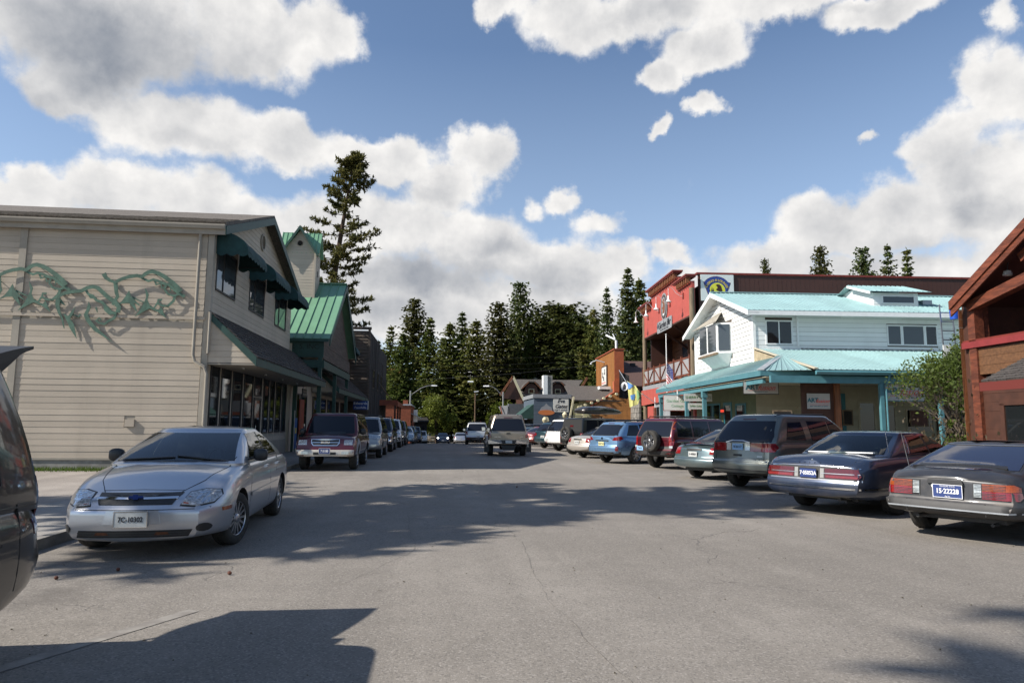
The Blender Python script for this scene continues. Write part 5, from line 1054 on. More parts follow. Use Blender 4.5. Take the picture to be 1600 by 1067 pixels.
# ------------------------------------------------------------ vegetation
def clump(mb,c,s,rg,droop=.0,n=3,flat=.5,ax=None,wf=.32):
    """a tuft of n needle sprays round point c"""
    for _ in range(n):
        a=rg.uniform(0,6.283); e=rg.uniform(-flat,flat)-droop; d=Vector((math.cos(a)*math.cos(e),math.sin(a)*math.cos(e),math.sin(e)))
        if ax is not None: d=(d*.7+ax*.8).normalized()
        u=d.cross(Vector((rg.uniform(-.5,.5),rg.uniform(-.5,.5),1))).normalized(); w=s*wf*rg.uniform(.7,1.3); l=s*rg.uniform(.7,1.25)
        p=c-d*l*.25; k=len(mb.v)
        mb.v+= [tuple(p),tuple(p+d*l*.45+u*w),tuple(p+d*l),tuple(p+d*l*.5-u*w)]; mb.f.append((k,k+1,k+2,k+3))
def conifer_mesh(seed,h,rmax,shape,dens,cs,base=.08,mat=f_fir,lean=0.0,gap=.0):
    """crown mesh and trunk mesh; shape(t) gives relative radius at height t (0 base of crown, 1 top)"""
    rg=random.Random(seed); mb=MB(); z=h*base; bend=rg.uniform(-1,1)*lean
    cx=lambda z:bend*(z/h)**2*h
    nz=noise
    layers=int(h*2.7)
    for i in range(layers):
        t=(i+rg.random()*.8)/layers; zz=h*(base+(1-base)*t); r=rmax*shape(t)
        nb=max(6,int(12*(.45+shape(t))))
        a0=rg.uniform(0,6.28)
        for k in range(nb):
            if rg.random()<gap: continue
            a=a0+6.283*k/nb+rg.uniform(-.35,.35); L_=r*rg.uniform(.55,1.18)*(1+.35*nz.noise(Vector((seed*3.1+math.cos(a)*1.3,math.sin(a)*1.3,zz*.35))))
            dr=rg.uniform(.12,.4)*(1-t)*1.0-.25*t
            m=max(2,int(L_/(cs*.62)*dens))
            for j in range(m):
                s=(j+.6)/m; 
                if s<.25 and L_>1.5 and rg.random()<.5: continue
                q=Vector((cx(zz)+math.cos(a)*L_*s,math.sin(a)*L_*s,zz-dr*L_*s*s+.12*L_*s)); sp=L_*.18*(1-s*.5)
                q+=Vector((rg.uniform(-sp,sp),rg.uniform(-sp,sp),rg.uniform(-sp,sp)*.4))
                clump(mb,q,cs*(1.3-.35*s),rg,droop=.15,n=4,ax=Vector((math.cos(a),math.sin(a),-.1)))
    for _ in range(6): clump(mb,Vector((cx(h),0,h*(1-.012*_))),cs*.8,rg,n=2,ax=Vector((0,0,1)))
    tr=MB().tube([(cx(h*t),0,h*t-(.5 if t==0 else 0)) for t in (0,.1,.25,.45,.65,.85,.98)],[h*.014,h*.012,h*.0105,h*.008,h*.0055,h*.003,.02],7)
    return mb.mesh('crown',mat,fix=False), tr.mesh('trunk',m_bark,smooth=True)
fir=lambda t:(1-t)**.62*(1 if t>.12 else .55+3.7*t)
narrow=lambda t:(1-t)**.5*(.8+.2*math.sin(t*20))
pine=lambda t:max(.1,math.sin((.10+.84*t)*math.pi))**.55*(1.05-t*.42)
broad=lambda t:math.sin((.12+.86*t)*math.pi)**.55
SPEC=[(11,20,4.7,fir,1.0,.52,.04,f_fir,.01,.02),(12,22,4.3,fir,.95,.50,.05,f_fir2,.02,.05),(13,24,4.2,pine,.8,.58,.16,f_pine,.02,.15),(14,19,3.3,narrow,1.0,.48,.05,f_fir,.02,.08),(15,21,4.8,pine,.9,.56,.10,f_fir2,.02,.12),(16,15,5.2,broad,1.0,.6,.28,f_pine,.0,.05),(17,23,3.8,fir,.8,.5,.10,f_pine,.03,.12)]
TM=[conifer_mesh(*s) for s in SPEC]
def tree(kind,x,y,z,h,label,grp='conifers rising behind the street',rz=0,name='conifer_tree',wid=1.0):
    t=thing(name,label,'tree',(x,y,z),rz,grp); s=h/SPEC[kind][1]; t.scale=(s*wid,s*wid,s)
    link('crown',TM[kind][0],t); link('trunk',TM[kind][1],t); return t
# px, top_y, distance, kind, width factor : laid out along the far tree line
rg=random.Random(40)
def at(px_,Y):
    """world x on the line of sight through photo column px_ (1600 wide) at street distance Y near the horizon"""
    a=math.atan((px_-683)/1066.7); return Y*math.tan(a)*1.0
FT=[(606,512,118,3,1.0,'slim dark conifer at the left end of the far tree line, by the timber building'),(627,522,112,0,1.0,'bushy green conifer second from the timber building'),
(645,468,132,2,1.15,'tall open-crowned pine left of the leafy yellow-green tree'),(668,500,126,3,1.1,'narrow conifer just right of the tall open-crowned pine'),
(700,505,122,0,1.1,'broad green conifer above the yellow-green leafy tree'),(719,488,128,1,1.1,'pointed dark conifer, highest of the group above the pale lamp arm'),(741,500,120,0,1.15,'dense conifer right of the highest one in the middle group'),
(776,472,116,2,1.05,'olive-tinted pine left of the tallest far tree'),(808,442,124,4,.85,'tallest far conifer, standing above the lodge gable'),(824,515,118,3,.9,'thin ragged conifer right of the tallest far one'),
(873,478,122,5,1.0,'rounded dark tree with a forked trunk behind the lodge'),(845,520,138,3,1.0,'faint conifer in the gap between the thin one and the rounded tree'),
(905,495,116,4,1.15,'dense conifer right of the rounded tree'),(930,482,112,0,.85,'conifer behind the ochre false front, left of the slender one'),(952,450,108,1,.75,'slender conifer left of the biggest dark pair'),
(987,420,100,1,1.05,'biggest dark conifer, next to the red false front'),(1006,438,104,0,1.0,'dark conifer half behind the red false front'),(1030,470,108,1,1.2,'conifer hidden behind the red false front balcony'),
(1222,419,118,2,.55,'small treetop above the brown wall, leftmost of the five'),(1322,407,112,2,.8,'treetop above the brown wall over the roof dormer'),(1394,418,116,4,.8,'twin treetop above the brown wall right of the dormer'),(1443,416,112,1,.95,'treetop above the brown wall near the rooftop unit'),(1476,424,114,3,1.0,'rightmost treetop above the brown wall'),
(590,535,128,1,1.1,'dark conifer peeping over the timber building roof'),(690,530,138,1,1.0,'rear conifer behind the leafy yellow-green tree'),(795,530,138,0,1.2,'rear conifer low behind the tallest one'),(968,510,128,0,1.2,'rear conifer between the slender one and the biggest pair')]
import itertools
for (px_,ty,Y,k,wf,lab) in FT:
    x=at(px_,Y); hz=660.7+.008*(px_-683); D=math.hypot(x,Y)*.995
    top=1.5+(hz-ty)/1066.7*D*1.005; z0=hill(x,Y)-.3
    tree(k,x,Y,z0,top-z0,lab,rz=rg.uniform(0,6.28),wid=wf*(1.0 if top-z0>16 else 1.2)*min(1.0,22/(top-z0))*1.08)
# lower understorey that reads as one dark mass under the far trees
mb=MB(); rg=random.Random(9)
for i in range(15000):
    x=rg.uniform(-34,46); y=rg.uniform(140,156) if -4<x<12 else rg.uniform(116,150)
    zz=hill(x,y); hgt=(rg.random()**1.3)*(5.5 if x>-4 else 2.0+max(0,(x+9))*.5)*(.7+.5*noise.noise(Vector((x*.12,y*.12,3))))
    if -22<x<-9 and y<146: continue
    clump(mb,Vector((x,y,zz+hgt)),1.1,rg,n=2)
mb.build('undergrowth',f_fir2,None,kind='stuff',fix=False)
mb=MB()
for i in range(2600):
    x=rg.uniform(-11,0); y=rg.uniform(128,139); clump(mb,Vector((x,y,hill(x,y)+rg.random()*2.6)),.8,rg,n=2)
mb.build('dry_brush',f_brush,None,kind='stuff',fix=False)
# fresh green leafy trees
def leafy(seed,h,r,mat,n,ls,base=.3):
    rg=random.Random(seed); mb=MB(); tr=MB(); tr.tube([(0,0,-.3),(0,0,h*.25),(.1,0,h*.5)],[h*.03,h*.022,h*.012],8)
    cen=[]
    for i in range(26):
        a=rg.uniform(0,6.28); t=rg.random(); rr=r*math.sin((.15+.75*t)*math.pi)*rg.uniform(.35,1.0); z=h*(base+(1-base)*t*.94)
        c=Vector((math.cos(a)*rr,math.sin(a)*rr,z)); cen.append((c,r*rg.uniform(.22,.42))); tr.tube([(0,0,h*rg.uniform(.15,.4)),tuple(c*.6+Vector((0,0,z*.3))),tuple(c)],[.05*h/8,.03*h/8,.01],5)
    for i in range(n):
        c,cr=cen[rg.randrange(len(cen))]; d=Vector((rg.gauss(0,1),rg.gauss(0,1),rg.gauss(0,.8))); d=d.normalized()*cr*rg.random()**.4
        clump(mb,c+d,ls,rg,n=1,flat=1.2)
    return mb.mesh('crown',mat,fix=False),tr.mesh('trunk',m_bark)
LM=leafy(3,7,3.4,f_yel,9000,.34)
for (px_,Y,h,w,lab) in ((682,104,6.6,1.0,'leafy yellow-green spring tree at the end of the left row'),(790,112,5.2,1.3,'low yellow-green shrub tree behind the pickup and lamp post'),(905,140,9,.8,'pale green leafy tree showing beside the rounded tree trunk')):
    x=at(px_,Y); t=thing('leafy_tree',lab,'tree',(x,Y,hill(x,Y)+(0 if Y<110 else 1)),Y,'yellow-green leafy trees'); s=h/7; t.scale=(s*w,s*w,s); link('crown',LM[0],t); link('trunk',LM[1],t)
BT=MB(); rg=random.Random(77)
def twigs(mb,p,d,l,r,dep,rg,spread=.5):
    q=p+d*l; mb.tube([tuple(p),tuple(p.lerp(q,.5)+Vector((rg.uniform(-1,1),rg.uniform(-1,1),0))*l*.06),tuple(q)],[r,r*.8,r*.55],5,cap=False)
    if dep==0: return [q]
    out=[]
    for _ in range(rg.choice((2,3,3))):
        n=(d+Vector((rg.uniform(-1,1),rg.uniform(-1,1),rg.uniform(-.5,.9)))*spread).normalized(); out+=twigs(mb,p.lerp(q,rg.uniform(.5,1)),n,l*rg.uniform(.6,.85),r*.55,dep-1,rg,spread)
    return out
t=thing('bare_shrub','bare pale-branched shrub beyond the dark timber building','shrub',(-8.2,100,hill(-8.2,100)))
for k in range(7): twigs(BT,Vector((rg.uniform(-1.4,1.4),0,0)),Vector((rg.uniform(-.3,.3),rg.uniform(-.2,.2),1)).normalized(),2.6,.06,4,rg,.4)
BT.build('branches',m_twig,t,fix=False)
# ------------------------------------------------ big ragged pine behind the green roof
def big_pine(loc,label,h,seed,R0,lean,zlow,cs,n_up=1.0,shape=None):
    rg=random.Random(seed); t=thing('pine_tree',label,'tree',loc,0); mb=MB(); br=MB()
    cx=lambda z:lean*(z/h)**1.4
    br.tube([(cx(h*q),0,h*q-(.5 if q==0 else 0)) for q in (0,.1,.25,.4,.55,.7,.82,.92,.99)],[.42,.38,.33,.29,.24,.18,.12,.07,.02],10)
    z=zlow
    while z<h*.985:
        tt=(z-zlow)/(h-zlow); r=(shape(tt) if shape else R0*(1-tt)**.75)
        nb=rg.choice((3,4,5)) if tt<.85 else 4
        a0=rg.uniform(0,6.28)
        for k in range(nb):
            a=a0+k*6.283/nb+rg.uniform(-.5,.5); L_=r*rg.uniform(.45,1.15)
            d=Vector((math.cos(a),math.sin(a),0)); p=Vector((cx(z),0,z)); dr=rg.uniform(.10,.42)*(1-tt*.9); pts=[]
            m=max(4,int(L_/.34)); wob=rg.uniform(-.25,.25)
            for j in range(m+1):
                s=j/m; pts.append(p+d*L_*s+Vector((0,0,(.22*s-dr*s*s*1.9+.28*s**4)*L_*.8))+d.cross(Vector((0,0,1)))*wob*L_*s*s)
            br.tube([tuple(q) for q in pts],[max(.075*(1-j/m)*(1-tt*.6),.010) for j in range(m+1)],5,cap=False)
            for j in range(1,m+1):
                s=j/m
                if s<.34 and rg.random()<.85: continue
                side=d.cross(Vector((0,0,1)))
                for sd in (-1,0,1):
                    l2=L_*.22*(1.1-s*.6)*rg.uniform(.5,1.3) if sd else 0
                    c=pts[j]+side*sd*l2+d*l2*.5
                    if sd and l2>.25: br.tube([tuple(pts[j]),tuple(c+Vector((0,0,-.05)))],[.014,.006],4,cap=False)
                    for _ in range(int(2.6*n_up)+(1 if rg.random()<.55 else 0)):
                        q=c.lerp(pts[j],rg.random()*.8)+Vector((rg.gauss(0,.13),rg.gauss(0,.13),rg.gauss(0,.08)))
                        clump(mb,q,cs*rg.uniform(.7,1.25),rg,n=5,ax=d*.6+Vector((0,0,.35)),flat=1.0,wf=.15)
        z+=rg.uniform(.42,1.0)*(1.0 if tt<.8 else .55)
    br.build('trunk',m_bark,t,smooth=60,fix=False); mb.build('crown',f_pine,t,fix=False); return t
Z=math.atan
big_pine((-9.55,55,-.6),'tall ragged pine leaning over the green metal roof',24.1,5,3.2,2.4,5.0,.40,n_up=1.2,shape=lambda t:(3.2-1.0*t if t<.70 else 2.4*(1-(t-.70)/.32)**.8)*(1+.20*math.sin(t*23)))
# trees that stand left of the picture and shade the road
CAST=[(-14.5,9.9,0,22.3,6,'tall pine on the gravel lot left of the frame, shading the road middle'),(-18.5,-2.3,0,22.8,8,'pine left of the camera shading the near right corner of the road')]
for (x,y,z,h,sd,lab) in CAST:
    big_pine((x,y,z),lab,h,sd,4.6,.4,7.6 if sd==6 else 18.0,.62,n_up=.8,shape=(lambda t:4.9*(.8+.3*math.sin(t*9))*(1-t)**.42) if sd==6 else (lambda t:2.6*(1-t)**.5))
# ------------------------------------------------ shrub in front of the red timber building
def big_bush():
    rg=random.Random(21); t=thing('shrub','tangled green shrub with grey twiggy middle between the gallery porch and red building','shrub',RF(4.95,-5.6),0)
    t.scale=(.68,.85,.98); br=MB(); tips=[]
    for k in range(15):
        a=rg.uniform(0,6.28); d=Vector((math.cos(a)*.45,math.sin(a)*.35,1)).normalized(); tips+=twigs(br,Vector((math.cos(a)*.5,math.sin(a)*.4,0)),d,1.55,.035,5,rg,.62)
    br.build('branches',m_twig,t,fix=False)
    lf=MB(); dry=MB()
    def leaf(mb,c,s):
        n=Vector((rg.gauss(0,1),rg.gauss(0,1),rg.gauss(.5,1))).normalized(); u=n.cross(Vector((rg.random(),rg.random(),rg.random()))).normalized(); v=n.cross(u); k=len(mb.v)
        mb.v+= [tuple(c-u*s),tuple(c+v*s*.45),tuple(c+u*s),tuple(c-v*s*.45)]; mb.f.append((k,k+1,k+2,k+3))
    for q in tips:
        top=q.z>3.0 or rg.random()<.25
        for _ in range(rg.randint(7,17) if top else rg.randint(0,6)): leaf(lf if top or rg.random()<.6 else dry,q+Vector((rg.gauss(0,.16),rg.gauss(0,.16),rg.gauss(0,.14))),rg.uniform(.04,.085))
    # leafy lobes: outer ones fresh green, middle dry
    for (cx,cy,cz,r,n,m_) in [(a,b_,c_,d_,int(e*2.3),f_) for a,b_,c_,d_,e,f_ in ((-.3,0,4.2,.75,1500,0),(.35,.1,3.75,.8,1500,0),(-1.0,-.1,3.5,.62,1000,0),(-1.45,0,3.0,.42,400,0),(-1.0,0,2.3,.38,260,0),(.9,0,3.0,.75,1000,0),(1.5,.1,2.4,.7,800,0),(1.9,.2,1.6,.8,700,0),(.4,-.2,1.4,.9,900,0),(-.9,-.2,1.0,.8,700,0),(-1.9,-.1,.75,.5,420,0),(0,-.8,2.6,.75,900,1),(-.5,-.8,2.2,.6,600,1),(.9,-.4,.8,.9,700,1),(2.3,-.2,.8,.7,600,0),(-1.75,0,1.55,.25,160,0),(1.0,0,4.3,.3,260,0),(-.1,0,4.85,.3,260,0))]:
        for _ in range(n):
            d=Vector((rg.gauss(0,1),rg.gauss(0,1),rg.gauss(0,1))); d=d.normalized()*r*rg.random()**.5*rg.uniform(.7,1.25); c=Vector((cx,cy,cz))+d
            if noise.noise(c*2.4)<-.15: continue
            leaf(dry if m_ else lf,c,rg.uniform(.045,.10))
    lf.build('leaves',f_bush,t,fix=False); dry.build('dry_leaves',f_brush,t,fix=False)
    for (x,r) in ((-1,.02),(.4,.035),(1.2,.03),(1.6,.02)): MB().tube([(x,-.5,0),(x*.6-.3,-.4,1.4),(x*.2-.6,-.2,2.7)],[r,r*.8,r*.4],6).build('stem',m_twig,t)
big_bush()
b2=thing('ground_shrub','low brownish scrub along the foot of the red timber building','shrub',RF(4.3,-6.6)); b2.scale=(.9,.9,1.6); mb=MB(); rg=random.Random(4)
for _ in range(7000):
    c=Vector((rg.gauss(0.6,1.3),rg.gauss(0,1.3),abs(rg.gauss(0,.55)))); clump(mb,c,.11,rg,n=1,flat=1.3)
mb.build('leaves',f_brush,b2,fix=False)
# grass strip at the wall and weeds
mb=MB(); rg=random.Random(12)
for _ in range(5200):
    x=rg.uniform(-20,-7.6); y=21.15-abs(rg.gauss(0,.32)); h=rg.uniform(.04,.15); a=rg.uniform(0,6.28); k=len(mb.v); w=.012
    mb.v+= [(x-w*math.cos(a),y-w*math.sin(a),.07),(x+w*math.cos(a),y+w*math.sin(a),.07),(x+rg.uniform(-.05,.05),y+rg.uniform(-.05,.05),.07+h)]; mb.f.append((k,k+1,k+2))
mb.build('grass_strip',f_grass,None,kind='stuff',fix=False)
# pine cones and litter on the road
cm=MB().lathe([(.001,-.03),(.018,-.02),(.026,0),(.02,.02),(.001,.034)],axis='x',n=7).mesh('cone',M('pine_cone_brown',(.11,.035,.018),.8)); rg=random.Random(6)
for i,(x,y,l) in enumerate(((-3.55,7.1,'reddish pine cone on the asphalt nearest the open tailgate'),(-3.15,7.45,'reddish pine cone on the asphalt in front of the silver sedan bumper'),(-2.0,7.2,'red-brown pine cone at the shadow edge right of the silver sedan wheel'),(1.9,16.3,'dark pine cone far out in the road shade near the green-grey minivan'),(8.0,8.2,'leaf scrap on the asphalt behind the black coupe'))):
    o=link('pine_cone',cm,None,loc=(x,y,.02)); o.rotation_euler=(0,0,rg.uniform(0,6)); o.scale=(.75,)*3; tag(o,l,'pine cone')
mb=MB()
for _ in range(420):
    x=rg.uniform(-4,9); y=rg.uniform(4,22); s=rg.uniform(.004,.014); a=rg.uniform(0,6.28); k=len(mb.v); mb.v+=[(x+s*math.cos(a),y+s*math.sin(a),.004),(x-s*math.sin(a),y+s*math.cos(a),.006),(x-s*math.cos(a),y-s*math.sin(a),.005),(x+s*.6*math.sin(a),y-s*.6*math.cos(a),.012)]; mb.f.append((k,k+1,k+2,k+3))
mb.build('litter',f_brush,None,kind='stuff',fix=False)
# ------------------------------------------------ street furniture
def cobra(label,x,y,h,arm,side,wood=False):
    t=thing('street_lamp',label,'street lamp',(x,y,gz(y)-.1)); MB().tube([(0,0,0),(0,0,h)],[.13,.09],10).build('pole',m_woodpole if wood else m_pole,t,smooth=True)
    MB().tube([(0,0,h-.6),(side*arm*.5,0,h+.35),(side*arm*.8,0,h+.65),(side*arm,0,h+.7)],.045,8).build('arm',m_pole,t,smooth=True)
    MB().hexa([(side*arm,-.16,h+.62),(side*(arm+.75),-.12,h+.64),(side*(arm+.75),.12,h+.64),(side*arm,.16,h+.62)],[(side*arm,-.1,h+.80),(side*(arm+.7),-.06,h+.76),(side*(arm+.7),.06,h+.76),(side*arm,.1,h+.80)]).build('lamp_head',m_whitetrim,t)
cobra('street lamp at left whose long arm reaches right over the parked row',-3.55,90,6.9,2.7,1); cobra('street lamp right of the pickup with its arm pointing left',8.2,86,6.6,1.8,-1)
t=thing('utility_pole','wooden utility pole with a small white lamp on top, left of the pickup','utility pole',(6.1,112,-1.8)); MB().tube([(0,0,0),(0,0,8.2)],[.16,.11],8).build('pole',m_woodpole,t); MB().bar((-.2,0,8.4),(.5,0,8.5),.18).build('lamp',m_whitetrim,t)
t=thing('road_sign','small white rectangular road sign on a red-brown post near the utility pole','sign',(6.3,108,-1.75)); B('sign_board',m_board,t,-.42,.42,-.02,.02,1.7,2.9); MB().tube([(.5,0,0),(.5,0,3.6)],.04,6).build('post',m_redtrim,t)
def wire(label,a,b,sag,r=.018):
    pts=[Vector(a).lerp(Vector(b),i/14)-Vector((0,0,sag*4*(i/14)*(1-i/14))) for i in range(15)]
    o=MB().tube([tuple(p-Vector(a)) for p in pts],r,4,cap=False).build('power_line',m_wire,None); o.location=a; tag(o,label,'power line','overhead lines crossing the street')
wire('lowest overhead cable, sloping up to the right across the far street',(-10.5,112,8.1),(26,104,10.9),.5,.022)
wire('second overhead cable from the bottom, crossing before the far trees',(-11.5,112,9.9),(28,108,11.0),.35,.012)
wire('third overhead cable from the bottom, crossing before the far trees',(-11.5,112,10.4),(28,108,11.9),.3,.012)
wire('topmost faint overhead cable crossing before the far trees',(-11.5,112,11.4),(28,108,12.9),.3,.012)
wire('low cable running from the utility pole to the right-hand lamp',(6.1,112,5.2),(8.2,86,5.6),.2,.02); wire('low cable from the brick building to the utility pole',(-3.4,90,4.5),(6.1,112,5.4),.3,.02)
o=MB().tube([(-.45,0,0),(.45,0,0)],.14,8).build('transformer_can',m_whitetrim,None); o.location=(5.2,110,8.1); tag(o,'small pale fitting hung on the lowest overhead cable','cable fitting')
m_line=M('worn_white_road_paint',(.28,.26,.23),.85,var=(5,.4),col2=(.19,.17,.15))
# worn stall lines on the right
for i in range(11):
    x0,y0=7.6,9.6+i*3.35; d=(math.cos(R(30)),math.sin(R(30)))
    mb=MB(); a=Vector((x0-.6,y0-1.9,.004)); b=a+Vector((d[0]*4.6,d[1]*4.6,0)); n=Vector((-d[1],d[0],0))*.05
    o=mb.add([a-n,b-n,b+n,a+n],[(0,1,2,3)]).build('stall_line',m_line,None,kind='structure',fix=False)
mb=MB(); a=Vector((-2.9,4.1,.004)); b=Vector((-1.9,5.9,.004)); n=Vector((.05,-.03,0)); mb.add([a-n,b-n,b+n,a+n],[(0,1,2,3)]).build('stall_line',m_line,None,kind='structure',fix=False)

# sealed joints and wandering cracks in the asphalt
m_tar=M('old_tar_seal',(.15,.135,.118),.85,var=(6,.3))
def crack(pts,w,seed):
    rg=random.Random(seed); P=[]
    for (a,b),(c,d) in zip(pts,pts[1:]):
        k=int(math.hypot(c-a,d-b)/.12)
        for i in range(k): t=i/k; P.append((a+(c-a)*t,b+(d-b)*t))
    x_=0; V=[];F=[]
    for i,(x,y) in enumerate(P):
        x_=x_*.82+rg.gauss(0,.012); ww=w*rg.uniform(.25,1.3); V+=[(x+x_-ww,y+x_*.4,.004),(x+x_+ww,y+x_*.4,.004)]
    for i in range(len(P)-1): F.append((2*i,2*i+1,2*i+3,2*i+2))
    MB().add(V,F).build('road_crack',m_tar,None,kind='structure',fix=False)
crack([(1.15,4.0),(.95,6),(1.1,9),(.9,14),(1.3,22)],.002,1); crack([(-.9,6.6),(-.2,8.4),(-.5,12),(.1,18)],.0022,3)
# ============================================================ vehicles
def lerpl(pts,x):
    if x<=pts[0][0]: return pts[0][1]
    for (a,b),(c,d) in zip(pts,pts[1:]):
        if x<=c: return b+(d-b)*(x-a)/(c-a) if c>a else d
    return pts[-1][1]
def smo(pts,x,k=.10): return (lerpl(pts,x-k)+2*lerpl(pts,x)+lerpl(pts,x+k))/4
SIDE=[(0,.925),(.10,.972),(.3,.992),(.5,1.0),(.72,.992),(.86,.975),(1,.935)]
def body_mesh(s):
    L=s['L']; hw=s['W']/2; v=[];f=[]; cr=s.get('cr',.42); k0=s.get('ck',.20)
    xs=[0,.015,.05,.10,.17,.26,.36,.48]; xs=xs+[.48+(L-.96)*i/30 for i in range(1,30)]+[L-q for q in xs[::-1]]
    NR=14; rings=[]; side=s.get('side',SIDE)
    for x in xs:
        d=min(x,L-x); w=hw*(1-k0*max(0,1-d/cr)**2.1)*lerpl(s['plan'],x) if 'plan' in s else hw*(1-k0*max(0,1-d/cr)**2.1)
        zt=smo(s['top'],x); zb=smo(s['bot'],x); sh=s.get('sh',.07); zs=zt-sh
        q=[(0,zb),(w*.75,zb)]
        for j in range(NR):
            t=j/(NR-1); q.append((w*lerpl(side,t),zb+.03+(zs-zb-.03)*t))
        cr_=s.get('crown',.035)
        q+= [(w*.90,zs+sh*.45),(w*.78,zs+sh*.75),(w*.45,zt+cr_*.6),(0,zt+cr_)]
        rings.append((x,q))
    n=len(rings[0][1]); full=2*n-2
    def endx(x,z):
        if x<L/2: 
            i=smo(s['tail'],z,.02); r=max(0,1-x/.75); return x+i*r
        i=smo(s['nose'],z,.02); r=max(0,1-(L-x)/.75); return x-i*r
    for x,q in rings:
        loop=[(a,b) for a,b in q]+[(-a,b) for a,b in q[-2:0:-1]]
        for (a,b) in loop: v.append((endx(x,b)-L/2,a,b))
    m=full
    for i in range(len(rings)-1):
        for j in range(m): k=(j+1)%m; f.append((i*m+j,i*m+k,(i+1)*m+k,(i+1)*m+j))
    # end caps as grids with a slight bow
    for ri,sg in ((0,-1),(len(rings)-1,1)):
        base=ri*m; prev=None; bow=s.get('bow',.06); C=8
        for j in range(1,n-1):
            a=base+j; b=base+(m-j); ya=v[a][1]; z=v[a][2]; row=[a]
            for c in range(1,C):
                y=ya*(1-2*c/C); row.append(len(v)); v.append((v[a][0]+sg*bow*(1-(y/max(ya,.01))**2),y,z))
            row.append(b)
            if prev is None:
                # bottom centre vertex joins first row
                f.append(tuple([base]+row)) if sg>0 else f.append(tuple([base]+row[::-1]))
            else:
                for c in range(C): f.append((prev[c],row[c],row[c+1],prev[c+1]))
            prev=row
        f.append(tuple([base+n-1]+prev))
    return v,f
def ring_fp(xr,xf,w,bow_f,bow_r,rc,z,xo):
    P=[]; 
    def corner(cx,cy,a0):
        for i in range(5): a=a0+i*math.pi/8; P.append((cx+rc*math.cos(a),cy+rc*math.sin(a)))
    corner(xf-rc,w-rc,0)
    P2=[]
    # order: start front-left corner going to rear-left, rear, right, front
    pts=[]
    fl=[(xf-rc+rc*math.cos(a),w-rc+rc*math.sin(a)) for a in [i*math.pi/8 for i in range(5)]]
    rl=[(xr+rc+rc*math.cos(a),w-rc+rc*math.sin(a)) for a in [math.pi/2+i*math.pi/8 for i in range(5)]]
    rr=[(x,-y) for x,y in rl[::-1]]; fr=[(x,-y) for x,y in fl[::-1]]
    sl=[(fl[-1][0]+(rl[0][0]-fl[-1][0])*i/10,w) for i in range(1,10)]; srr=[(x,-y) for x,y in sl[::-1]]
    yr=rl[-1][1]; re=[(xr,yr-2*yr*i/8) for i in range(1,8)]; yf=fl[0][1]; fe=[(xf,-yf+2*yf*i/8) for i in range(1,8)]
    for (x,y) in fl+sl+rl+re+rr+srr+fr+fe:
        t=(x-xr)/(xf-xr); b=(bow_f*max(0,(t-.6)/.4)-bow_r*max(0,(.4-t)/.4))*(1-(y/w)**2); pts.append((x+b-xo,y,z))
    return pts
def gh_mesh(s,inset=0.0,zlow=None,zcap=0.0):
    g=s['gh']; L=s['L']; v=[];f=[]
    z0,z1=g['z0'],g['z1']-zcap; rc0,rc1=g.get('rc0',.16),g.get('rc1',.14)
    lay=[(0,zlow if zlow is not None else z0-.10,0)]+[(t,z0+(z1-.055-z0)*t,0) for t in (0,.2,.4,.6,.8,.92,1.0)]+[(1,z1-.028,.022),(1,z1-.012,.065),(1,z1+.0,.15),(1,z1+.012,.28),(1,z1+.018,.42)]
    rise=g.get('cv',0.0)
    for (t,z,ins) in lay:
        xr=g['xr0']+(g['xr1']-g['xr0'])*t-rise*math.sin(math.pi*t)*.5; xf=g['xf0']+(g['xf1']-g['xf0'])*t+rise*math.sin(math.pi*t)*.5
        w=g['w0']+(g['w1']-g['w0'])*t+g.get('tumble',.018)*math.sin(math.pi*t)
        w-=inset; 
        v+=ring_fp(xr+ins*1.5+inset,xf-ins*1.5-inset,w-ins*1.0,g.get('bf',.10),g.get('br',.06),(rc0+(rc1-rc0)*t)*(1 if ins<.2 else .7),z,L/2)
    n=len(v)//len(lay)
    for i in range(len(lay)-1):
        for j in range(n): k=(j+1)%n; f.append((i*n+j,i*n+k,(i+1)*n+k,(i+1)*n+j))
    f.append(tuple(range(n))[::-1]); f.append(tuple(range((len(lay)-1)*n,len(lay)*n)))
    return v,f
def boolean(me,cutter,mode='DIFFERENCE'):
    o=bpy.data.objects.new('tmp',me); c=bpy.data.objects.new('tmpc',cutter); COL.objects.link(o); COL.objects.link(c)
    md=o.modifiers.new('b','BOOLEAN'); md.operation=mode; md.object=c; md.solver='EXACT'; md.material_mode='TRANSFER'
    dg=bpy.context.evaluated_depsgraph_get(); r=bpy.data.meshes.new_from_object(o.evaluated_get(dg))
    bpy.data.objects.remove(o); bpy.data.objects.remove(c); return r
WC={}
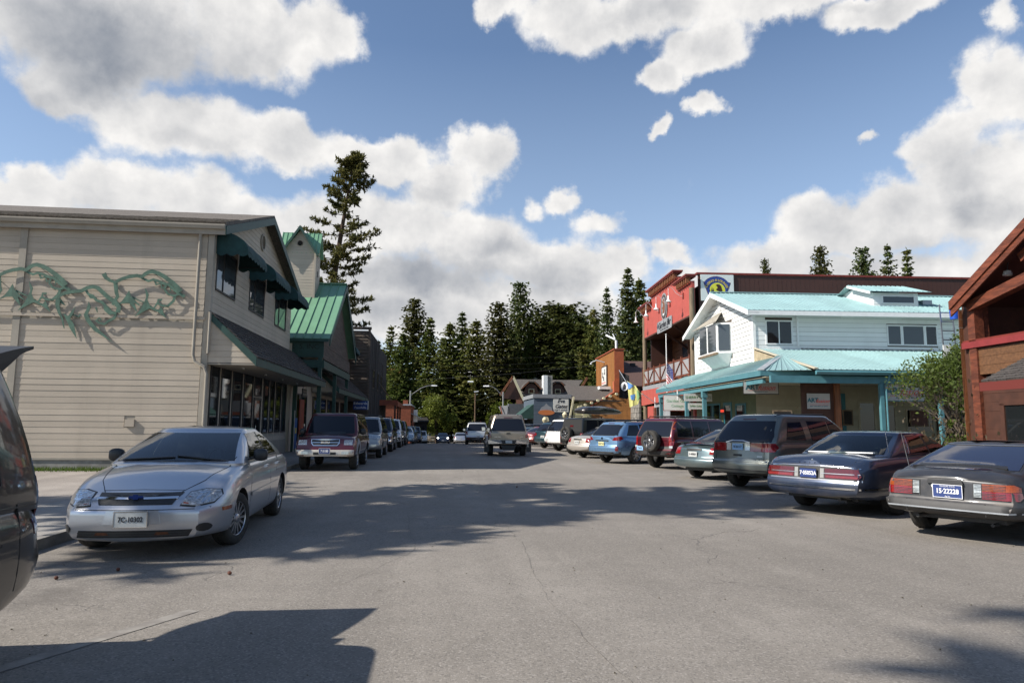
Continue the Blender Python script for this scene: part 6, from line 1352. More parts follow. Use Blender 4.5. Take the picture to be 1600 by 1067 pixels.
def wheel_mesh(r,w,style):
    k=(round(r,3),w,style)
    if k in WC: return WC[k]
    t=MB().lathe([(r*.60,-w*.40),(r*.68,-w*.5),(r*.90,-w*.5),(r*.965,-w*.44),(r,-w*.33),(r,-w*.12),(r*.985,-w*.11),(r*.985,-w*.07),(r,-w*.06),(r,w*.06),(r*.985,w*.07),(r*.985,w*.11),(r,w*.12),(r,w*.33),(r*.965,w*.44),(r*.90,w*.5),(r*.68,w*.5),(r*.60,w*.40),(r*.60,-w*.40)],n=36).mesh('tyre',m_rub,smooth=40)
    R_=r*.66; rim=MB().lathe([(R_,w*.42),(R_*.97,w*.46),(R_*.92,w*.40),(R_*.90,w*.1),(R_*.2,w*.05),(.001,w*.05)],n=32)
    n={'alloy5':5,'alloy7':7,'cap':14,'steel':8,'mesh':16}[style.split('_')[0]]; sw={'alloy5':.20,'alloy7':.13,'cap':.085,'steel':.16,'mesh':.05}[style.split('_')[0]]
    for i in range(n):
        a=2*math.pi*i/n; ca,sa=math.cos(a),math.sin(a); wd=R_*sw
        P=lambda rr,off,y:(rr*ca-off*sa,y,rr*sa+off*ca)
        a0,a1=R_*.16,R_*.93; y1=w*.40; y0=w*.22
        rim.hexa([P(a0,-wd*1.0,y0),P(a1,-wd*.75,y0),P(a1,wd*.75,y0),P(a0,wd*1.0,y0)],[P(a0,-wd*.8,y1),P(a1,-wd*.6,y1+.005),P(a1,wd*.6,y1+.005),P(a0,wd*.8,y1)])
    rim.lathe([(R_*.26,w*.2),(R_*.25,w*.45),(R_*.16,w*.50),(.001,w*.50)],n=20)
    rm=rim.mesh('rim',m_alu if not style.endswith('_dk') else m_blkdust,smooth=35); WC[k]=(t,rm); return WC[k]
def rect(a,b,c,d,ch=0.0):
    if ch<=0: return [(a,c),(b,c),(b,d),(a,d)]
    return [(a+ch,c),(b-ch,c),(b,c+ch),(b,d-ch),(b-ch,d),(a+ch,d),(a,d-ch),(a,c+ch)]
def mirror(p): return [(-a,b) for a,b in p][::-1]
class Car:
    def __init__(s,name,label,cat,spec,pos,rz,paint,group=None,hollow=False,low=None,two_tone=None):
        s.s=spec; L=s.L=spec['L']; s.root=thing(name,label,cat,(pos[0],pos[1],gz(pos[1])),rz,group); s.paint=paint
        vb,fb=body_mesh(spec); me=bpy.data.meshes.new('body'); me.from_pydata(vb,[],fb)
        bm=bmesh.new(); bm.from_mesh(me); bmesh.ops.recalc_face_normals(bm,faces=bm.faces); bmesh.ops.triangulate(bm,faces=[f for f in bm.faces if len(f.verts)>4]); bm.to_mesh(me); bm.free(); me.materials.append(paint)
        vg,fg=gh_mesh(spec); gm=MB().add(vg,fg).mesh('gh',paint)
        allm=MB().add(vb,fb).add(vg,fg); s.bvh=BVHTree.FromPolygons([Vector(q) for q in allm.v],allm.f)
        hw=spec['W']/2; r=spec['r']; ax=(spec['xr']-L/2,spec['xf']-L/2); ar=r*spec.get('arch',1.17)
        c=MB()
        for x in ax:
            for sy in (-1,1):
                c.add(*(lambda m_:(m_.v,m_.f))(MB().lathe([(.001,sy*(hw-.30)),(ar,sy*(hw-.30)),(ar,sy*(hw+.3)),(.001,sy*(hw+.3))],axis='y',n=40,c=(x,0,r))))
        bm=bmesh.new(); cm_=bpy.data.meshes.new('c'); cm_.from_pydata(c.v,[],c.f); bm.from_mesh(cm_); bmesh.ops.remove_doubles(bm,verts=bm.verts,dist=.0015); bmesh.ops.recalc_face_normals(bm,faces=bm.faces); bm.to_mesh(cm_); bm.free(); cm_.materials.append(m_dark)
        me=boolean(me,cm_)
        if hollow:
            me=boolean(me,gm,'UNION')
            vi,fi=gh_mesh(spec,inset=.05,zlow=.62,zcap=.045); me=boolean(me,MB().add(vi,fi).mesh('i',m_int))
            for w_ in hollow['side']:
                x=[(a-L/2,b) for a,b in w_]; me=boolean(me,MB().prism(x,'y',-hw-.2,hw+.2).mesh('p',m_blk))
            me=boolean(me,MB().prism(hollow['front'],'x',.2,(spec['gh']['xf0']+.2)-L/2).mesh('p',m_blk)); me=boolean(me,MB().prism(hollow['rear'],'x',spec['gh']['xr0']-.25-L/2,-.2).mesh('p',m_blk))
            o=link('body',me,s.root)
        else:
            bm=bmesh.new(); bm.from_mesh(me); bm.from_mesh(gm); bm.to_mesh(me); bm.free()
            o=link('body',me,s.root)
        me.shade_smooth(); me.set_sharp_from_angle(angle=R(38)); s.body=o
        t,rm=wheel_mesh(r,spec.get('tw',.21),spec.get('rim','cap'))
        for x in ax:
            for sy in (-1,1):
                w=link('wheel',t,s.root,loc=(x,sy*(hw-spec.get('tw',.21)/2-.03),r)); ri=link('rim',rm,w)
                if sy<0: ri.rotation_euler=(0,0,math.pi)
                if x>0 and spec.get('steer') : w.rotation_euler=(0,0,R(spec['steer']))
        zb=min(b for a,b in spec['bot']); B('underbody',m_blk,s.root,.35-L/2,L-.35-L/2,-hw*.66,hw*.66,zb+.01,zb+.16)
        MB().tube([(-L/2+.16,-hw*.55,zb+.01),(-L/2+1.2,-hw*.5,zb)],.022,8).build('exhaust_pipe',m_blk,s.root)
    def hit(s,view,a,b):
        if view=='F': o,d=Vector((9,a,b)),Vector((-1,0,0))
        elif view=='B': o,d=Vector((-9,a,b)),Vector((1,0,0))
        elif view=='L': o,d=Vector((a-s.L/2,9,b)),Vector((0,-1,0))
        elif view=='R': o,d=Vector((a-s.L/2,-9,b)),Vector((0,1,0))
        else: o,d=Vector((a-s.L/2,b,9)),Vector((0,0,-1))
        co,n,_,_=s.bvh.ray_cast(o,d)
        if co is None: return None
        if n.dot(d)>0: n=-n
        return co,n,d
    def patch(s,view,name,poly,mat,off=.005,grid=.06,th=.012,parent=None,both=False,smooth=50):
        if both:
            s.patch(view,name,mirror(poly) if view in 'FB' else poly,mat,off,grid,th,parent); 
            if view in 'LR': return s.patch('R' if view=='L' else 'L',name,poly,mat,off,grid,th,parent)
        bm=bmesh.new(); vs=[bm.verts.new((a,b,0)) for a,b in poly]; bm.faces.new(vs)
        for ax in (0,1):
            lo=min(p[ax] for p in poly); hi=max(p[ax] for p in poly); k=math.ceil(lo/grid)
            while k*grid<hi:
                c=[0,0,0]; n=[0,0,0]; c[ax]=k*grid; n[ax]=1
                bmesh.ops.bisect_plane(bm,geom=bm.verts[:]+bm.edges[:]+bm.faces[:],plane_co=c,plane_no=n,dist=1e-5); k+=1
        dead=[]; dirs={}
        for v in bm.verts:
            h=s.hit(view,v.co.x,v.co.y)
            if h is None: dead.append(v); continue
            co,n,d=h; v.co=co+n*off; dirs[v]=(n)
        if dead: bmesh.ops.delete(bm,geom=dead,context='VERTS')
        if not bm.faces: bm.free(); return None
        # one-sided sheet with a turned-in edge
        be=[e for e in bm.edges if len(e.link_faces)==1]; nm={v:dirs[v] for v in bm.verts if v in dirs}
        r=bmesh.ops.extrude_edge_only(bm,edges=be); 
        for v in [g for g in r['geom'] if isinstance(g,bmesh.types.BMVert)]:
            nn=min(nm.items(),key=lambda kv:(kv[0].co-v.co).length_squared)[1] if len(nm)<900 else Vector((0,0,0)); v.co-=nn*th
        bmesh.ops.recalc_face_normals(bm,faces=bm.faces)
        c0=next(iter(nm.items())) 
        me=bpy.data.meshes.new(name); bm.to_mesh(me); bm.free(); me.materials.append(mat); me.shade_smooth(); me.set_sharp_from_angle(angle=R(smooth)); return link(name,me,parent or s.root)
    def strip(s,view,name,a,b,w,mat,off=.004,th=.008,parent=None,both=False):
        d=Vector((b[0]-a[0],b[1]-a[1])); n=Vector((-d.y,d.x)).normalized()*w/2
        return s.patch(view,name,[(a[0]-n.x,a[1]-n.y),(b[0]-n.x,b[1]-n.y),(b[0]+n.x,b[1]+n.y),(a[0]+n.x,a[1]+n.y)],mat,off,.12,th,parent,both)
    def line(s,view,name,pts,w,mat,off=.004,th=.008,both=False):
        """one mesh following several points (shut lines, trim)"""
        for vw in ((view,'R') if both and view=='L' else (view,)):
            mb=MB(); L_=[];P=[]
            for (a,b),(c,d) in zip(pts,pts[1:]):
                k=max(1,int(math.hypot(c-a,d-b)/.10))
                P+= [(a+(c-a)*i/k,b+(d-b)*i/k) for i in range(k)]
            P.append(pts[-1]); H=[s.hit(vw,*p) for p in P]; H=[h for h in H if h]
            q=[h[0]+h[1]*off for h in H]; nn=[h[1] for h in H]; V=[];F=[]
            for i,(c,n) in enumerate(zip(q,nn)):
                t=(q[min(i+1,len(q)-1)]-q[max(i-1,0)]).normalized(); sd=t.cross(n).normalized()*w/2; V+=[c+sd,c-sd,c-sd-n*th,c+sd-n*th]
            for i in range(len(q)-1):
                for j in range(4): k=(j+1)%4; F.append((4*i+j,4*i+k,4*i+4+k,4*i+4+j))
            if len(q)>1: mb.add(V,F).build(name,mat,s.root)
    def plate(s,view,y,z,txt,board,ink,w=.31,h=.155,out=.012,edge=None,size=.085,extra=None):
        hh=s.hit(view,y,z); h2=s.hit(view,y,z+h*.5)or hh; h3=s.hit(view,y,z-h*.5) or hh; sg=1 if view=='F' else -1
        x=max(sg*hh[0].x,sg*h2[0].x,sg*h3[0].x)*sg+sg*out
        o=MB().hexa([(x-sg*.004,y-w/2,z-h/2),(x,y-w/2,z-h/2),(x,y+w/2,z-h/2),(x-sg*.004,y+w/2,z-h/2)],[(x-sg*.004,y-w/2,z+h/2),(x,y-w/2,z+h/2),(x,y+w/2,z+h/2),(x-sg*.004,y+w/2,z+h/2)]).build('licence_plate',board,s.root)
        xd=(0,sg,0); xs=x+sg*.002
        if edge:
            for (a,b,c,d) in ((-w/2,w/2,h/2-.007,h/2),(-w/2,w/2,-h/2,-h/2+.007),(-w/2,-w/2+.007,-h/2+.007,h/2-.007),(w/2-.007,w/2,-h/2+.007,h/2-.007)): MB().box(min(xs,xs-sg*.003),max(xs,xs-sg*.003),y+a,y+b,z+c,z+d).build('plate_rim',edge,o)
        text('plate_number',o,txt,size,ink,(xs,y,z-.002),xd,(0,0,1),depth=.001,bold=.002,sx=.84)
        if extra: text('plate_word',o,extra,.024,ink,(xs,y,z+h*.36),xd,(0,0,1),depth=.001); text('plate_word',o,'Big Sky',.022,ink,(xs,y,z-h*.38),xd,(0,0,1),depth=.001)
        return o
    def mirrors(s,x,z,mat,sz=(.09,.14,.09)):
        for sy,vw in ((1,'L'),(-1,'R')):
            h=s.hit(vw,x,z-.06)
            if not h: continue
            c=h[0]+Vector((0,sy*.13,.05)); v=[];f=[];n=12;m=7
            mb=MB()
            for i in range(m+1):
                a=-math.pi/2+math.pi*i/m; ry=math.sin(a); rr=max(math.cos(a),.0)**.5
                for j in range(n):
                    b=2*math.pi*j/n; cx,cz=math.copysign(abs(math.cos(b))**.6,math.cos(b)),math.copysign(abs(math.sin(b))**.6,math.sin(b)); v.append((c.x+sz[0]*.6*rr*cx,c.y+sz[1]*ry*.75,c.z+sz[2]*rr*cz))
            for i in range(m):
                for j in range(n): k=(j+1)%n; f.append((i*n+j,i*n+k,(i+1)*n+k,(i+1)*n+j))
            mb.add(v,f); mb.bar(h[0]-Vector((0,sy*.02,0)),c-Vector((0,sy*.05,.03)),.05,.04); o=mb.build('wing_mirror',mat,s.root,smooth=50)
            B('mirror_glass',m_chrome,o,c.x-sz[0]*.60,c.x-sz[0]*.55,c.y-sz[1]*.55,c.y+sz[1]*.55,c.z-sz[2]*.7,c.z+sz[2]*.7)
    def handles(s,xs,z,mat):
        for x in xs:
            for vw,sy in (('L',1),('R',-1)):
                h=s.hit(vw,x,z)
                if h: p=h[0]; B('door_handle',mat,s.root,p.x-.09,p.x+.09,min(p.y-sy*.01,p.y+sy*.028),max(p.y-sy*.01,p.y+sy*.028),z-.018,z+.018)
    def glass(s,side,front,rear,mat,rmat=None,trim=m_blk,tr=.022):
        for w in side:
            cx=sum(p[0] for p in w)/len(w); cz=sum(p[1] for p in w)/len(w)
            ow=[(cx+(a-cx)*(1+tr/max(abs(a-cx),.08)),cz+(b-cz)*(1+tr/max(abs(b-cz),.08))) for a,b in w]
            if trim: s.patch('L','window_seal',ow,trim,.0015,.12,.006,both=True)
            s.patch('L','side_window',w,mat,.006,.12,.006,both=True)
        for vw,p,nm,mm in (('F',front,'windscreen',mat),('B',rear,'rear_window',rmat or mat)):
            if p:
                if trim: s.patch(vw,'window_seal',[(a+math.copysign(tr,a),b+(tr if b>sum(q[1] for q in p)/len(p) else -tr)) for a,b in p],trim,.0015,.12,.006)
                s.patch(vw,nm,p,mm,.006,.10,.006)
def place(x,y,hd,spec,lr=True):
    """centre of a car whose left rear wheel stands at (x,y), heading hd degrees from +x"""
    c,s_=math.cos(R(hd)),math.sin(R(hd)); ax=spec['xr']-spec['L']/2; ly=spec['W']/2-.13
    return (x-(c*ax-s_*ly),y-(s_*ax+c*ly))
# ------------------------------------------------------------ silver sedan, front three-quarter view
SED=dict(L=4.84,W=1.77,r=.315,xr=1.12,xf=3.84,top=[(0,.93),(.15,.985),(.9,1.0),(3.4,.985),(3.7,.95),(4.3,.845),(4.65,.745),(4.84,.66)],bot=[(0,.30),(.6,.22),(4.2,.20),(4.84,.22)],
 tail=[(.2,.10),(.35,.0),(.6,.0),(.64,.04),(.9,.09),(1.0,.14)],nose=[(.18,.10),(.24,.015),(.40,.0),(.54,.005),(.58,.05),(.70,.13),(.80,.24)],plan=[(0,.95),(.8,1),(3.8,1),(4.84,.97)],cr=.62,ck=.24,bow=.09,sh=.075,
 gh=dict(xr0=.70,xr1=1.62,xf1=2.62,xf0=3.62,w0=.80,w1=.585,z0=.965,z1=1.415,bf=.16,br=.10,cv=.10),rim='cap',steer=-14)
p_silver=paint('silver_metallic_paint',(.50,.51,.54),.75,.30,.10)
hd=-87.5
sw=[[(2.10,1.01),(3.14,1.01),(2.66,1.325),(2.10,1.345)],[(1.30,1.02),(2.03,1.01),(2.03,1.345),(1.66,1.325)]]
fr_=[(-.70,1.0),(.70,1.0),(.555,1.335),(-.555,1.335)]; re_=[(-.66,1.03),(.66,1.03),(.53,1.33),(-.53,1.33)]
c=Car('parked_sedan','silver four-door sedan facing the camera, parked by the kerb at left','car',SED,(-3.33,10.35),R(hd),p_silver,hollow=dict(side=sw,front=fr_,rear=re_))
c.glass(sw,fr_,re_,m_carglass,trim=None)
for w in ([(2.6,1.39),(1.6,1.39)],): pass
c.line('L','window_trim',[(1.22,1.0),(3.25,.995)],.014,m_blk,both=True)
c.patch('L','quarter_pillar_seal',[(2.035,1.01),(2.095,1.01),(2.095,1.345),(2.035,1.345)],m_blk,.003,.1,both=True)
# grille, lamps, bumper details
c.patch('F','grille',[(-.37,.595),(.37,.595),(.43,.705),(-.43,.705)],m_blk,.008,.025); c.strip('F','grille_bar',(-.41,.655),(.41,.655),.018,m_chrome,.016,.012)
for z in (.615,.633,.678,.694): c.strip('F','grille_slat',(-.36,z),(.36,z),.006,m_blkdust,.007)
c.patch('F','emblem',[(-.075,.650),(-.028,.650),(-.02,.637),(.03,.637),(.024,.650),(.075,.652),(.068,.672),(.02,.672),(.014,.684),(-.034,.684),(-.028,.672),(-.068,.672)],M('emblem_blue',(.012,.03,.13),.35,.5),.032)
hl=[(.46,.590),(.60,.575),(.74,.597),(.79,.655),(.765,.712),(.64,.725),(.50,.700)]
c.patch('F','headlight_rim',[(a+math.copysign(.012,a-.65),b+math.copysign(.012,b-.65)) for a,b in hl],m_blk,.002,both=True); c.patch('F','headlight',hl,m_head,.012,.03,both=True)
c.patch('F','amber_lens',[(.475,.60),(.53,.592),(.53,.66),(.50,.66)],m_amber,.013,both=True); c.patch('F','lamp_reflector',[(.58,.60),(.70,.60),(.72,.70),(.59,.70)],m_chrome,.012,.04,both=True)
c.line('F','bumper_crease',[(-.86,.555),(-.6,.548),(0,.545),(.6,.548),(.86,.555)],.010,m_blk,.002)
c.patch('F','lower_intake',[(-.56,.262),(.56,.262),(.60,.335),(-.54,.335)],m_blk,.006,.03); 
for z in (.285,.31): c.strip('F','intake_slat',(-.55,z),(.55,z),.008,m_blkdust,.008)
for a in (-.3,.3): c.patch('F','rust_mark',[(a-.07,.285),(a+.08,.29),(a+.06,.315),(a-.05,.318)],M('rust',(.14,.05,.02),.9,var=(20,.5)),.010)
for a in (-.69,.69): c.patch('F','fog_lamp_recess',[(a+.062*math.cos(t*.52),.345+.045*math.sin(t*.52)) for t in range(12)],m_blk,.007,.02)
c.patch('F','plate_recess',[(-.29,.40),(.29,.40),(.26,.54),(-.26,.54)],p_silver,.012,.08)
c.plate('F',-.0,.455,'7C-10302',m_plate,m_ink,w=.34,h=.17,out=.03,edge=m_chrome,size=.074)
c.patch('L','side_marker',[(4.30,.49),(4.52,.49),(4.52,.53),(4.30,.53)],m_amber,.005,both=True)
c.line('L','side_moulding',[(1.55,.58),(3.35,.56)],.045,p_silver,.010,both=True)
for q in ([(3.36,.30),(3.38,.6),(3.22,.97)],[(2.07,.24),(2.07,.98)],[(1.62,.75),(1.25,.98)]): c.line('L','door_gap',q,.008,m_dark,.0015,both=True)
c.line('T','bonnet_gap',[(4.62,.40),(4.3,.56),(3.8,.66),(3.45,.70)],.008,m_dark,.002); c.line('T','bonnet_gap',[(4.62,-.40),(4.3,-.56),(3.8,-.66),(3.45,-.70)],.008,m_dark,.002); c.line('F','bonnet_gap',[(-.43,.725),(0,.735),(.43,.725)],.008,m_dark,.002)
for a in (-.30,.34): c.line('T','wiper',[(3.60,a-.32),(3.64,a+.02),(3.63,a+.30)],.02,m_blk,.02,.01)
c.mirrors(3.05,1.06,m_blk,(.10,.125,.085)); c.handles((2.25,1.42),.86,p_silver)
c.patch('B','tail_lamp',[(.45,.70),(.84,.70),(.84,.86),(.45,.86)],m_taill,both=True)
I=c.root; zz=.62
for y in (-.36,.36):
    MB().hexa([(-.55,y-.24,.5),(.05,y-.24,.5),(.05,y+.24,.5),(-.55,y+.24,.5)],[(-.5,y-.23,.72),(.05,y-.23,.75),(.05,y+.23,.75),(-.5,y+.23,.72)]).build('front_seat',m_intb,I); MB().hexa([(-.62,y-.24,.7),(-.42,y-.24,.7),(-.42,y+.24,.7),(-.62,y+.24,.7)],[(-.80,y-.20,1.2),(-.70,y-.20,1.2),(-.70,y+.20,1.2),(-.80,y+.20,1.2)]).build('seat_back',m_int,I); B('headrest',m_int,I,-.85,-.76,y-.11,y+.11,1.19,1.30)
MB().hexa([(-1.55,-.62,.6),(-.95,-.62,.6),(-.95,.62,.6),(-1.55,.62,.6)],[(-1.65,-.58,1.05),(-1.5,-.58,1.0),(-1.5,.58,1.0),(-1.65,.58,1.05)]).build('rear_seat',m_int,I)
MB().hexa([(.55,-.68,.7),(1.1,-.66,.7),(1.1,.66,.7),(.55,.68,.7)],[(.6,-.68,.95),(1.1,-.66,.94),(1.1,.66,.94),(.6,.68,.95)]).build('dashboard',m_int,I)
def torus(R0,r,n=22,m=6):
    mb=MB(); v=[];f=[]
    for i in range(n):
        a=6.2832*i/n
        for j in range(m): b=6.2832*j/m; v.append(((R0+r*math.cos(b))*math.cos(a),(R0+r*math.cos(b))*math.sin(a),r*math.sin(b)))
    for i in range(n):
        for j in range(m): f.append((i*m+j,((i+1)%n)*m+j,((i+1)%n)*m+(j+1)%m,i*m+(j+1)%m))
    return mb.add(v,f)
o=torus(.18,.015).build('steering_wheel',m_blk,I,smooth=60); o.location=(.40,.37,.97); o.rotation_euler=(0,R(-62),0); MB().box(-.17,.17,-.02,.02,-.01,.01).build('spoke',m_blk,o)
B('rear_view_mirror',m_blk,I,.30,.34,-.12,.12,1.25,1.31)
# ------------------------------------------------------------ dark SUV with raised tailgate, left edge
SUV=dict(L=4.7,W=1.84,r=.37,xr=1.0,xf=3.72,top=[(0,1.0),(.3,1.06),(3.4,1.08),(3.7,1.05),(4.4,.98),(4.7,.84)],bot=[(0,.48),(.5,.34),(4.2,.34),(4.7,.40)],tail=[(.3,.16),(.45,.02),(.66,.0),(.70,.05),(1.1,.08)],nose=[(.3,.1),(.42,.0),(.6,.0),(.66,.05),(.95,.12)],cr=.40,ck=.14,bow=.05,sh=.06,
 gh=dict(xr0=.13,xr1=.46,xf1=2.85,xf0=3.60,w0=.86,w1=.68,z0=1.05,z1=1.74,bf=.08,br=.05,cv=.03,rc0=.14,rc1=.12),rim='alloy5',tw=.24,arch=1.14)
def S(**k): d=dict(SUV); g=dict(d['gh']); g.update(k.pop('gh',{})); d.update(k); d['gh']=g; return d
p_dark=paint('dark_brown_metallic_paint',(.022,.019,.018),.2,.28,.25)
c=Car('parked_suv','dark brown SUV at the left edge with its tailgate raised','suv',S(gh=dict(w1=.78,z1=1.84,w0=.88)),(-3.36,2.55),R(-90),p_dark)
c.glass([[(.62,1.12),(1.35,1.12),(1.35,1.60),(.74,1.60)],[(1.45,1.12),(2.35,1.12),(2.35,1.62),(1.45,1.62)],[(2.43,1.12),(3.25,1.12),(2.92,1.60),(2.43,1.62)]],[(-.70,1.12),(.70,1.12),(.60,1.62),(-.60,1.62)],None,m_tint)
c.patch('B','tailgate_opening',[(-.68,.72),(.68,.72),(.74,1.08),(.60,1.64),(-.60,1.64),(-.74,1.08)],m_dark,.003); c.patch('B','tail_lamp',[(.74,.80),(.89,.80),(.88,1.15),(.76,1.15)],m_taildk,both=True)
for q in ([(1.40,.42),(1.40,1.08)],[(2.39,.42),(2.39,1.08)],[(.45,.5),(.45,1.0)]): c.line('L','door_gap',q,.008,m_dark,.0015,both=True)
c.line('L','fuel_flap',[(.62,.78),(.80,.78),(.80,.95),(.62,.95),(.62,.78)],.006,m_dark,.002)
c.line('L','body_crease',[(.25,.98),(3.6,.99)],.01,p_dark,.006,both=True)
# raised gate: curved panel with a window strip, dark lining underneath
def gp(t,k): # t: 0 hinge .. 1 lower edge; k: 0 outer skin, 1 inner lining
    return (-1.93-.86*t,1.775+.30*t-.10*t*t+.06*t-k*(.05+.13*math.sin(math.pi*min(t*1.05,1))))
def gate_piece(name,mat,t0,t1,y0,y1,k0=0.0,k1=1.0,n=4,par=None):
    mb=MB()
    for i in range(n):
        a=t0+(t1-t0)*i/n; b=t0+(t1-t0)*(i+1)/n; P=[gp(a,k1),gp(b,k1),gp(b,k0),gp(a,k0)]
        mb.add([(x,y,z) for y in (y0,y1) for x,z in P],[(3,2,1,0),(4,5,6,7),(0,1,5,4),(1,2,6,5),(2,3,7,6),(3,0,4,7)])
    return mb.build(name,mat,par or c.root)
g_=gate_piece('tailgate',m_blk,.0,.16,-.66,.50,n=2); gate_piece('gate_rail',m_blk,.16,.46,-.68,-.56,par=g_); gate_piece('gate_rail',m_blk,.16,.46,.30,.40,par=g_); gate_piece('gate_lower_panel',m_blk,.46,1.0,-.72,.40,0,.45,6,g_); gate_piece('gate_lining',m_blkdust,.46,.93,-.66,.34,.46,1.1,5,g_)
gate_piece('gate_window',m_carglass,.165,.455,-.555,.295,.1,.2,3,g_)
B('gate_latch',m_blk,g_,-2.70,-2.60,-.12,.12,1.80,1.86)
for y in (-.62,.34): MB().tube([(-1.95,y,1.25),(-2.3,y,1.80)],.014,8).build('gas_strut',m_blk,c.root)
# ------------------------------------------------------------ right-hand row, rear three-quarter views
def exhaust(c,y,z): MB().tube([(-c.L/2+.10,y,z+.02),(-c.L/2+.4,y,z+.03)],.024,10).build('tail_pipe',m_blkdust,c.root)
# black hatchback coupe
ZX=dict(L=4.42,W=1.72,r=.31,xr=1.08,xf=3.40,top=[(0,.80),(.10,.885),(.35,.915),(2.9,.90),(3.1,.88),(4.0,.76),(4.42,.62)],bot=[(0,.40),(.25,.30),(4.2,.24),(4.42,.28)],
 tail=[(.25,.16),(.36,.03),(.38,.0),(.50,.0),(.515,.06),(.56,.07),(.84,.10),(.9,.16)],nose=[(.2,.1),(.4,.0),(.8,.1)],cr=.5,ck=.13,bow=.05,sh=.06,side=[(0,.95),(.10,.985),(.3,1.0),(.5,.995),(.72,.985),(.86,.965),(1,.93)],
 gh=dict(xr0=.42,xr1=1.62,xf1=2.35,xf0=3.02,w0=.76,w1=.60,z0=.875,z1=1.285,bf=.10,br=.05,cv=.04,rc0=.10,rc1=.12),rim='alloy5_dk',tw=.20,arch=1.12)
p_bk=paint('faded_black_paint',(.026,.026,.029),.1,.40,.45,coat=.3)
HD=30
c=Car('parked_coupe','faded black hatchback coupe parked nose-in, nearest at right, with long ribbed tail lamps','car',ZX,place(7.30,9.75,HD,ZX),R(HD),p_bk)
c.glass([[(1.55,.93),(2.75,.93),(2.35,1.19),(1.75,1.20)]],None,None,m_tint)
c.patch('B','window_seal',[(-.70,.915),(.70,.915),(.585,1.235),(-.585,1.235)],m_blk,.002,.1); c.patch('B','rear_window',[(-.67,.93),(.67,.93),(.56,1.22),(-.56,1.22)],M('purplish_tinted_glass',(.014,.016,.035),.06,spec=.7),.008,.08)
c.line('B','window_trim',[(-.57,1.238),(.57,1.238)],.016,m_alu,.012)
for sg in (-1,1):
    f=lambda pts:[(sg*a,b) for a,b in pts] if sg>0 else [(sg*a,b) for a,b in pts][::-1]
    c.patch('B','lamp_rim',f([(.315,.575),(.80,.565),(.825,.62),(.80,.75),(.74,.785),(.315,.785)]),m_blk,.004,.06)
    o=c.patch('B','tail_lamp_red',f([(.42,.585),(.785,.578),(.805,.62),(.795,.68),(.42,.68)]),m_taill,.012,.06); c.patch('B','tail_lamp_amber',f([(.42,.684),(.793,.684),(.785,.74),(.735,.772),(.42,.772)]),m_amber,.012,.06)
    c.patch('B','reversing_lamp',f([(.33,.60),(.412,.60),(.412,.765),(.33,.765)]),m_lampoff,.012,.06)
    for z in (.602,.62,.638,.656,.70,.718,.736,.754): c.line('B','lamp_rib',f([(.335,z),(.78,z)]),.005,m_blk,.018,.006)
    c.line('B','hatch_gap',f([(.80,.80),(.66,.93),(.60,1.22)]),.008,m_dark,.003)
    c.patch('B','bumper_overrider',f([(.80,.375),(.855,.38),(.855,.50),(.80,.50)]),m_blk,.02,.05); c.line('B','bumper_joint',f([(.47,.39),(.47,.50)]),.012,m_dark,.035)
c.line('B','hatch_gap',[(-.80,.80),(0,.815),(.80,.80)],.008,m_dark,.003)
c.patch('B','bumper',[(-.84,.375),(.84,.375),(.85,.50),(-.85,.50)],m_blkdust,.028,.07,.03); c.line('B','bumper_rub_strip',[(-.82,.43),(.82,.43)],.018,m_galv,.034)
c.patch('B','valance_panel',[(-.74,.30),(.74,.30),(.80,.37),(-.80,.37)],m_blk,.004,.1)
c.patch('B','plate_recess',[(-.27,.56),(.27,.56),(.27,.76),(-.27,.76)],p_bk,.001,.1); o=c.patch('B','lamp_housing',[(-.22,.745),(.22,.745),(.20,.795),(-.20,.795)],m_blk,.045,.1,.05)
c.plate('B',-.03,.655,'15·22228',m_plateblue,m_inkw,w=.36,h=.175,out=.02,edge=m_inkw,size=.088,extra='TREASURE STATE')
h=c.hit('B',0,.655); pl=[q for q in c.root.children if q.name.startswith('licence_plate')][-1]
poly_plate('state_outline',m_inkw,pl,[(-.165,.075),(-.155,.075),(-.125,.0),(-.10,-.02),(-.085,-.07),(-.06,-.07),(-.06,-.078),(-.09,-.078),(-.11,-.03),(-.135,-.01),(-.165,.06)],(h[0].x-.024,.03-.03,.655),(0,-1,0),(0,0,1),.001)
c.line('B','wiper',[(.62,.925),(.1,.955),(-.30,.95),(-.55,.93)],.028,m_blk,.03,.02); c.line('B','wiper_arm',[(.50,.945),(-.2,.97)],.014,m_alu,.05,.008)
MB().tube([(-c.L/2+.62,.70,.90),(-c.L/2+.50,.74,1.42)],[.006,.003],6).build('aerial',m_alu,c.root)
c.mirrors(2.75,.98,p_bk); c.line('L','door_gap',[(1.62,.35),(1.62,.9)],.008,m_dark,.002,both=True); exhaust(c,.4,.27)
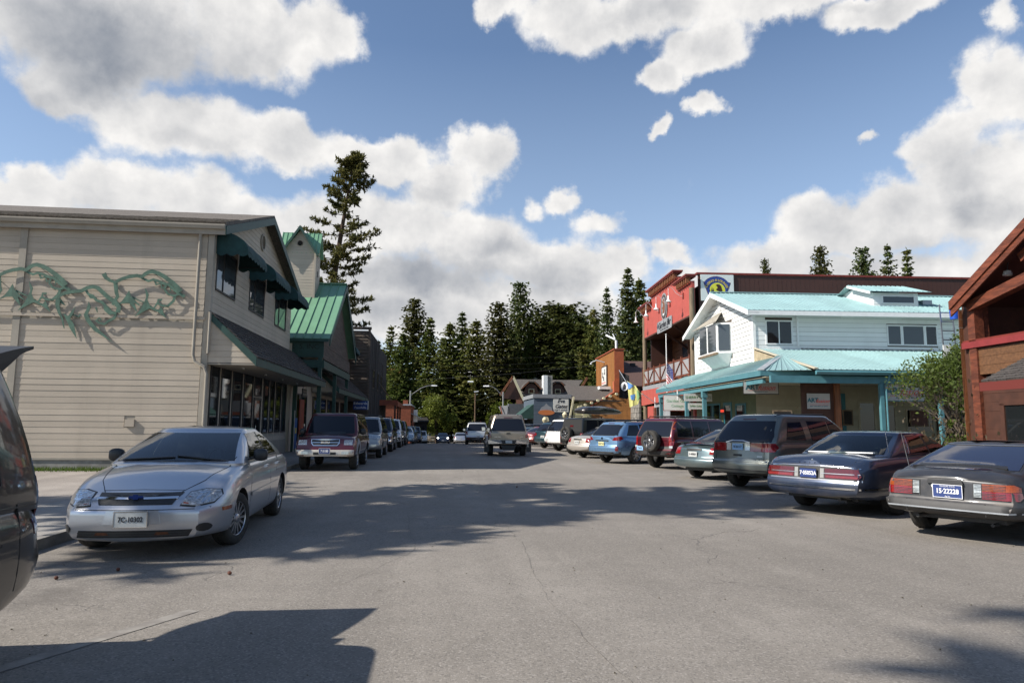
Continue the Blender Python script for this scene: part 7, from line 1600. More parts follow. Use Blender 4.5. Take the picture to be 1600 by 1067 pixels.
# navy sedan
BU=dict(L=5.15,W=1.90,r=.33,xr=1.22,xf=4.03,top=[(0,.86),(.06,.945),(.25,.975),(1.3,1.0),(3.6,.98),(3.9,.95),(4.9,.82),(5.15,.70)],bot=[(0,.34),(.4,.26),(4.8,.24),(5.15,.30)],
 tail=[(.22,.16),(.32,.05),(.40,.0),(.575,.0),(.59,.035),(.64,.04),(.82,.06),(.92,.11)],nose=[(.2,.1),(.4,.0),(.6,.02),(.85,.12)],cr=.42,ck=.13,bow=.07,sh=.07,
 gh=dict(xr0=1.02,xr1=1.80,xf1=3.02,xf0=3.85,w0=.83,w1=.64,z0=.985,z1=1.405,bf=.14,br=.13,cv=.06,rc0=.20,rc1=.16),rim='mesh',tw=.21)
p_navy=paint('navy_blue_metallic_paint',(.030,.044,.080),.45,.28,.16)
sw=[[(2.72,1.03),(3.55,1.03),(3.06,1.32),(2.72,1.335)],[(1.92,1.03),(2.64,1.03),(2.64,1.335),(2.10,1.32)]]; fr_=[(-.70,1.04),(.70,1.04),(.59,1.32),(-.59,1.32)]; re_=[(-.74,1.02),(.74,1.02),(.60,1.325),(-.60,1.325)]
c=Car('parked_sedan','long navy blue sedan with wide dark red tail lamps and a bright bumper strip','car',BU,place(7.03,12.62,HD,BU),R(HD),p_navy,hollow=dict(side=sw,front=fr_,rear=re_))
c.glass(sw,fr_,re_,m_carglass,trim=None)
c.line('L','window_trim',[(1.80,1.01),(3.62,1.01)],.012,m_chrome,both=True); c.line('L','window_trim',[(1.86,1.02),(2.05,1.33),(2.4,1.35),(3.05,1.35)],.014,m_chrome,.006,both=True)
c.patch('L','pillar_seal',[(2.645,1.03),(2.715,1.03),(2.715,1.335),(2.645,1.335)],m_blk,.003,.1,both=True)
c.patch('B','lamp_panel',[(-.86,.60),(.86,.60),(.87,.70),(.80,.815),(-.80,.815),(-.87,.70)],m_blkdust,.003,.08); c.line('B','chrome_line',[(-.83,.80),(-.5,.825),(0,.83),(.5,.825),(.83,.80)],.012,m_chrome,.010); c.line('B','chrome_line',[(-.86,.602),(0,.60),(.86,.602)],.03,m_alu,.008)
for sg in (-1,1):
    f=lambda pts:[(sg*a,b) for a,b in pts] if sg>0 else [(sg*a,b) for a,b in pts][::-1]
    c.patch('B','tail_lamp',f([(.28,.63),(.82,.63),(.845,.68),(.80,.79),(.28,.79)]),m_taildk,.010,.06); c.patch('B','brake_lens',f([(.30,.64),(.80,.64),(.82,.675),(.30,.675)]),m_taill,.014,.06); c.line('B','lamp_divider',f([(.22,.71),(.83,.71)]),.010,m_alu,.016)
    c.patch('B','reversing_lamp',f([(.20,.63),(.265,.63),(.265,.79),(.20,.79)]),M('grey_lamp_lens',(.30,.29,.27),.2,coat=.8),.010,.06)
    c.line('B','bumper_strip',f([(.0,.475),(.5,.475),(.84,.475)]),.03,m_chrome,.018)
c.line('L','bumper_strip',[(.10,.475),(.80,.475)],.03,m_chrome,.012,both=True)
c.plate('B',.0,.705,'7·05052A',m_plateblue,m_inkw,w=.31,h=.16,out=.024,edge=m_blk,size=.09)
h=c.hit('B',0,.705); pl=[q for q in c.root.children if q.name.startswith('licence_plate')][-1]; poly_plate('pale_patch',m_platel,pl,[(-.15,.07),(-.09,.07),(-.11,0),(-.10,-.07),(-.15,-.07)],(h[0].x-.028,0,.705),(0,-1,0),(0,0,1),.001)
for i,ch in enumerate('BUICK'):
    hh=c.hit('B',.19-.095*i,.872); text('badge_letter',c.root,ch,.045,m_chrome,(hh[0].x-.004,.19-.095*i,.872),(0,-1,0),(0,0,1),depth=.002)
hh=c.hit('B',0,.915); MB().lathe([(.001,-.004),(.022,-.003),(.024,.004)],axis='x',n=14,c=(hh[0].x-.003,0,.915)).build('badge',m_chrome,c.root)
c.line('B','boot_gap',[(-.78,.84),(0,.852),(.78,.84)],.008,m_dark,.003); c.line('T','boot_gap',[(.08,.70),(1.05,.76)],.008,m_dark,.003); c.line('T','boot_gap',[(.08,-.70),(1.05,-.76)],.008,m_dark,.003)
c.patch('B','rear_valance',[(-.55,.26),(.2,.26),(.2,.31),(-.55,.31)],m_conc,.006)
for q in ([(2.68,.30),(2.68,1.0)],[(1.86,.55),(1.80,1.0)],[(3.60,.3),(3.62,.9)]): c.line('L','door_gap',q,.008,m_dark,.002,both=True)
c.mirrors(3.42,1.06,p_navy); c.handles((2.9,2.1),.88,p_navy); MB().tube([(-c.L/2+1.25,-.76,.96),(-c.L/2+1.10,-.78,1.42)],[.005,.003],6).build('aerial',m_alu,c.root); exhaust(c,-.45,.26)
I=c.root
for y in (-.38,.38): MB().hexa([(-.25,y-.24,.6),(.3,y-.24,.6),(.3,y+.24,.6),(-.25,y+.24,.6)],[(-.48,y-.2,1.12),(-.36,y-.2,1.12),(-.1,y+.2,.8),(-.4,y+.2,1.12)]).build('front_seat',m_int,I); B('headrest',m_int,I,-.55,-.45,y-.11,y+.11,1.1,1.22)
MB().hexa([(-1.3,-.66,.6),(-.8,-.66,.6),(-.8,.66,.6),(-1.3,.66,.6)],[(-1.42,-.6,1.06),(-1.28,-.6,1.04),(-1.28,.6,1.04),(-1.42,.6,1.06)]).build('rear_seat',m_int,I); MB().bar((-1.62,.55,1.03),(-1.58,-.62,1.04),.09,.02).build('parcel_cloth',m_whitetrim,I)
# grey-green crossover
RZ=dict(L=4.74,W=1.87,r=.36,xr=1.02,xf=3.87,top=[(0,1.10),(.2,1.17),(3.3,1.12),(3.6,1.06),(4.4,.95),(4.74,.80)],bot=[(0,.42),(.4,.34),(4.4,.32),(4.74,.38)],tail=[(.28,.14),(.42,.02),(.50,.0),(.66,.0),(.70,.045),(1.10,.10),(1.2,.14)],nose=[(.3,.1),(.4,0),(.9,.12)],cr=.48,ck=.17,bow=.09,sh=.05,
 gh=dict(xr0=.10,xr1=.62,xf1=2.70,xf0=3.55,w0=.875,w1=.67,z0=1.12,z1=1.76,bf=.12,br=.10,cv=.06,rc0=.20,rc1=.18),rim='alloy7',tw=.23,arch=1.13)
p_sage=paint('grey_green_metallic_paint',(.15,.165,.15),.6,.30,.28)
c=Car('parked_minivan','grey-green crossover with a wide red lamp band and big dark rear window','car',RZ,place(7.50,16.6,HD-2,RZ),R(HD-2),p_sage)
c.glass([[(.62,1.20),(1.35,1.18),(1.35,1.58),(.85,1.56)],[(1.62,1.17),(2.38,1.15),(2.38,1.60),(1.62,1.60)],[(2.46,1.15),(3.20,1.14),(2.72,1.58),(2.46,1.60)]],[(-.7,1.16),(.7,1.16),(.6,1.6),(-.6,1.6)],None,m_tint)
c.patch('B','rear_window',[(-.80,1.115),(.80,1.115),(.79,1.25),(.655,1.60),(-.655,1.60),(-.79,1.25)],m_tint,.006,.08)
for sg in (-1,1):
    f=lambda pts:[(sg*a,b) for a,b in pts] if sg>0 else [(sg*a,b) for a,b in pts][::-1]
    c.patch('B','tail_lamp',f([(.33,.905),(.84,.905),(.875,1.0),(.85,1.10),(.33,1.10)]),m_taill,.010,.06); c.line('B','lamp_gap',f([(.66,.905),(.66,1.10)]),.008,m_dark,.014)
    c.patch('B','reversing_lamp',f([(.20,.93),(.32,.93),(.32,1.09),(.29,1.11),(.20,1.10)]),m_lampoff,.014,.05); c.line('B','tailgate_gap',f([(.66,.70),(.66,.9)]),.008,m_dark,.003)
c.patch('B','plate_panel',[(-.20,.93),(.20,.93),(.20,1.10),(-.20,1.10)],p_sage,.006,.1); c.line('B','chrome_brow',[(-.33,1.105),(-.15,1.135),(.15,1.135),(.33,1.105)],.03,m_alu,.03,.02)
c.plate('B',0,1.01,'B·26117',m_platel,m_ink,w=.29,h=.145,out=.014,size=.08)
c.patch('B','tailgate_handle',[(-.11,.795),(.11,.795),(.10,.84),(-.10,.84)],m_blk,.02,.1); c.patch('B','bumper_step',[(-.84,.665),(.84,.665),(.83,.70),(-.83,.70)],p_sage,.012,.08); c.line('B','crease',[(-.82,.765),(.82,.765)],.008,p_sage,.008)
c.patch('B','lower_bumper',[(-.80,.36),(.80,.36),(.87,.50),(-.87,.50)],m_blkdust,.010,.08); c.patch('L','lower_cladding',[(.1,.38),(.62,.36),(.60,.52),(.1,.52)],m_blkdust,.008,.1,both=True); c.patch('L','sill_cladding',[(1.46,.36),(3.4,.36),(3.4,.50),(1.46,.50)],m_blkdust,.008,.2,both=True)
c.line('B','high_brake_lamp',[(-.18,1.645),(.18,1.645)],.025,m_taildk,.01); c.line('B','lettering_bar',[(-.62,.80),(-.50,.80)],.014,m_alu,.006)
for q in ([(2.42,.42),(2.42,1.1)],[(1.48,.75),(1.58,1.12)],[(3.38,.42),(3.45,1.0)]): c.line('L','door_gap',q,.008,m_dark,.002,both=True)
for y in (-.56,.56): MB().tube([(-1.75,y,1.70),(-1.6,y,1.75),(.2,y,1.77),(.35,y,1.72)],.02,8).build('roof_rail',m_blk,c.root,smooth=True)
for x in (-1.0,-.1): MB().tube([(x,-.56,1.77),(x,.56,1.77)],.018,8).build('roof_bar',m_blk,c.root)
c.mirrors(3.2,1.18,p_sage); c.handles((2.6,1.75),.98,p_sage)
# teal-grey sedan with a boot spoiler
AL=dict(L=4.74,W=1.78,r=.315,xr=1.06,xf=3.78,top=[(0,.86),(.08,.94),(.3,.965),(1.1,.99),(3.3,.97),(3.6,.94),(4.4,.78),(4.74,.62)],bot=[(0,.36),(.35,.26),(4.4,.22),(4.74,.28)],tail=[(.2,.16),(.34,.03),(.46,.0),(.56,.01),(.60,.06),(.85,.12),(.95,.17)],nose=[(.2,.1),(.35,.0),(.55,.02),(.8,.16)],cr=.55,ck=.20,bow=.09,sh=.07,
 gh=dict(xr0=.72,xr1=1.60,xf1=2.65,xf0=3.58,w0=.78,w1=.585,z0=.965,z1=1.385,bf=.14,br=.13,cv=.08,rc0=.22,rc1=.16),rim='alloy5',tw=.20)
p_tg=paint('teal_grey_metallic_paint',(.105,.150,.160),.6,.28,.22)
def low_sedan(name,label,pos,hd,p,plate=('6·4088A',),spoiler=True,spec=AL):
    c=Car(name,label,'car',spec,pos,R(hd),p)
    c.glass([[(2.05,1.01),(3.10,1.0),(2.66,1.305),(2.05,1.32)],[(1.30,1.01),(1.98,1.01),(1.98,1.32),(1.60,1.30)]],[(-.68,1.0),(.68,1.0),(.56,1.31),(-.56,1.31)],[(-.68,1.015),(.68,1.015),(.55,1.31),(-.55,1.31)],m_tint)
    c.patch('B','tail_lamp',[(.50,.70),(.76,.69),(.81,.76),(.77,.87),(.50,.87)],m_taill,.008,.06,both=True)
    c.patch('B','plate_recess',[(-.26,.62),(.26,.62),(.24,.78),(-.24,.78)],p,.004,.1); c.patch('B','boot_grip',[(-.25,.80),(.25,.80),(.25,.845),(-.25,.845)],m_blk,.02,.1); c.line('B','bumper_crease',[(-.80,.59),(0,.585),(.80,.59)],.010,m_dark,.003)
    c.plate('B',0,.70,plate[0],m_plate,m_ink,w=.29,h=.145,out=.016,size=.08); c.line('B','boot_gap',[(-.5,.885),(0,.893),(.5,.885)],.007,m_dark,.003)
    for q in ([(2.02,.28),(2.02,.97)],[(3.30,.28),(3.34,.9)]): c.line('L','door_gap',q,.008,m_dark,.002,both=True)
    if spoiler:
        L=c.L; MB().add([(-L/2+.13,-.66,1.0),(-L/2+.33,-.66,1.01),(-L/2+.33,.66,1.01),(-L/2+.13,.66,1.0),(-L/2+.10,-.64,1.025),(-L/2+.33,-.64,1.03),(-L/2+.33,.64,1.03),(-L/2+.10,.64,1.025)],[(3,2,1,0),(4,5,6,7),(0,1,5,4),(1,2,6,5),(2,3,7,6),(3,0,4,7)]).build('spoiler',p,c.root); 
        for y in (-.55,.55): B('spoiler_foot',p,c.root,-L/2+.2,-L/2+.3,y-.05,y+.05,.95,1.005)
        B('brake_lamp_strip',m_taildk,c.root,-L/2+.105,-L/2+.125,-.2,.2,1.003,1.02)
    c.mirrors(3.1,1.05,p); c.handles((2.25,1.45),.85,p); return c
low_sedan('parked_sedan','teal-grey sedan with a low boot spoiler, squeezed beside the grey-green crossover',place(7.62,19.7,HD,AL),HD,p_tg)
# burgundy SUV with spare wheel
def box_suv(name,label,pos,hd,p,spec,lamp='tall',plate=None,spare=False,winm=None,rear=True,front=False,rack=True,spz=.92,lowm=None,bars=False,coat=None):
    c=Car(name,label,'suv',spec,pos,R(hd),p); g=spec['gh']; z0=g['z0']+.05; z1=g['z1']-.12; L=c.L; gl=winm or m_tint; w0=g['w0']-.12; w1=g['w1']-.06
    xs=g['xr0']+.28; xe=g['xf0']-.32
    c.glass([[(xs,z0),(xs+.75,z0),(xs+.75,z1),(xs+.08,z1)],[(xs+.86,z0),(xs+1.68,z0),(xs+1.68,z1),(xs+.86,z1)],[(xs+1.78,z0),(xe,z0),(g['xf1']+.02,z1),(xs+1.78,z1)]],[(-w0,z0),(w0,z0),(w1,z1),(-w1,z1)],[(-w0,z0),(w0,z0),(w1,z1),(-w1,z1)],gl)
    for x in (xs+.80,xs+1.73,xe+.02): c.line('L','door_gap',[(x,.48),(x,z0-.05)],.008,m_dark,.002,both=True)
    hw=spec['W']/2; lm=lowm or m_blkdust; zb=spec.get('bz',.62)
    c.patch('B','rear_bumper',[(-hw+.06,.46),(hw-.06,.46),(hw-.04,zb),(-hw+.04,zb)],lm,.02,.1,.03); c.patch('F','front_bumper',[(-hw+.08,.46),(hw-.08,.46),(hw-.06,zb+.02),(-hw+.06,zb+.02)],lm,.02,.1,.03)
    c.patch('L','sill_cladding',[(1.5,.46),(3.2,.46),(3.2,.60),(1.5,.60)],lm,.008,.2,both=True)
    if lamp=='tall':
        c.patch('B','tail_lamp',[(hw-.20,.80),(hw-.06,.80),(hw-.06,1.10),(hw-.20,1.10)],m_taill,.012,.06,both=True); c.patch('B','amber_lamp',[(hw-.19,1.36),(hw-.115,1.34),(hw-.16,1.60),(hw-.21,1.60)],m_amber,.012,.06,both=True); c.patch('B','reversing_lamp',[(hw-.19,.72),(hw-.07,.72),(hw-.07,.795),(hw-.19,.795)],m_lampoff,.012,.06,both=True)
    elif lamp=='mid': c.patch('B','tail_lamp',[(hw-.21,.80),(hw-.07,.80),(hw-.07,1.06),(hw-.19,1.06)],m_taill,.012,.06,both=True)
    c.patch('B','bumper_reflector',[(hw-.34,.48),(hw-.18,.48),(hw-.18,.54),(hw-.34,.54)],m_taill,.03,.06,both=True)
    if plate: c.plate('B',plate[0],plate[1],plate[2],plate[3],m_ink if plate[3]!=m_plateblue else m_inkw,w=.29,h=.145,out=.03,size=.08)
    if spare:
        t,rm=wheel_mesh(spec['r']*.98,.22,spec['rim']); h=c.hit('B',.05,spz); w=link('spare_wheel',t,c.root,loc=(h[0].x-.17,spare,spz)); w.rotation_euler=(0,0,R(90)); link('rim',rm,w)
        MB().tube([(h[0].x-.31,spare,spz+.42),(h[0].x-.33,spare,spz+.1),(h[0].x-.33,spare,spz-.46)],.012,6).build('carrier_bar',m_blk,c.root)
    if rack:
        for y in (-g['w1']+.10,g['w1']-.10): MB().tube([(g['xr1']+.1-L/2,y,g['z1']-.01),(g['xr1']+.2-L/2,y,g['z1']+.06),(g['xf1']-.35-L/2,y,g['z1']+.06),(g['xf1']-.25-L/2,y,g['z1']-.01)],.017,8).build('roof_rail',m_blk,c.root)
        for x in (g['xr1']+.4-L/2,g['xf1']-.7-L/2): MB().tube([(x,-g['w1']+.10,g['z1']+.07),(x,g['w1']-.10,g['z1']+.07)],.016,8).build('roof_bar',m_blk,c.root)
    if front:
        c.patch('F','headlight_rim',[(hw-.36,.80),(hw-.10,.80),(hw-.10,.95),(hw-.36,.95)],m_chrome,.002,.06,both=True)
        c.patch('F','headlight',[(hw-.355,.805),(hw-.18,.805),(hw-.18,.945),(hw-.355,.945)],m_head,.010,.05,both=True); c.patch('F','turn_lamp',[(hw-.175,.805),(hw-.105,.805),(hw-.105,.945),(hw-.175,.945)],m_lampoff,.010,.05,both=True)
        c.patch('F','grille',[(-.36,.78),(.36,.78),(.42,.86),(.42,.96),(-.42,.96),(-.42,.86)],m_blk,.006,.1)
        c.line('F','grille_rim',[(-.36,.78),(.36,.78),(.42,.86),(.42,.96),(-.42,.96),(-.42,.86),(-.36,.78)],.022,m_chrome,.014); c.line('F','grille_bar',[(-.41,.87),(.41,.87)],.018,m_chrome,.016)
        c.patch('F','lower_intake',[(-.34,.50),(.34,.50),(.34,.58),(-.34,.58)],m_blk,.03,.1); c.patch('F','fog_lamp',[(hw-.42,.52),(hw-.20,.52),(hw-.20,.59),(hw-.42,.59)],m_lampoff,.03,.1,both=True)
    c.mirrors(xe-.05,z0+.05,m_blk if front else p,(.10,.13,.10)); c.handles((xs+1.95,xs+1.05),z0-.17,m_blk); return c
ISZ=S(L=4.65,W=1.80,xr=1.0,xf=3.70,top=[(0,1.02),(.2,1.06),(3.4,1.08),(3.7,1.06),(4.5,1.00),(4.65,.9)],bot=[(0,.50),(.5,.40),(4.3,.40),(4.65,.46)],gh=dict(xr0=.06,xr1=.38,xf1=2.95,xf0=3.55,w0=.84,w1=.70,z0=1.05,z1=1.72,rc0=.09,rc1=.09),ck=.08,cr=.3,rim='alloy5')
p_burg=paint('burgundy_paint',(.085,.006,.013),.3,.28,.14)
c=box_suv('parked_suv','burgundy SUV with spare wheel on its tailgate and tall orange-topped lamps',place(7.8,24.1,HD,ISZ),HD,p_burg,ISZ,'tall',(.52,.69,'T·4612',m_platel),spare=-.08,spz=.95)
c.patch('B','two_tone_lower',[(-.84,.63),(.84,.63),(.84,.78),(-.84,.78)],m_blkdust,.003,.1)
# blue wagon
OUT=S(L=4.78,W=1.82,r=.33,xr=.98,xf=3.72,top=[(0,1.0),(.2,1.06),(3.2,1.02),(3.55,.98),(4.4,.86),(4.78,.70)],bot=[(0,.38),(.4,.30),(4.4,.28),(4.78,.34)],tail=[(.26,.14),(.38,.02),(.48,.0),(.64,.0),(.68,.05),(1.0,.11),(1.1,.15)],gh=dict(xr0=.08,xr1=.60,xf1=2.70,xf0=3.50,w0=.83,w1=.64,z0=1.02,z1=1.60,rc0=.18,rc1=.15,cv=.04),cr=.5,ck=.17,bow=.09,rim='alloy7',tw=.21)
p_ltblue=paint('light_blue_metallic_paint',(.16,.29,.46),.5,.26,.12)
c=Car('parked_wagon','light blue station wagon with a yellow licence plate and black roof rails','car',OUT,place(6.8,27.3,HD,OUT),R(HD),p_ltblue)
c.glass([[(.55,1.09),(1.25,1.08),(1.25,1.46),(.80,1.45)],[(1.35,1.07),(2.15,1.06),(2.15,1.49),(1.35,1.49)],[(2.24,1.06),(3.05,1.05),(2.68,1.46),(2.24,1.49)]],[(-.7,1.06),(.7,1.06),(.6,1.5),(-.6,1.5)],[(-.72,1.08),(.72,1.08),(.60,1.47),(-.60,1.47)],m_tint)
c.patch('B','tail_lamp',[(.52,.89),(.80,.88),(.84,.95),(.82,1.04),(.62,1.0)],m_taill,.012,.05,both=True); c.patch('B','plate_recess',[(-.33,.66),(.33,.66),(.33,.86),(-.33,.86)],p_ltblue,.004,.1); c.line('B','tailgate_grip',[(-.35,.875),(.35,.875)],.035,m_blk,.02,.02); c.plate('B',-.02,.755,'EXD·914',m_plateyel,m_ink,w=.30,h=.15,out=.014,size=.085)
c.patch('B','lower_bumper',[(-.78,.34),(.78,.34),(.84,.46),(-.84,.46)],m_blkdust,.010,.1); c.patch('B','bumper_reflector',[(.72,.50),(.79,.50),(.79,.66),(.72,.66)],m_taill,.02,.06,both=True); c.line('B','bumper_crease',[(-.82,.655),(0,.65),(.82,.655)],.01,m_dark,.003); hh=c.hit('B',0,.96); MB().lathe([(.001,0),(.05,0),(.05,.006)],axis='x',n=18,c=(hh[0].x-.008,0,.96)).build('badge',m_chrome,c.root)
c.line('B','high_brake_lamp',[(-.16,1.53),(.16,1.53)],.025,m_taildk,.01); c.patch('L','sill_cladding',[(1.4,.34),(3.3,.34),(3.3,.44),(1.4,.44)],m_blkdust,.008,.2,both=True)
for q in ([(2.20,.4),(2.20,1.0)],[(1.30,.6),(1.32,1.05)],[(3.25,.4),(3.3,.95)]): c.line('L','door_gap',q,.008,m_dark,.002,both=True)
for y in (-.58,.58): MB().tube([(-1.75,y,1.57),(-1.6,y,1.66),(.15,y,1.68),(.3,y,1.60)],.03,8).build('roof_rail',m_blk,c.root,smooth=True)
c.mirrors(3.1,1.1,p_ltblue); c.handles((2.45,1.55),.93,p_ltblue)
# beige sedan tail, black soft-top jeep-like 4x4, white SUV
p_beige=paint('pale_beige_paint',(.46,.42,.37),.35,.32,.2)
low_sedan('parked_sedan','pale beige sedan mostly hidden between the light blue wagon and the black 4x4',place(6.75,31.4,HD,AL),HD,p_beige,('3·71152',),False)
JP=S(L=3.95,W=1.74,r=.38,xr=.75,xf=3.15,top=[(0,1.06),(.1,1.10),(2.5,1.10),(2.75,1.10),(3.8,1.02),(3.95,.95)],bot=[(0,.55),(.4,.50),(3.6,.50),(3.95,.56)],tail=[(.4,.03),(.5,.0),(1.1,.0)],nose=[(.4,.03),(.5,.0),(1.1,.02)],ck=.05,cr=.15,bow=.02,gh=dict(xr0=.03,xr1=.14,xf1=2.35,xf0=2.60,w0=.78,w1=.70,z0=1.08,z1=1.80,rc0=.06,rc1=.08,bf=.02,br=.01,cv=0,tumble=.0),rim='alloy5',tw=.25)
p_gb=paint('gloss_black_paint',(.012,.012,.013),.1,.30,.12)
jp=place(6.75,34.0,HD,JP)
c=box_suv('parked_offroader','black soft-top off-roader with a silver-rimmed spare wheel and a roof box','',HD,p_gb,JP,'mid',None,spare=.1,spz=1.05,rack=False) if False else None
c=box_suv('parked_offroader','black soft-top off-roader with a silver-rimmed spare wheel under the roof box',jp,HD,p_gb,JP,'mid',None,spare=.12,spz=1.02,rack=False)
c.patch('B','soft_top',[(-.74,1.14),(.74,1.14),(.66,1.72),(-.66,1.72)],M('black_canvas',(.02,.02,.02),.9),.012,.1); c.patch('B','brake_lamp',[(-.12,1.36),(.12,1.36),(.12,1.44),(-.12,1.44)],m_taildk,.02)
MB().tube([(-1.7,-.55,1.88),(-1.7,.55,1.88)],.02,8).build('roof_bar',m_blk,c.root); MB().tube([(-.4,-.55,1.88),(-.4,.55,1.88)],.02,8).build('roof_bar',m_blk,c.root)
for x in (-1.7,-.4):
    for y in (-.5,.5): MB().tube([(x,y,1.72),(x,y,1.88)],.02,6).build('bar_foot',m_blk,c.root)
rb=thing('roof_box','long glossy black cargo box with tapered ends on the roof bars of the black off-roader','roof box',(jp[0],jp[1],gz(jp[1])+2.0),R(HD)); v=[];f=[]
secs=[(-1.45,.28,.06,.18),(-1.40,.40,.02,.27),(-1.1,.46,.0,.36),(-.2,.47,0,.40),(.5,.44,0,.36),(1.0,.36,.01,.25),(1.25,.24,.04,.14)]
for (x,w,a,b) in secs:
    for j in range(12): t=2*math.pi*j/12; v.append((x,w*math.copysign(abs(math.cos(t))**.6,math.cos(t)),(a+b)/2+(b-a)/2*math.copysign(abs(math.sin(t))**.6,math.sin(t))))
for i in range(len(secs)-1):
    for j in range(12): k=(j+1)%12; f.append((i*12+j,i*12+k,(i+1)*12+k,(i+1)*12+j))
f+= [tuple(range(12))[::-1],tuple(range(len(v)-12,len(v)))]; MB().add(v,f).build('shell',p_gb,rb,smooth=50); MB().box(-1.3,1.1,-.475,.475,.15,.165).build('seam',m_blk,rb)
GC=S(L=4.6,W=1.84,gh=dict(z0=1.06,z1=1.74,w1=.69),rim='alloy5',ck=.10,cr=.35)
p_wht=paint('white_car_paint',(.72,.72,.70),.0,.30,.14)
box_suv('parked_suv','white SUV with a black top rail seen between the black off-roader and the teal wagon',place(6.85,38.6,HD,GC),HD,p_wht,GC,'mid',(.55,.62,'2·1175',m_plate),lowm=p_wht)
p_dkteal=paint('dark_teal_paint',(.02,.055,.07),.4,.28,.2); p_dkred=paint('dull_dark_red_paint',(.14,.02,.02),.3,.32,.25)
def plain(name,label,cat,pos,rz,p,spec=OUT,lampz=.9,head=False,group=None):
    c=Car(name,label,cat,spec,pos,rz,p,group); g=spec['gh']; z0=g['z0']+.05; z1=g['z1']-.11; hw=spec['W']/2; xs=g['xr0']+.35
    c.glass([[(xs,z0),(xs+.8,z0),(xs+.8,z1),(max(xs+.1,g['xr1']+.1),z1)],[(xs+.88,z0),(g['xf0']-.45,z0),(g['xf1'],z1),(xs+.88,z1)]],[(-hw+.22,z0),(hw-.22,z0),(g['w1']-.05,z1),(-g['w1']+.05,z1)],[(-hw+.20,z0),(hw-.20,z0),(g['w1']-.06,z1),(-g['w1']+.06,z1)],m_tint,trim=None)
    c.patch('B','tail_lamp',[(hw-.32,z0-.28),(hw-.10,z0-.28),(hw-.09,z0-.10),(hw-.30,z0-.12)],m_taill,.01,.08,both=True); 
    c.patch('F','headlight',[(hw-.36,z0-.34),(hw-.14,z0-.34),(hw-.12,z0-.22),(hw-.34,z0-.22)],m_head,.01,.08,both=True); c.patch('F','grille',[(-.34,z0-.36),(.34,z0-.36),(.36,z0-.22),(-.36,z0-.22)],m_blk,.006,.1)
    c.plate('B',0,z0-.34,'4·2210',m_plate,m_ink,w=.29,h=.145,out=.016,size=.08); c.plate('F',0,spec['bot'][1][1]+.20,'4·2210',m_plate,m_ink,w=.29,h=.145,out=.02,size=.08)
    c.line('L','door_gap',[(xs+.84,.4),(xs+.84,z0-.05)],.008,m_dark,.002,both=True); c.mirrors(g['xf0']-.42,z0+.04,p); return c
GR='cars parked nose-in along the right side'
plain('parked_wagon','dark teal station wagon beside the white SUV',"car",place(6.75,43.2,HD+10,OUT),R(HD+10),p_dkteal)
plain('parked_sedan','dull dark red sedan beyond the dark teal wagon','car',place(6.3,48.2,HD+12,AL),R(HD+12),p_dkred,AL)
plain('parked_sedan','blue-grey car farthest along the right row, just right of the pickup','car',place(6.1,53.5,HD+14,AL),R(HD+14),p_tg,AL)
plain('parked_suv','dark SUV at the far end of the right row, above the pickup bumper','suv',place(7.2,58.5,HD+14,GC),R(HD+14),p_gb,GC)
# ------------------------------------------------------------ tan pickup with canopy, driving away
PK=dict(L=5.5,W=1.86,r=.38,xr=1.18,xf=4.35,top=[(0,1.10),(.15,1.14),(4.0,1.12),(4.3,1.08),(5.2,1.0),(5.5,.9)],bot=[(0,.56),(.4,.50),(5.2,.45),(5.5,.5)],tail=[(.4,.0),(1.1,.0)],nose=[(.4,.02),(1,.08)],cr=.25,ck=.06,bow=.03,sh=.05,side=[(0,.93),(.15,.97),(.4,1.0),(.7,.995),(1,.95)],
 gh=dict(xr0=.04,xr1=.30,xf1=3.55,xf0=4.15,w0=.86,w1=.66,z0=1.12,z1=1.92,bf=.05,br=.02,cv=.0,rc0=.12,rc1=.14),rim='alloy5_dk',tw=.26,arch=1.15)
p_tan=paint('tan_metallic_paint',(.27,.225,.175),.55,.30,.3)
c=Car('pickup_truck','tan pickup with matching canopy and chrome bumper driving away down the street','pickup',PK,(3.32,34.1),R(88.5),p_tan)
c.glass([[(.5,1.20),(1.9,1.20),(1.9,1.64),(.6,1.64)],[(2.3,1.18),(3.0,1.18),(3.0,1.66),(2.3,1.66)],[(3.06,1.18),(3.75,1.18),(3.45,1.64),(3.06,1.66)]],None,[(-.76,1.17),(.76,1.17),(.62,1.70),(-.62,1.70)],m_tint)
c.line('L','cab_gap',[(2.08,.6),(2.08,1.75)],.05,m_dark,.003,both=True)
c.patch('B','tail_lamp',[(.80,.86),(.905,.86),(.905,1.00),(.80,1.00)],m_taill,.014,.05,both=True); c.patch('B','tail_lamp_upper',[(.80,1.005),(.905,1.005),(.895,1.14),(.80,1.14)],M('clear_pink_lens',(.5,.3,.28),.2,coat=1),.014,.05,both=True)
c.line('B','tailgate_gap',[(-.78,.84),(-.78,1.13)],.012,m_dark,.004); c.line('B','tailgate_gap',[(.78,.84),(.78,1.13)],.012,m_dark,.004); c.line('B','tailgate_gap',[(-.80,1.15),(.80,1.15)],.012,m_dark,.004)
c.patch('B','tailgate_handle',[(-.10,1.02),(.10,1.02),(.08,1.075),(-.08,1.075)],m_blk,.014,.05); c.patch('B','crease',[(-.76,.80),(.76,.80),(.76,.83),(-.76,.83)],p_tan,.02,.1)
hh=c.hit('B',.5,.88); text('badge',c.root,'LARAMIE',.07,m_chrome,(hh[0].x-.006,.5,.885),(0,-1,0),(0,0,1)); text('badge',c.root,'4x4',.07,m_chrome,(hh[0].x-.006,-.6,.885),(0,-1,0),(0,0,1))
x=-c.L/2
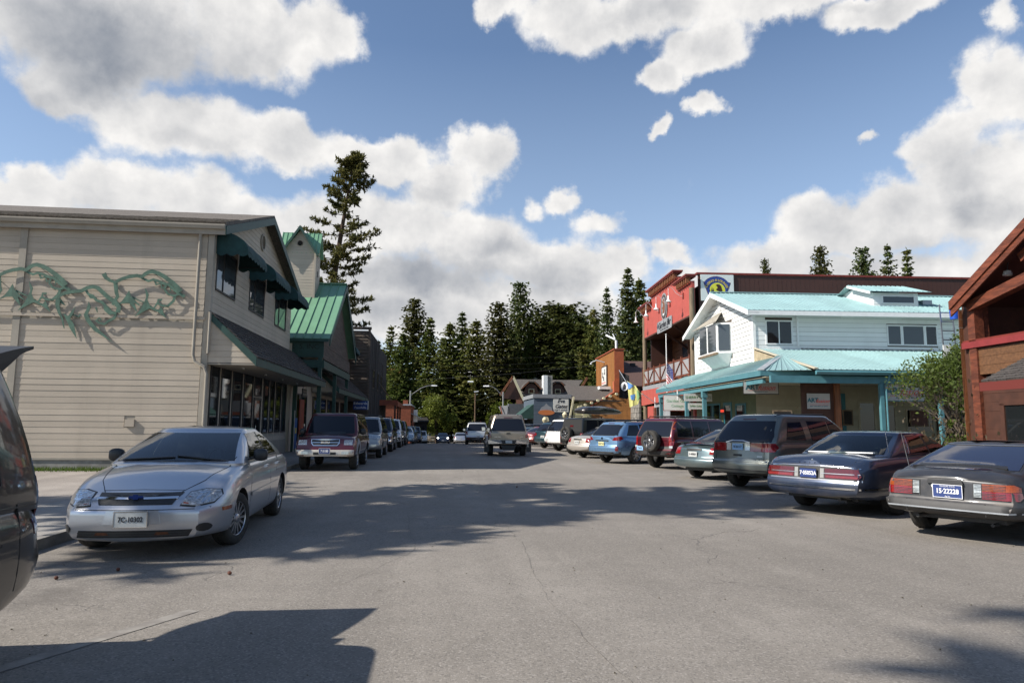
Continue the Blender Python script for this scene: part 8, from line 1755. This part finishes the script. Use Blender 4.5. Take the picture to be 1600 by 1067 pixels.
MB().add([(x-.22,-.92,.58),(x-.26,-.3,.60),(x-.26,.3,.60),(x-.22,.92,.58),(x-.02,.92,.58),(x-.02,-.92,.58),(x-.22,-.93,.76),(x-.27,-.3,.76),(x-.27,.3,.76),(x-.22,.93,.76),(x-.02,.93,.76),(x-.02,-.93,.76)],[(5,4,3,2,1,0),(6,7,8,9,10,11),(0,1,7,6),(1,2,8,7),(2,3,9,8),(3,4,10,9),(4,5,11,10),(5,0,6,11)]).build('rear_bumper',m_chrome,c.root)
MB().hexa([(x-.275,-.30,.60),(x-.28,.30,.60),(x-.26,.30,.60),(x-.26,-.30,.60)],[(x-.275,-.36,.755),(x-.28,.36,.755),(x-.26,.36,.755),(x-.26,-.36,.755)]).build('bumper_pad',m_blkdust,c.root); B('licence_plate',m_plate,c.root,x-.295,x-.28,-.15,.15,.61,.74)
MB().hexa([(x-.1,-.25,.30),(x+.2,-.25,.30),(x+.2,.25,.30),(x-.1,.25,.30)],[(x-.1,-.35,.52),(x+.2,-.35,.52),(x+.2,.35,.52),(x-.1,.35,.52)]).build('tow_hitch',m_blk,c.root); MB().lathe([(.001,-.35),(.10,-.3),(.10,.3),(.001,.35)],axis='y',n=12,c=(PK['xr']+x,0,.38)).build('axle',m_blk,c.root)
for sy in (-1,1):
    o=MB()
    for i in range(13):
        pass
    fl=MB(); V=[];F=[]
    for i in range(15):
        a=math.pi*(.02+.96*i/14); cx=PK['xr']+x; r0=.44; r1=.60
        V+=[(cx+r0*math.cos(a),sy*.93,.38+r0*math.sin(a)),(cx+r0*math.cos(a),sy*1.04,.38+r0*math.sin(a)),(cx+r1*math.cos(a)*.96,sy*1.03,.38+r1*math.sin(a)*.92),(cx+r1*math.cos(a)*1.04,sy*.92,.38+r1*math.sin(a)*1.02)]
    for i in range(14):
        for j in range(4): k=(j+1)%4; F.append((4*i+j,4*i+k,4*i+4+k,4*i+4+j))
    fl.add(V,F).build('wheel_flare',p_tan,c.root,smooth=60); B('mud_flap',m_blk,c.root,x+.60,x+.62,sy*.98-.14,sy*.98+.10,.18,.55)
MB().tube([(x+.6,-.5,1.88),(x+.6,.5,1.88)],.025,8).build('roof_bar',m_blk,c.root); MB().tube([(x+2.2,-.5,1.90),(x+2.2,.5,1.90)],.025,8).build('roof_bar',m_blk,c.root)
for y in (-.45,.45): MB().box(x+.56,x+.66,y-.04,y+.04,1.80,1.88).build('bar_foot',m_whitetrim,c.root); MB().tube([(x+.3,y,1.90),(x+2.4,y,1.92)],.018,6).build('ladder_rail',m_blk,c.root)
c.line('B','high_brake_lamp',[(-.20,1.765),(.20,1.765)],.03,m_taildk,.012); c.mirrors(3.95,1.22,m_blk,(.1,.15,.12)); exhaust(c,-.6,.42)
# ------------------------------------------------------------ other traffic and the left row (facing the camera)
p_ws=paint('silver_white_paint',(.52,.53,.53),.4,.3,.2)
box_suv('driving_suv','white SUV driving away just left of the pickup, partly hidden by it','suv' and (3.15,55.5),88,p_ws,GC,'mid',(-.1,.66,'8·3310',m_plate),rack=True)
plain('driving_car','small silver car far down the street, left of the white SUV','car',(2.9,86),R(90),p_silver,AL)
oc=plain('oncoming_car','dark navy car with its headlights on, coming up the street','car',(.75,90),R(-90),p_navy,AL)
m_lit=M('lit_headlamp',(.9,.9,.85),.3,emit=((1,.95,.85),7.0))
oc.patch('F','lit_lens',[(.52,.70),(.72,.70),(.72,.80),(.52,.80)],m_lit,.02,.08,both=True)
TRP=S(L=4.7,W=1.84,gh=dict(xr0=.06,xr1=.3,xf1=3.0,xf0=3.55,w0=.85,w1=.72,z0=1.10,z1=1.80,rc0=.08,rc1=.09),top=[(0,1.02),(.2,1.08),(3.4,1.12),(3.7,1.10),(4.55,1.05),(4.7,.95)],bot=[(0,.5),(.5,.42),(4.3,.42),(4.7,.46)],ck=.07,cr=.3,rim='alloy5',r=.385)
p_crm=M('champagne_bumper_paint',(.52,.47,.40),.35,.3,coat=.8)
c=box_suv('parked_suv','burgundy SUV with a champagne front bumper and blue plate, facing the camera at left','', -90,p_burg,TRP) if False else box_suv('parked_suv','burgundy SUV with a champagne front bumper and blue plate, facing the camera at left',(-3.42,24.1),-90,p_burg,TRP,'mid',None,front=True,lowm=p_crm,rack=False)
c.plate('F',.0,.615,'7·5188',m_plateblue,m_inkw,w=.34,h=.17,out=.05,edge=m_whitetrim,size=.10); hh=c.hit('F',0,.87); text('badge',c.root,'ISUZU',.075,m_chrome,(hh[0].x+.03,0,.872),(0,1,0),(0,0,1),depth=.004,bold=.004,sx=1.3)
c.patch('L','fender_flare',[(3.25,.46),(3.45,.46),(3.5,.72),(3.72,.83),(3.98,.72),(4.08,.50),(4.3,.50),(4.2,.80),(3.72,.98),(3.35,.85)],M('pale_grey_cladding',(.30,.31,.33),.5),.01,.08,both=True)
GL='vehicles parked along the left kerb'
p_gsil=paint('warm_silver_paint',(.38,.37,.35),.6,.3,.3); p_dkb=paint('dark_blue_grey_paint',(.055,.07,.09),.5,.3,.2); p_lb=paint('powder_blue_paint',(.22,.32,.40),.3,.3,.2)
c=box_suv('parked_suv','warm silver SUV second in the left row, behind the burgundy one',(-3.22,31.4),-90,p_gsil,S(rim='alloy7'),'mid',None,front=True,lowm=p_gsil,rack=True)
c=box_suv('parked_suv','dark blue-grey SUV with a pale hood scoop and chrome grille, third in the left row',(-3.15,37.6),-90,p_dkb,S(rim='alloy5'),'mid',None,front=True,lowm=m_chrome,rack=True); c.patch('F','chrome_grille',[(-.34,.76),(.34,.76),(.36,.98),(-.36,.98)],m_galv,.03,.1)
c=box_suv('parked_suv','white high-riding SUV fourth in the left row',(-3.05,44.2),-90,p_wht,S(rim='alloy5',r=.40),'mid',None,front=True,rack=False)
plain('parked_suv','black SUV with an open-looking dark cab, fifth in the left row','suv',(-3.05,51.0),R(-90),p_gb,GC)
plain('parked_sedan','powder blue car beyond the black SUV in the left row','car',(-2.7,58.5),R(-90),p_lb,AL)
plain('parked_wagon','dark teal car beyond the powder blue one in the left row','car',(-2.75,65),R(-90),p_dkteal,OUT)
plain('parked_suv','dark SUV near the end of the left row','suv',(-2.5,73),R(-90),p_dkb,GC)
plain('parked_van','small white van at the far end of the left row','van',(-2.2,96),R(-90),p_wht,GC)
plain('parked_pickup','pale tan vehicle beyond the white van at the far end','car',(-.6,108),R(-90),p_tan,GC)
